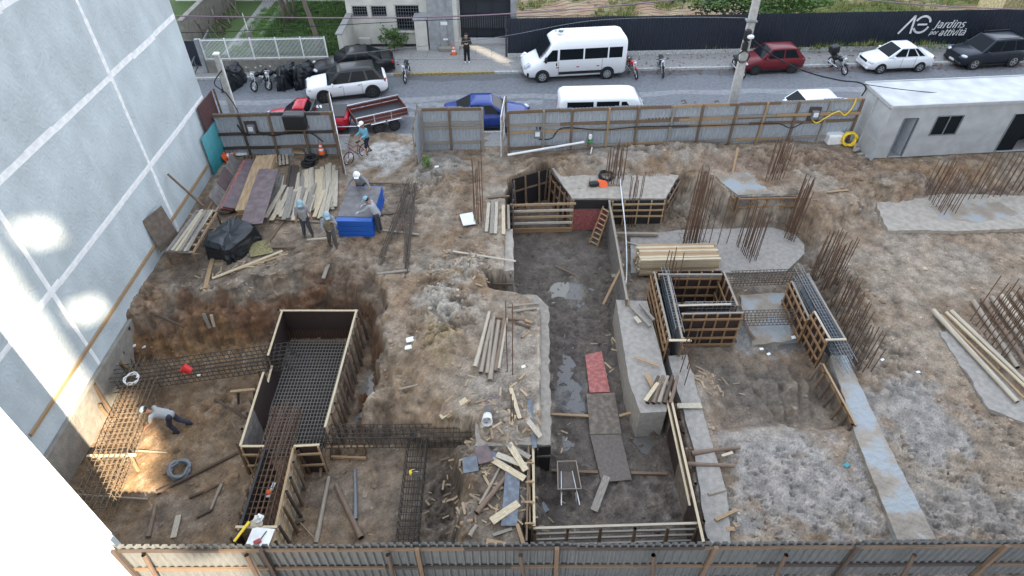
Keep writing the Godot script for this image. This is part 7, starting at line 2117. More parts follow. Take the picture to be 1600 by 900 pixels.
# roof and glass: a core in the colour of the pillars with a pane set on each side of it
func cabin(t: Node3D, l: float, wb: float, wt: float, yb: float, yt: float, f: Array, roof_m: Material, core_m: Material, side_panes: Array) -> void:
	var c := [Vector3(l * (.5 - f[0]), yb, wb / 2), Vector3(l * (.5 - f[1]), yt, wt / 2), Vector3(l * (.5 - f[2]), yt, wt / 2), Vector3(l * (.5 - f[3]), yb, wb / 2)]
	var st := begin()
	var rings := []
	for k in [0.0, 1.0]:
		var a: Vector3 = c[0].lerp(c[1], k)
		var b: Vector3 = c[3].lerp(c[2], k)
		rings.append(PackedVector3Array([a, Vector3(a.x, a.y, -a.z), Vector3(b.x, b.y, -b.z), b]))
	loft(st, rings, false)
	part(t, "pillars", done(st), core_m)
	st = begin()
	st.set_smooth_group(0)
	rings = []
	var a2: Vector3 = c[1]
	var b2: Vector3 = c[2]
	for i in 9:
		var u := i / 8.0
		var x := lerpf(a2.x + .03, b2.x - .03, u)
		var e := pow(absf(u * 2.0 - 1.0), 4.0)
		var r := PackedVector3Array()
		for j in 9:
			var v := j / 8.0 * 2.0 - 1.0
			r.append(Vector3(x, yt - .02 + .075 * (1.0 - pow(absf(v), 3.5)) * (1.0 - e * .8), v * (wt / 2 + .012) * (1.0 - e * .04)))
		for j in 9:
			var v := 1.0 - j / 8.0 * 2.0
			r.append(Vector3(x, yt - .03, v * (wt / 2 + .008)))
		rings.append(r)
	loft(st, rings)
	part(t, "roof", done(st), roof_m)
	for s in [1.0, -1.0]:
		for q in side_panes:
			pane(t, [c[0], c[1], c[2], c[3]], q[0], q[1], s)
	var front := [Vector3(c[0].x, yb, -wb / 2), Vector3(c[1].x, yt, -wt / 2), Vector3(c[1].x, yt, wt / 2), Vector3(c[0].x, yb, wb / 2)]
	var back := [Vector3(c[3].x, yb, wb / 2), Vector3(c[2].x, yt, wt / 2), Vector3(c[2].x, yt, -wt / 2), Vector3(c[3].x, yb, -wb / 2)]
	for q in [[front, "windscreen"], [back, "rear_window"]]:
		facet(t, q[1], q[0], .05, .95, .04, .95)


func facet(t: Node3D, called: String, c: Array, u0: float, u1: float, v0: float, v1: float) -> void:
	var p := []
	for q in [[u0, v0], [u0, v1], [u1, v1], [u1, v0]]:
		var a: Vector3 = c[0].lerp(c[3], q[0])
		var b: Vector3 = c[1].lerp(c[2], q[0])
		p.append(a.lerp(b, q[1]))
	var n: Vector3 = (p[1] - p[0]).cross(p[3] - p[0]).normalized()
	var mid: Vector3 = (p[0] + p[2]) / 2
	if n.dot(mid - Vector3(0, mid.y - .2, 0)) < 0.0:
		n = -n
	var st := begin()
	var e := n * .008
	quad(st, p[0] + e, p[1] + e, p[2] + e, p[3] + e)
	for i in 4:
		quad(st, p[i], p[(i + 1) % 4], p[(i + 1) % 4] + e, p[i] + e)
	part(t, called, done(st), M.glass_dark)


func pane(t: Node3D, c: Array, u0: float, u1: float, s: float) -> void:
	var k := []
	for q in c:
		k.append(Vector3(q.x, q.y, q.z * s))
	facet(t, "window", k, u0, u1, .06, .9)


func place_between(front: Vector3, rear: Vector3, half: float) -> Array:
	var d := front - rear
	var n := Vector3(d.z, 0, -d.x).normalized()
	if n.z > 0.0:
		n = -n
	var c := (front + rear) / 2 + n * half
	c.y = -.1
	return [c, atan2(-d.z, d.x)]


func car(label: String, at: Array, s: Dictionary) -> Node3D:
	var t := thing("parked_car", label, "car", at[0], at[1] if at[1] != 0.0 else .001, "cars parked along the street")
	var l: float = s.l
	var w: float = s.w
	var pm: Material = s.paint
	body(t, "body", l, w, s.body, pm)
	cabin(t, l, w * .9, w * .72, s.belt, s.h, s.cabin, s.get("roof", pm), s.get("core", pm), s.panes)
	var r: float = s.r
	for x in [s.axle[0], s.axle[1]]:
		for z in [1.0, -1.0]:
			part(t, "wheel_arch", lathe_x([[r * 1.17, -.1], [r * 1.17, .1]], 20), M.black_plastic, Transform3D(Basis(), Vector3(l * (.5 - x), r * 1.02, z * (w / 2 - .096))))
			wheel_to(t, Vector3(l * (.5 - x), r, z * (w / 2 - .085)), r, .2, M[s.get("rim", "alloy")], s.get("spokes", 5))
	var f: float = l / 2
	for z in [1.0, -1.0]:
		part(t, "headlight", bevel_box(Vector3(.2, .15, .34), .05), M.lamp_clear, Transform3D(Basis(Vector3.UP, z * -.5), Vector3(f - .17, s.lamp, z * w * .36)))
		part(t, "taillight", bevel_box(Vector3(.1, .2, .22), .03), M.lamp_red, Transform3D(Basis(Vector3.UP, z * .5), Vector3(-f + .11, s.lamp + .12, z * w * .39)))
		part(t, "mirror", bevel_box(Vector3(.12, .12, .2), .04), s.get("mirror", pm), Transform3D(Basis(), Vector3(l * (.5 - s.cabin[0]) - .3, s.belt + .06, z * (w / 2 + .06))))
		for q in s.doors:
			part(t, "door_seam", bx(Vector3(.014, s.belt - .36, .006)), M.dark_void, Transform3D(Basis(), Vector3(l * (.5 - q), (s.belt + .3) / 2, z * (w / 2 - .002))))
			part(t, "door_handle", bevel_box(Vector3(.17, .03, .03), .01), M.black_plastic if s.get("trim", false) else pm, Transform3D(Basis(), Vector3(l * (.5 - q) + .14, s.belt - .13, z * (w / 2 - .004))))
		part(t, "sill", bx(Vector3(l * .5, .09, .03)), M.black_plastic, Transform3D(Basis(), Vector3(0, .25, z * (w / 2 - .05))))
	part(t, "grille", bevel_box(Vector3(.05, .16, w * .5), .02), M.black_plastic, Transform3D(Basis(), Vector3(f - .025, s.lamp - .02, 0)))
	part(t, "bumper", bevel_box(Vector3(.16, .2, w * .84), .06), M.black_plastic if s.get("trim", false) else pm, Transform3D(Basis(), Vector3(f - .07, .34, 0)))
	part(t, "bumper", bevel_box(Vector3(.16, .2, w * .84), .06), M.black_plastic if s.get("trim", false) else pm, Transform3D(Basis(), Vector3(-f + .07, .36, 0)))
	part(t, "licence_plate", bx(Vector3(.015, .12, .4)), M.white, Transform3D(Basis(), Vector3(f + .012, .4, 0)))
	part(t, "licence_plate", bx(Vector3(.015, .12, .4)), M.white, Transform3D(Basis(), Vector3(-f - .012, .55, 0)))
	if s.get("rails", false):
		for z in [1.0, -1.0]:
			part(t, "roof_rail", bevel_box(Vector3(l * .4, .035, .04), .012), M.black_plastic, Transform3D(Basis(), Vector3(l * (.5 - (s.cabin[1] + s.cabin[2]) / 2), s.h + .09, z * w * .33)))
	return t


func build_cars() -> void:
	var white := paint("paint_white", .74, .75, .76)
	var black := paint("paint_black", .012, .012, .014)
	var navy := paint("paint_navy", .016, .02, .03)
	var wine := paint("paint_wine", .13, .012, .017)
	var blue := paint("paint_blue", .012, .038, .2)
	var scarlet := paint("paint_scarlet", .42, .012, .03)
	mt("lamp_clear", .55, .57, .6, .12)
	mt("lamp_red", .35, .012, .012, .2)
	mt("rim_dark", .03, .03, .032, .4)
	var suv := {"l": 4.45, "w": 1.85, "h": 1.58, "r": .36, "axle": [.205, .8], "belt": .98, "lamp": .78, "paint": white, "roof": black, "core": black, "rim": "rim_dark", "doors": [.45, .68],
		"body": [[0, .45, .7, .7], [.03, .25, .82, .88], [.1, .22, .93, .97], [.27, .22, 1.0, 1], [.5, .22, 1.0, 1], [.8, .22, 1.05, 1], [.93, .24, 1.05, .96], [.985, .3, 1.0, .88], [1, .45, .9, .75]],
		"cabin": [.26, .42, .86, .97], "panes": [[.07, .36], [.39, .68], [.72, .93]], "trim": true}
	car("white crossover car with black roof, nearer of the two beside the covered motorcycles", place_between(Vector3(-10.42, -0.1, -33.12), Vector3(-7.75, -0.1, -33.82), .85), suv)
	var sedan := {"l": 4.75, "w": 1.82, "h": 1.42, "r": .33, "axle": [.2, .79], "belt": .93, "lamp": .66, "paint": black, "doors": [.48, .68],
		"body": [[0, .38, .58, .7], [.03, .24, .68, .87], [.1, .2, .78, .96], [.28, .2, .92, 1], [.5, .2, .94, 1], [.75, .2, .95, 1], [.86, .2, .98, .98], [.96, .26, .93, .92], [1, .4, .84, .78]],
		"cabin": [.27, .44, .68, .87], "panes": [[.1, .42], [.46, .74], [.78, .92]]}
	car("black sedan half hidden behind the white crossover", place_between(Vector3(-10.8, -0.1, -35.79), Vector3(-7.62, -0.1, -36.57), .85), sedan)
	var hatch := {"l": 3.75, "w": 1.58, "h": 1.42, "r": .29, "axle": [.2, .81], "belt": .9, "lamp": .64, "paint": wine, "doors": [.62], "trim": true, "rim": "rim_dark",
		"body": [[0, .36, .6, .78], [.03, .22, .7, .92], [.1, .2, .8, .98], [.28, .2, .9, 1], [.5, .2, .92, 1], [.8, .2, .94, 1], [.94, .22, .94, .97], [1, .34, .86, .84]],
		"cabin": [.27, .42, .84, .97], "panes": [[.1, .5], [.54, .88]]}
	car("dark red three door hatchback beside the concrete pole", place_between(Vector3(14.29, -0.1, -36.74), Vector3(16.82, -0.1, -37.01), .72), hatch)
	var corsa := sedan.duplicate()
	corsa.merge({"l": 4.15, "w": 1.62, "h": 1.42, "r": .29, "paint": white, "mirror": white, "rim": "alloy"}, true)
	car("white four door sedan in front of the lettering on the metal fence", place_between(Vector3(21.9, -0.1, -36.92), Vector3(24.48, -0.1, -37.19), .74), corsa)
	var duster := suv.duplicate()
	duster.merge({"l": 4.35, "h": 1.62, "paint": navy, "roof": navy, "core": navy, "rim": "alloy", "rails": true}, true)
	car("dark navy off road car with roof rails at the far right", place_between(Vector3(27.59, -0.1, -37.46), Vector3(30.56, -0.1, -37.92), .84), duster)
	var bl := sedan.duplicate()
	bl.merge({"l": 4.5, "w": 1.78, "paint": blue, "roof": blue}, true)
	car("shiny blue car seen through the narrow fence gap", [Vector3(-1.3, -.1, -30.75), .05], bl)
	var wc := hatch.duplicate()
	wc.merge({"l": 3.95, "w": 1.66, "paint": white}, true)
	car("white car behind the right end of the long fence, roof showing", [Vector3(16.4, -.1, -31.3), .06], wc)
	# pick-up behind the left fence
	var pk := hatch.duplicate()
	pk.merge({"l": 4.4, "w": 1.66, "paint": scarlet, "doors": [.5], "cabin": [.24, .4, .52, .58], "panes": [[.1, .9]], "trim": true}, true)
	var t := car("red pick-up with black load bed behind the left fence, trailer hitched to it", [Vector3(-10.6, -.1, -30.25), PI + .05], pk)
	part(t, "load_bed", bevel_box(Vector3(1.55, .05, 1.35), .02), M.black_plastic, Transform3D(Basis(), Vector3(-1.32, .97, 0)))
	part(t, "roll_bar", bx(Vector3(.08, .35, 1.3)), M.black_plastic, Transform3D(Basis(), Vector3(-.45, 1.15, 0)))
	for i in 2:
		part(t, "stripe", bx(Vector3(.1, .012, .3)), M.white, Transform3D(Basis(Vector3.UP, .3), Vector3(-.55 - .18 * i, 1.0, .45)))
	# vans
	mini_bus("white minibus with dark side windows parked before the metal fence", place_between(Vector3(1.61, -0.1, -35.7), Vector3(5.75, -0.1, -36.22), .95), 5.95, 2.45, true)
	mini_bus("white van behind the long zinc fence, only its roof and window tops showing", [Vector3(4.65, -.1, -30.75), .05], 4.5, 1.85, false)
	build_trailer()


func mini_bus(label: String, at: Array, l: float, h: float, tall: bool) -> void:
	var white: Material = M.paint_white
	var t := thing("van", label, "van", at[0], at[1])
	var w := 2.0 if tall else 1.7
	var st := begin()
	st.set_smooth_group(0)
	var rings := []
	var prof := [[0, .5, .82, .8], [.02, .32, .98, .9], [.07, .28, 1.12, .96], [.15, .28, 1.32, .99], [.2, .28, 1.62, .99], [.27, .28, h * .9, .99], [.32, .28, h * .97, 1], [.4, .28, h, 1], [.94, .28, h, 1], [.985, .3, h * .97, .98], [1, .35, h * .92, .95]]
	if not tall:
		prof = [[0, .5, .85, .85], [.02, .32, 1.05, .93], [.06, .28, 1.25, .98], [.12, .28, h * .93, .99], [.18, .28, h * .985, 1], [.3, .28, h, 1], [.94, .28, h, 1], [.985, .3, h * .96, .97], [1, .35, h * .9, .93]]
	for q in prof:
		var x: float = l * (.5 - q[0])
		var hw: float = w / 2 * q[3]
		var r := PackedVector3Array()
		var y0: float = q[1]
		var y1: float = q[2]
		for s in [1.0, -1.0]:
			var pts := [[y0, .9], [y0 + .08, .98], [lerpf(y0, y1, .5), 1.0], [y1 - .5 if y1 > 1.6 else lerpf(y0, y1, .8), .985], [y1 - .14, .93], [y1 - .04, .84], [y1, .6]]
			if s < 0.0:
				pts.reverse()
			for p in pts:
				r.append(Vector3(x, p[0], p[1] * hw * s))
		rings.append(r)
	loft(st, rings)
	part(t, "body", done(st), white)
	var wy0 := 1.28 if tall else 1.2
	var wy1 := 1.92 if tall else 1.68
	for s in [1.0, -1.0]:
		var z: float = s * (w / 2 - .006)
		var panes := [[.335, .57], [.58, .81], [.82, .955]] if tall else [[.34, .6], [.63, .93]]
		for q in panes:
			var c := [Vector3(l * (.5 - q[0]), wy0, z), Vector3(l * (.5 - q[0]), wy1, z * .985), Vector3(l * (.5 - q[1]), wy1, z * .985), Vector3(l * (.5 - q[1]), wy0, z)]
			facet(t, "window", c, .01, .99, .02, .98)
		var d := [Vector3(l * .335, wy0 - .08, z * .985), Vector3(l * .235, wy1 - .02, z * .975), Vector3(l * .18, wy1 - .02, z * .985), Vector3(l * .18, wy0 - .08, z)]
		facet(t, "window", d, .06, .97, .04, .97)
		part(t, "side_strip", bx(Vector3(l * .45, .16, .02)), M.black_plastic, Transform3D(Basis(), Vector3(-l * .06, .52, s * (w / 2 + .004))))
		part(t, "mirror", bevel_box(Vector3(.14, .34, .2), .05), M.black_plastic, Transform3D(Basis(), Vector3(l * .3, wy0 + .1, s * (w / 2 + .14))))
		part(t, "headlight", bevel_box(Vector3(.42, .26, .2), .07), M.lamp_clear, Transform3D(Basis(Vector3(0, 0, 1), -.6), Vector3(l * .47, .95, s * w * .4)))
		part(t, "taillight", bevel_box(Vector3(.05, .5, .14), .02), M.lamp_red, Transform3D(Basis(), Vector3(-l / 2 + .01, 1.0, s * w * .42)))
		for x in [.18, -.02, -.22]:
			part(t, "marker_light", bx(Vector3(.16, .05, .012)), M.lamp_red, Transform3D(Basis(), Vector3(l * x, .86, s * (w / 2 + .002))))
		for x in [.17, -.26]:
			part(t, "door_seam", bx(Vector3(.014, 1.0, .006)), M.dark_void, Transform3D(Basis(), Vector3(l * x, .85, s * (w / 2 - .001))))
		part(t, "door_handle", bevel_box(Vector3(.08, .18, .03), .012), M.black_plastic, Transform3D(Basis(), Vector3(l * .19, 1.05, s * (w / 2 - .002))))
		for x in [.325, -.32]:
			part(t, "wheel_arch", lathe_x([[.42, -.1], [.42, .1]], 20), M.black_plastic, Transform3D(Basis(), Vector3(l * x, .36, s * (w / 2 - .094))))
			wheel_to(t, Vector3(l * x, .34, s * (w / 2 - .085)), .34, .21, M.alloy, 8)
	var fr := [Vector3(l * .35, 1.34, -w * .42), Vector3(l * .24, h * .88, -w * .4), Vector3(l * .24, h * .88, w * .4), Vector3(l * .35, 1.34, w * .42)]
	if not tall:
		fr = [Vector3(l * .445, 1.26, -w * .44), Vector3(l * .385, h * .93, -w * .4), Vector3(l * .385, h * .93, w * .4), Vector3(l * .445, 1.26, w * .44)]
	for i in 4:
		fr[i] += Vector3(.05, .05, 0)
	facet(t, "windscreen", fr, .02, .98, .02, .98)
	part(t, "bumper", bevel_box(Vector3(.3, .42, w * .92), .1), M.black_plastic, Transform3D(Basis(), Vector3(l * .465, .48, 0)))
	part(t, "bumper", bevel_box(Vector3(.2, .3, w * .95), .06), M.black_plastic, Transform3D(Basis(), Vector3(-l * .485, .45, 0)))
	if tall:
		part(t, "corner_trim", bevel_box(Vector3(.5, .3, .03), .01), M.black_plastic, Transform3D(Basis(), Vector3(-l * .43, .52, w / 2 - .005)))
		part(t, "roof_vent", lathe([[.24, 0], [.22, .09], [.1, .11], [0, .11]], 18), M.white, Transform3D(Basis(), Vector3(l * .13, h, .0)))
		part(t, "vent_fan", lathe([[.15, .0], [.15, .03]], 18), M.black_plastic, Transform3D(Basis(), Vector3(l * .13, h + .1, 0)))
		for i in 3:
			part(t, "roof_panel", bevel_box(Vector3(.14, .02, .22), .008), M.sheet_zinc, Transform3D(Basis(), Vector3(l * .13 - .25 + .24 * i, h + .005, .45)))


func build_trailer() -> void:
	var at := place_between(Vector3(-7.01, -0.1, -29.77), Vector3(-6.21, -0.1, -30.17), .75)
	var t := thing("trailer", "red sided twin axle trailer with galvanised frame at the driveway", "trailer", at[0], at[1])
	var l := 2.75
	var w := 1.55
	mt("trailer_red", .14, .03, .02, .6, T.grain, Vector3(.6, 3, 1))
	part(t, "floor", bevel_box(Vector3(l, .05, w), .01, Vector3(0, .62, 0)), mt("trailer_floor", .05, .055, .065, .6, T.fine, Vector3.ONE))
	for s in [1.0, -1.0]:
		for y in [.72, .92]:
			part(t, "side_board", bx(Vector3(l - .04, .15, .025), Vector3(0, y, s * w / 2)), M.trailer_red)
		for y in [1.05, .62]:
			part(t, "side_rail", shape.bar, M.chrome, span(Vector3(-l / 2, y, s * w / 2), Vector3(l / 2, y, s * w / 2), .05, .05))
		for x in [-1.35, -.45, .45, 1.35]:
			part(t, "stake", bx(Vector3(.05, .46, .05), Vector3(x, .83, s * (w / 2 + .02))), M.chrome)
		for x in [-.42, .42]:
			wheel_to(t, Vector3(x - .1, .3, s * (w / 2 + .14)), .3, .18, M.rim_dark)
			part(t, "mudguard", bevel_box(Vector3(.78, .04, .26), .015, Vector3(x - .1, .66, s * (w / 2 + .14))), M.chrome)
			part(t, "mudguard_flap", bx(Vector3(.18, .04, .26)), M.chrome, Transform3D(Basis(Vector3(0, 0, 1), .9), Vector3(x - .1 - .42, .58, s * (w / 2 + .14))))
	part(t, "front_board", bx(Vector3(.03, .3, w - .05), Vector3(l / 2, .82, 0)), M.trailer_red)
	part(t, "tail_board", bx(Vector3(.03, .3, w - .05), Vector3(-l / 2, .82, 0)), M.trailer_red)
	for s in [1.0, -1.0]:
		part(t, "drawbar", shape.bar, M.chrome, span(Vector3(l / 2, .55, s * w * .42), Vector3(l / 2 + 1.15, .5, 0), .07, .07))
	part(t, "coupling", bevel_box(Vector3(.3, .1, .1), .03, Vector3(l / 2 + 1.25, .5, 0)), M.black_plastic)
	part(t, "jockey_post", bx(Vector3(.06, .6, .06), Vector3(l / 2 + .9, .3, 0)), M.chrome)


func bike(label: String, at: Vector3, turn: float, tank: Material, box := false, tilt := .12) -> Node3D:
	var t := thing("motorcycle", label, "motorcycle", Vector3(at.x, -.1, at.z), turn, "motorcycles parked along the street")
	var b := Basis(Vector3(1, 0, 0), tilt)
	var put := func(called: String, mesh: Mesh, m: Material, x: Transform3D) -> void:
		part(t, called, mesh, m, Transform3D(b, Vector3.ZERO) * x)
	for x in [.64, -.62]:
		var tm := TorusMesh.new()
		tm.inner_radius = .225
		tm.outer_radius = .31
		tm.rings = 22
		tm.ring_segments = 8
		put.call("tyre", tm, M.rubber, Transform3D(Basis(Vector3(1, 0, 0), PI / 2), Vector3(x, .31, 0)))
		var st := begin()
		for i in 8:
			var a := PI * i / 8
			tube_to(st, [Vector3(cos(a) * .24, sin(a) * .24, 0), Vector3(-cos(a) * .24, -sin(a) * .24, 0)], [.008], 4, false)
		put.call("spokes", done(st), M.chrome, Transform3D(Basis(), Vector3(x, .31, 0)))
		put.call("mudguard", bevel_box(Vector3(.42, .03, .13), .012), tank, Transform3D(Basis(Vector3(0, 0, 1), .15 if x > 0 else -.25), Vector3(x - .02, .66 if x > 0 else .68, 0)))
	for s in [.075, -.075]:
		put.call("fork", shape.bar, M.chrome, span(Vector3(.64, .31, s), Vector3(.4, .95, s), .05, .05))
		put.call("swing_arm", shape.bar, M.black_plastic, span(Vector3(-.62, .31, s), Vector3(-.1, .4, s), .05, .05))
		put.call("grip", shape.bar, M.rubber, span(Vector3(.36, 1.02, s * 2.4), Vector3(.28, 1.0, s * 5.0), .04, .04))
		put.call("mirror_stem", shape.bar, M.black_plastic, span(Vector3(.36, 1.02, s * 3.2), Vector3(.36, 1.24, s * 4.2), .018, .018))
		put.call("mirror", bevel_box(Vector3(.02, .09, .14), .008), M.chrome, Transform3D(Basis(), Vector3(.36, 1.27, s * 4.4)))
	put.call("handlebar", shape.bar, M.chrome, span(Vector3(.36, 1.02, -.2), Vector3(.36, 1.02, .2), .03, .03))
	var sp := SphereMesh.new()
	sp.radius = .5
	sp.height = 1.0
	sp.radial_segments = 14
	sp.rings = 8
	put.call("tank", sp, tank, Transform3D(Basis().scaled(Vector3(.5, .3, .3)), Vector3(.12, .8, 0)))
	put.call("seat", bevel_box(Vector3(.68, .09, .25), .035), M.black_plastic, Transform3D(Basis(Vector3(0, 0, 1), -.08), Vector3(-.36, .82, 0)))
	put.call("engine", bevel_box(Vector3(.36, .34, .26), .07), M.steel_grey, Transform3D(Basis(), Vector3(.08, .44, 0)))
	put.call("frame", shape.bar, M.black_plastic, span(Vector3(.42, .9, 0), Vector3(-.5, .62, 0), .07, .07))
	put.call("headlight", sp, M.lamp_clear, Transform3D(Basis().scaled(Vector3(.16, .19, .19)), Vector3(.5, .93, 0)))
	put.call("exhaust", shape.rod, M.chrome, span(Vector3(.1, .3, .14), Vector3(-.72, .38, .16), .08, .08))
	put.call("tail_lamp", bevel_box(Vector3(.1, .08, .14), .02), M.lamp_red, Transform3D(Basis(), Vector3(-.76, .76, 0)))
	put.call("side_panel", bevel_box(Vector3(.3, .2, .22), .06), tank, Transform3D(Basis(), Vector3(-.3, .66, 0)))
	part(t, "stand", shape.bar, M.black_plastic, span(Vector3(0, .35, .08), Vector3(-.05, 0, .3), .025, .025))
	if box:
		put.call("delivery_box", bevel_box(Vector3(.46, .46, .5), .05), M.black_plastic, Transform3D(Basis(), Vector3(-.62, 1.1, 0)))
	return t


func covered_bike(label: String, at: Vector3, turn: float, h: float) -> void:
	var st := begin()
	var n := FastNoiseLite.new()
	n.frequency = 1.4
	n.seed = int(at.x * 10.0)
	var rings := []
	for k in 9:
		var u := k / 8.0
		var r := PackedVector3Array()
		for j in 26:
			var a := TAU * j / 26
			var e := lerpf(1.0, .35, pow(u, 1.6))
			var lx := cos(a) * .98 * lerpf(1.0, .62, u)
			var top := h * (.82 + .18 * smoothstep(.1, .5, lx) + .1 * smoothstep(-.1, -.6, lx))
			var y := top * sin(u * PI / 2)
			var fold := 1.0 + .12 * sin(a * 9.0 + at.x) * (1.0 - u)
			var p := Vector3(lx * fold, y, sin(a) * .4 * e * fold)
			p += Vector3(n.get_noise_2d(p.x * 2.0, y * 2.0), n.get_noise_2d(p.z * 4.0, p.x * 3.0), n.get_noise_2d(y * 3.0, p.x * 3.0)) * .12
			r.append(p)
		rings.append(r)
	loft(st, rings)
	var t := thing("covered_motorcycle", label, "motorcycle", Vector3(at.x, -.1, at.z), turn, "motorcycles under black covers")
	part(t, "cover", done(st), M.tarp)
	for x in [.7, -.7]:
		var tm := TorusMesh.new()
		tm.inner_radius = .2
		tm.outer_radius = .29
		tm.rings = 18
		tm.ring_segments = 6
		part(t, "tyre", tm, M.rubber, Transform3D(Basis(Vector3(1, 0, 0), PI / 2), Vector3(x, .29, 0)))


func build_bikes() -> void:
	var d := -1.9
	covered_bike("leftmost motorcycle under a black cover, alone beside the concrete pole", Vector3(-16.04, 0, -35.24), d, 1.35)
	bike("dark motorcycle with chrome parts, left of the covered pair", Vector3(-14.42, 0, -35.15), d, M.paint_black)
	bike("black motorcycle close against the covered pair", Vector3(-13.65, 0, -35.32), d, M.paint_black)
	covered_bike("covered motorcycle in the middle of the row by the garden wall", Vector3(-12.93, 0, -35.4), d, 1.3)
	covered_bike("covered motorcycle nearest the black sedan", Vector3(-12.01, 0, -35.57), d, 1.3)
	bike("black motorcycle standing alone behind the black sedan", Vector3(-6.16, 0, -36.26), -1.62, M.paint_black)
	bike("red motorcycle just behind the white minibus", Vector3(7.18, 0, -36.79), -1.35, M.red)
	bike("silver and black motorcycle on the kerb between minibus and pole", Vector3(8.96, 0, -36.97), -1.6, M.paint_black)
	bike("motorcycle with a black delivery box between red hatchback and white sedan", Vector3(19.6, 0, -37.33), -1.3, M.paint_black, true)
	bike("motorcycle half hidden behind the concrete pole and red hatchback", Vector3(13.56, 0, -36.97), -1.4, M.paint_navy)
	bike("motorcycle behind the long fence, only a mirror showing", Vector3(9.24, 0, -31.09), -1.5, M.paint_black)
	bike("motorcycle behind the long fence near the pole, handlebar showing", Vector3(10.99, 0, -31.02), -1.5, M.red)


func bicycle(label: String, at: Vector3, turn: float) -> void:
	var t := thing("bicycle", label, "bicycle", at, turn)
	for x in [.52, -.5]:
		var tm := TorusMesh.new()
		tm.inner_radius = .29
		tm.outer_radius = .335
		tm.rings = 24
		tm.ring_segments = 6
		part(t, "wheel", tm, M.rubber, Transform3D(Basis(Vector3(1, 0, 0), PI / 2), Vector3(x, .335, 0)))
		var st := begin()
		for i in 8:
			var a := PI * i / 8
			tube_to(st, [Vector3(cos(a) * .3, sin(a) * .3, 0), Vector3(-cos(a) * .3, -sin(a) * .3, 0)], [.004], 4, false)
		part(t, "spokes", done(st), M.chrome, Transform3D(Basis(), Vector3(x, .335, 0)))
	var fm := mt("bike_purple", .13, .03, .11, .4)
	for q in [[Vector3(.38, .85, 0), Vector3(-.05, .3, 0)], [Vector3(.36, .8, 0), Vector3(-.18, .72, 0)], [Vector3(-.05, .3, 0), Vector3(-.2, .86, 0)], [Vector3(-.05, .3, 0), Vector3(-.5, .335, 0)], [Vector3(-.18, .72, 0), Vector3(-.5, .335, 0)], [Vector3(.35, .95, 0), Vector3(.52, .335, 0)]]:
		part(t, "frame_tube", shape.bar, fm, span(q[0], q[1], .04, .04))
	part(t, "handlebar", shape.bar, M.black_plastic, span(Vector3(.34, 1.0, -.28), Vector3(.34, 1.0, .28), .03, .03))
	part(t, "saddle", bevel_box(Vector3(.26, .06, .15), .025, Vector3(-.2, .9, 0)), M.black_plastic)
	part(t, "pedals", shape.bar, M.black_plastic, span(Vector3(-.05, .2, -.14), Vector3(-.05, .4, .14), .03, .03))


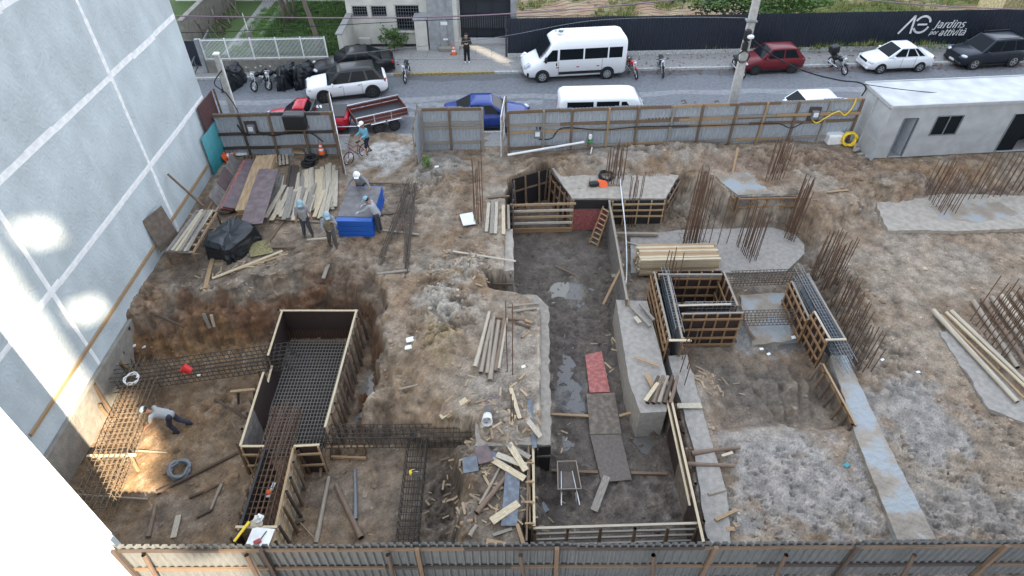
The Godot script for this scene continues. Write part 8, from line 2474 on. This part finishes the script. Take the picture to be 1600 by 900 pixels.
# ---------------------------------------------------------------- people
# the smooth union of tapered limbs as one closed surface (surface nets); b: rows of [a, b, radius a, radius b]
func flesh(b: Array, cell: float, soft: float) -> ArrayMesh:
	var lo := Vector3(1e9, 1e9, 1e9)
	var hi := -lo
	for q in b:
		var m: float = maxf(q[2], q[3]) + soft * 3.0 + cell * 2.0
		lo = lo.min(q[0].min(q[1]) - Vector3.ONE * m)
		hi = hi.max(q[0].max(q[1]) + Vector3.ONE * m)
	var nx := int((hi.x - lo.x) / cell) + 1
	var ny := int((hi.y - lo.y) / cell) + 1
	var nz := int((hi.z - lo.z) / cell) + 1
	var f := PackedFloat32Array()
	f.resize(nx * ny * nz)
	for q in b:
		var m: float = maxf(q[2], q[3]) + soft * 3.0 + cell
		var l: Vector3 = (q[0].min(q[1]) - Vector3.ONE * m - lo) / cell
		var h: Vector3 = (q[0].max(q[1]) + Vector3.ONE * m - lo) / cell
		var a: Vector3 = q[0]
		var d: Vector3 = q[1] - a
		var dd := maxf(d.length_squared(), 1e-8)
		for k in range(maxi(0, int(l.z)), mini(nz, int(h.z) + 2)):
			for j in range(maxi(0, int(l.y)), mini(ny, int(h.y) + 2)):
				var row := (k * ny + j) * nx
				for i in range(maxi(0, int(l.x)), mini(nx, int(h.x) + 2)):
					var p := lo + Vector3(i, j, k) * cell - a
					var t := clampf(p.dot(d) / dd, 0.0, 1.0)
					var s: float = (p - d * t).length() - lerpf(q[2], q[3], t)
					if s < soft * 4.0:
						f[row + i] += exp(-s / soft)
	var at := {}
	var v := PackedVector3Array()
	var corner := [0, 1, nx, nx + 1, nx * ny, nx * ny + 1, nx * ny + nx, nx * ny + nx + 1]
	var off := [Vector3(0, 0, 0), Vector3(1, 0, 0), Vector3(0, 1, 0), Vector3(1, 1, 0), Vector3(0, 0, 1), Vector3(1, 0, 1), Vector3(0, 1, 1), Vector3(1, 1, 1)]
	var edge := [[0, 1], [2, 3], [4, 5], [6, 7], [0, 2], [1, 3], [4, 6], [5, 7], [0, 4], [1, 5], [2, 6], [3, 7]]
	for k in nz - 1:
		for j in ny - 1:
			var row := (k * ny + j) * nx
			for i in nx - 1:
				var c := row + i
				var n := 0
				for o in corner:
					if f[c + o] > 1.0:
						n += 1
				if n == 0 or n == 8:
					continue
				var sum := Vector3.ZERO
				var cnt := 0
				for e in edge:
					var u := f[c + corner[e[0]]]
					var w := f[c + corner[e[1]]]
					if (u > 1.0) != (w > 1.0):
						var lu := log(maxf(u, 1e-6))
						var lw := log(maxf(w, 1e-6))
						sum += off[e[0]].lerp(off[e[1]], lu / (lu - lw))
						cnt += 1
				at[c] = v.size()
				v.append(lo + (Vector3(i, j, k) + sum / cnt) * cell)
	var idx := PackedInt32Array()
	var step := [1, nx, nx * ny]
	for c in at:
		for ax in 3:
			var s1: int = step[(ax + 1) % 3]
			var s2: int = step[(ax + 2) % 3]
			var e: int = c + step[ax]
			if e >= f.size() or (f[c] > 1.0) == (f[e] > 1.0):
				continue
			if not (at.has(c - s1) and at.has(c - s2) and at.has(c - s1 - s2)):
				continue
			var q := [at[c], at[c - s1], at[c - s1 - s2], at[c - s2]]
			if f[c] > 1.0:
				idx.append_array([q[0], q[1], q[2], q[0], q[2], q[3]])
			else:
				idx.append_array([q[0], q[2], q[1], q[0], q[3], q[2]])
	var nn := PackedVector3Array()
	nn.resize(v.size())
	for i in range(0, idx.size(), 3):
		var n := (v[idx[i + 2]] - v[idx[i]]).cross(v[idx[i + 1]] - v[idx[i]])
		for k in 3:
			nn[idx[i + k]] += n
	for i in nn.size():
		nn[i] = nn[i].normalized()
	var arr := []
	arr.resize(Mesh.ARRAY_MAX)
	arr[Mesh.ARRAY_VERTEX] = v
	arr[Mesh.ARRAY_NORMAL] = nn
	arr[Mesh.ARRAY_INDEX] = idx
	var mesh := ArrayMesh.new()
	mesh.add_surface_from_arrays(Mesh.PRIMITIVE_TRIANGLES, arr)
	return mesh


# pose: joints in metres, feet near y = 0, facing +z; left is +x
func person(label: String, at: Vector3, turn: float, j: Dictionary, skin: Color, shirt: Color, trousers: Color, shoe: Color, hat: String, hat_color: Color, long_sleeves: bool, short_trousers := false, vest = null) -> Node3D:
	var t := thing("person", label, "person", at, turn if turn != 0.0 else .001)
	var sm := mt("skin", skin.r, skin.g, skin.b, .6)
	var cloth := mt("shirt", shirt.r, shirt.g, shirt.b, .9, T.fine, Vector3.ONE * 2.5, T.soil_n, .5)
	var tr := mt("trousers", trousers.r, trousers.g, trousers.b, .9, T.fine, Vector3.ONE * 2.5, T.soil_n, .5)
	var boot := mt("boots", shoe.r, shoe.g, shoe.b, .7)
	var hips: Vector3 = j.hips
	var chest: Vector3 = j.chest
	var neck: Vector3 = j.neck
	var head: Vector3 = j.head
	var face: Vector3 = j.face.normalized()
	var up := (head - neck).normalized()
	var side := up.cross(face).normalized()
	face = side.cross(up)
	var hx := (j.hip_side as Vector3).normalized()
	var b := []
	b.append([neck - up * .06, head - up * .04, .058, .06])
	b.append([head + up * .03, head + up * .05, .095, .09])
	b.append([head + face * .045 + up * .02, head + face * .045 - up * .055, .07, .055])
	b.append([head + face * .115 + up * .01, head + face * .125 - up * .03, .012, .019])
	b.append([head + face * .09 - up * .095, head + face * .1 - up * .1, .03, .028])
	for s in [1.0, -1.0]:
		b.append([head + side * .09 * s - up * .02, head + side * .098 * s + up * .03, .018, .022])
	b.append([hips, chest, .12, .13])
	for k in ["l", "r"]:
		b.append([j["sh_" + k], j["el_" + k], .052, .043])
		b.append([j["el_" + k], j["ha_" + k], .042, .03])
		b.append([j["hip_" + k], j["kn_" + k], .075, .055])
		b.append([j["kn_" + k], j["an_" + k], .055, .04])
	var o := part(t, "body", flesh(b, .018, .009), sm)
	# hands: a palm, four unequal bent fingers and a thumb on its side
	for k in ["l", "r"]:
		var w: Vector3 = j["ha_" + k]
		var d: Vector3 = (w - j["el_" + k]).normalized()
		var across := d.cross(Vector3.UP if absf(d.y) < .9 else face).normalized()
		var pn := across.cross(d).normalized()
		var hb := [[w - d * .03, w + d * .01, .027, .028], [w + d * .02 - across * .02, w + d * .07 - across * .026, .019, .016], [w + d * .02 + across * .02, w + d * .07 + across * .026, .019, .016], [w + d * .02, w + d * .075, .02, .016]]
		for i in 4:
			var base: Vector3 = w + d * .075 + across * (-.03 + .02 * i)
			var ln: float = [.066, .08, .085, .072][i]
			var mid := base + (d * .85 - pn * .4).normalized() * ln * .55
			hb.append([base, mid, .0095, .0085])
			hb.append([mid, mid + (d * .35 - pn * .9).normalized() * ln * .5, .0085, .0075])
		var tb := w + d * .02 + across * .032
		var tm := tb + (d * .6 + across * .7 - pn * .25).normalized() * .042
		hb.append([tb, tm, .014, .011])
		hb.append([tm, tm + (d * .9 + across * .1 - pn * .3).normalized() * .034, .011, .009])
		part(o, "hand", flesh(hb, .0065, .004), mt("glove_white", .6, .6, .58, .8) if j.has("gloves") else sm)
	# clothes
	b = []
	b.append([hips + (hips - chest).normalized() * .02, hips.lerp(chest, .5), .145, .14])
	b.append([hips.lerp(chest, .5), chest, .14, .15])
	b.append([chest + hx * .06, (j.sh_l as Vector3).lerp(neck, .25) - up * .04, .13, .075])
	b.append([chest - hx * .06, (j.sh_r as Vector3).lerp(neck, .25) - up * .04, .13, .075])
	b.append([hips + hx * .06, chest + hx * .05, .12, .125])
	b.append([hips - hx * .06, chest - hx * .05, .12, .125])
	for k in ["l", "r"]:
		var sh: Vector3 = j["sh_" + k]
		var el: Vector3 = j["el_" + k]
		b.append([sh, el if long_sleeves else sh.lerp(el, .7), .075, .06 if long_sleeves else .068])
		if long_sleeves:
			b.append([el, el.lerp(j["ha_" + k], .9), .06, .045])
	part(t, "shirt", flesh(b, .02, .014), cloth)
	b = []
	b.append([hips + hx * .07, hips - hx * .07, .13, .13])
	for k in ["l", "r"]:
		var hp: Vector3 = j["hip_" + k]
		var kn: Vector3 = j["kn_" + k]
		b.append([hp, kn, .105, .08])
		if not short_trousers:
			b.append([kn, kn.lerp(j["an_" + k], .93), .078, .07])
	part(t, "trousers", flesh(b, .02, .012), tr)
	for k in ["l", "r"]:
		var an: Vector3 = j["an_" + k]
		var toe: Vector3 = j.get("toe_" + k, Vector3(0, 0, 1))
		part(t, "shoe", flesh([[an, an + Vector3(0, -.05, 0), .05, .05], [an + Vector3(0, -.06, 0) - toe * .04, an + Vector3(0, -.065, 0) + toe * .14, .042, .036]], .014, .008), boot)
	if vest != null:
		b = [[hips.lerp(chest, .1) + hx * .05, chest + hx * .06, .145, .155], [hips.lerp(chest, .1) - hx * .05, chest - hx * .06, .145, .155]]
		part(t, "apron", flesh(b, .02, .014), mt("apron", vest.r, vest.g, vest.b, .9))
	# face, hair and hat
	var fb := Basis(side, up, face)
	for s in [1.0, -1.0]:
		part(o, "eye", bx(Vector3(.024, .01, .006)), M.dark_void, Transform3D(fb, head + face * .112 + side * .034 * s + up * .025))
	part(o, "mouth", bx(Vector3(.045, .008, .006)), M.ply_red, Transform3D(fb, head + face * .113 - up * .062))
	var hm := mt("hat_paint", hat_color.r, hat_color.g, hat_color.b, .4 if hat == "helmet" else .85)
	part(t, "hair", lathe([[.103, -.03], [.108, .02], [.1, .07], [.06, .12], [0, .135]], 14, true), mt("hair_dark", .012, .009, .008, .7), Transform3D(fb, head + up * .03 - face * .022))
	if hat == "helmet":
		part(t, "helmet", lathe([[.155, .03], [.135, .04], [.128, .09], [.1, .15], [.05, .18], [0, .19]], 18, true), hm, Transform3D(fb, head + up * .03))
		part(t, "brim", bevel_box(Vector3(.2, .012, .1), .004), hm, Transform3D(fb, head + up * .066 + face * .16))
	elif hat == "hood":
		part(t, "hood", lathe([[.16, -.19], [.135, -.08], [.13, .02], [.12, .09], [.07, .14], [0, .155]], 16, true), hm, Transform3D(fb, head + up * .03 - face * .03))
		part(t, "brim", bevel_box(Vector3(.17, .014, .13), .005), hm, Transform3D(fb, head + up * .085 + face * .15))
	elif hat == "cap":
		part(t, "cap", lathe([[.118, .04], [.12, .07], [.1, .13], [.05, .155], [0, .16]], 16, true), hm, Transform3D(fb, head + up * .03))
		part(t, "brim", bevel_box(Vector3(.16, .012, .11), .004), hm, Transform3D(fb, head + up * .075 + face * .15))
	return t


func pose(lean: float, arms: Array, legs: Array, nod := 0.0) -> Dictionary:
	# lean forwards from the hips; arms: [elbow, hand] of left then right relative to the shoulder; legs: [knee, ankle] of left then right from the ground
	var hy: float = legs[4] if legs.size() > 4 else .93
	var hips := Vector3(0, hy, 0)
	var up := Vector3(0, cos(lean), sin(lean))
	var fw := Vector3(0, -sin(lean), cos(lean))
	var chest := hips + up * .34
	var neck := hips + up * .56
	var hl := lean + nod
	var hup := Vector3(0, cos(hl), sin(hl))
	var d := {"hips": hips, "chest": chest, "neck": neck, "head": neck + hup * .14, "face": Vector3(0, -sin(hl), cos(hl)), "hip_side": Vector3(1, 0, 0)}
	d.sh_l = hips + up * .5 + Vector3(.19, 0, 0)
	d.sh_r = hips + up * .5 + Vector3(-.19, 0, 0)
	for i in 2:
		var k: String = ["l", "r"][i]
		var sh: Vector3 = d["sh_" + k]
		d["el_" + k] = sh + (arms[i * 2] as Vector3).normalized() * .28
		d["ha_" + k] = d["el_" + k] + (arms[i * 2 + 1] as Vector3).normalized() * .25
		d["hip_" + k] = hips + Vector3(.09 * (1 if i == 0 else -1), -.03, 0)
		d["kn_" + k] = legs[i * 2]
		d["an_" + k] = legs[i * 2 + 1]
	return d


func build_people() -> void:
	var skin := Color(.30, .16, .10)
	var stand := [Vector3(.1, .49, .03), Vector3(.12, .09, 0), Vector3(-.1, .49, .03), Vector3(-.12, .09, 0)]
	var stride := [Vector3(.09, .5, .14), Vector3(.1, .09, .16), Vector3(-.09, .48, -.02), Vector3(-.1, .12, -.22)]
	var grey := Color(.28, .29, .30)
	# the man in the dark jacket by the portal
	var j := pose(.02, [Vector3(.25, -1, .1), Vector3(-.7, .25, .8), Vector3(-.25, -1, .1), Vector3(.7, .25, .8)], stand, .25)
	person("man in dark jacket and black trousers, arms folded, standing on the far pavement", Vector3(-2.75, 0.02, -38.3), .1, j, Color(.36, .2, .14), Color(.035, .035, .028), Color(.012, .012, .014), Color(.7, .7, .7), "", Color.BLACK, true)
	# the man with the bicycle
	j = pose(.1, [Vector3(.1, -1, .35), Vector3(-.1, -.2, 1), Vector3(-.1, -1, .35), Vector3(.1, -.2, 1)], stride, .2)
	person("man in turquoise hooded shirt and dark shorts pushing a bicycle through the gate", Vector3(-7.03, -0.02, -27.55), -.75, j, skin, Color(.20, .48, .60), Color(.02, .025, .05), Color(.05, .05, .05), "cap", Color(.75, .77, .78), true, true)
	bicycle("purple bicycle pushed by the man at the gate opening", Vector3(-7.46, 0, -26.98), -2.2)
	# the two men at the panel stack
	var h := Vector3(-6.61, 0, -23.6)
	j = pose(.55, [Vector3(.75, -.5, .5), Vector3(.35, -.4, .8), Vector3(-.75, -.5, .5), Vector3(-.35, -.4, .8)], stand, -.05)
	person("man in white helmet bending over the far end of the panel stack", h, 0.05, j, skin, grey, Color(.06, .06, .075), Color(.03, .025, .02), "helmet", Color(.8, .8, .78), true)
	j = pose(.5, [Vector3(.15, -.7, .7), Vector3(.05, -.35, .9), Vector3(-.15, -.7, .7), Vector3(.0, -.35, .9)], stand, .05)
	j.gloves = true
	person("man in pale shirt and cap gripping the right side of the panel stack", Vector3(-5.52, 0, -21.32), -1.75, j, skin, Color(.42, .43, .46), Color(.06, .06, .07), Color(.03, .03, .03), "cap", Color(.22, .34, .42), true)
	# the two on the left
	j = pose(.05, [Vector3(.3, -1, .05), Vector3(.1, -1, .3), Vector3(-.3, -1, .05), Vector3(-.1, -1, .3)], [Vector3(.12, .49, .06), Vector3(.17, .09, .02), Vector3(-.1, .49, .02), Vector3(-.15, .09, -.03)], .25)
	person("man in stained grey shirt and cap standing left, looking down, arms hanging", Vector3(-8.46, 0, -21.06), .25, j, skin, Color(.36, .35, .35), Color(.06, .065, .08), Color(.04, .035, .03), "hood", Color(.24, .35, .40), false)
	j = pose(.12, [Vector3(.3, -1, .35), Vector3(-.6, .9, .5), Vector3(-.3, -1, .1), Vector3(.2, -1, .4)], stride, .35)
	person("man with tan apron raising a hand to his face, beside the panel stack", Vector3(-7.27, 0, -20.34), .45, j, skin, Color(.34, .36, .39), Color(.10, .09, .085), Color(.05, .05, .05), "hood", Color(.26, .36, .42), true, false, Color(.16, .125, .075))
	# the man in the pit
	var legs := [Vector3(.1, .46, .12), Vector3(.12, .09, .0), Vector3(-.1, .46, -.1), Vector3(-.1, .22, -.42), .88]
	j = pose(1.15, [Vector3(.15, -.9, .35), Vector3(.1, -.5, .6), Vector3(-.15, -.9, .35), Vector3(-.1, -.5, .6)], legs, -.25)
	person("man in white shirt and cap bending forward on the pit floor", Vector3(-11.25, -1.75, -12.65), -1.45, j, skin, Color(.46, .47, .47), Color(.05, .05, .08), Color(.03, .03, .035), "cap", Color(.32, .37, .40), false)


func _ready() -> void:
	rng.seed = 4711
	var cam := Camera3D.new()
	cam.name = "camera"
	cam.position = Vector3(0, 16.4, 0)
	cam.rotation_degrees = Vector3(-42.6, 0, 0)
	cam.fov = 48.455
	cam.far = 900.0
	cam.near = .1
	add_child(cam)
	var sky := ProceduralSkyMaterial.new()
	sky.sky_top_color = Color(.57, .61, .67)
	sky.sky_horizon_color = Color(.86, .87, .88)
	sky.sky_curve = .18
	sky.ground_bottom_color = Color(.30, .29, .28)
	sky.ground_horizon_color = Color(.6, .64, .68)
	sky.energy_multiplier = 1.15
	var env := Environment.new()
	env.background_mode = Environment.BG_SKY
	env.sky = Sky.new()
	env.sky.sky_material = sky
	env.tonemap_mode = Environment.TONE_MAPPER_LINEAR
	env.tonemap_exposure = 5.3
	env.sdfgi_enabled = true
	env.ssao_enabled = true
	env.ssil_enabled = true
	var we := WorldEnvironment.new()
	we.name = "world_environment"
	we.environment = env
	add_child(we)
	var sun := DirectionalLight3D.new()
	sun.name = "sun"
	sun.light_energy = 1.5
	sun.light_color = Color(1, .93, .82)
	sun.light_angular_distance = .5
	sun.shadow_enabled = true
	add_child(sun)
	# the sun stands behind the camera, to the right
	sun.look_at_from_position(Vector3(.527, .616, .586) * 50.0, Vector3.ZERO)
	unit_shapes()
	materials()
	build_ground()
	build_street()
	build_sun_blockers()
	build_neighbour()
	build_fences()
	build_far_side()
	build_house()
	build_office()
	build_poles()
	build_concrete()
	build_forms()
	build_steel()
	build_stacks()
	build_timber()
	build_cars()
	build_bikes()
	build_small()
	build_people()
	build_rubble()
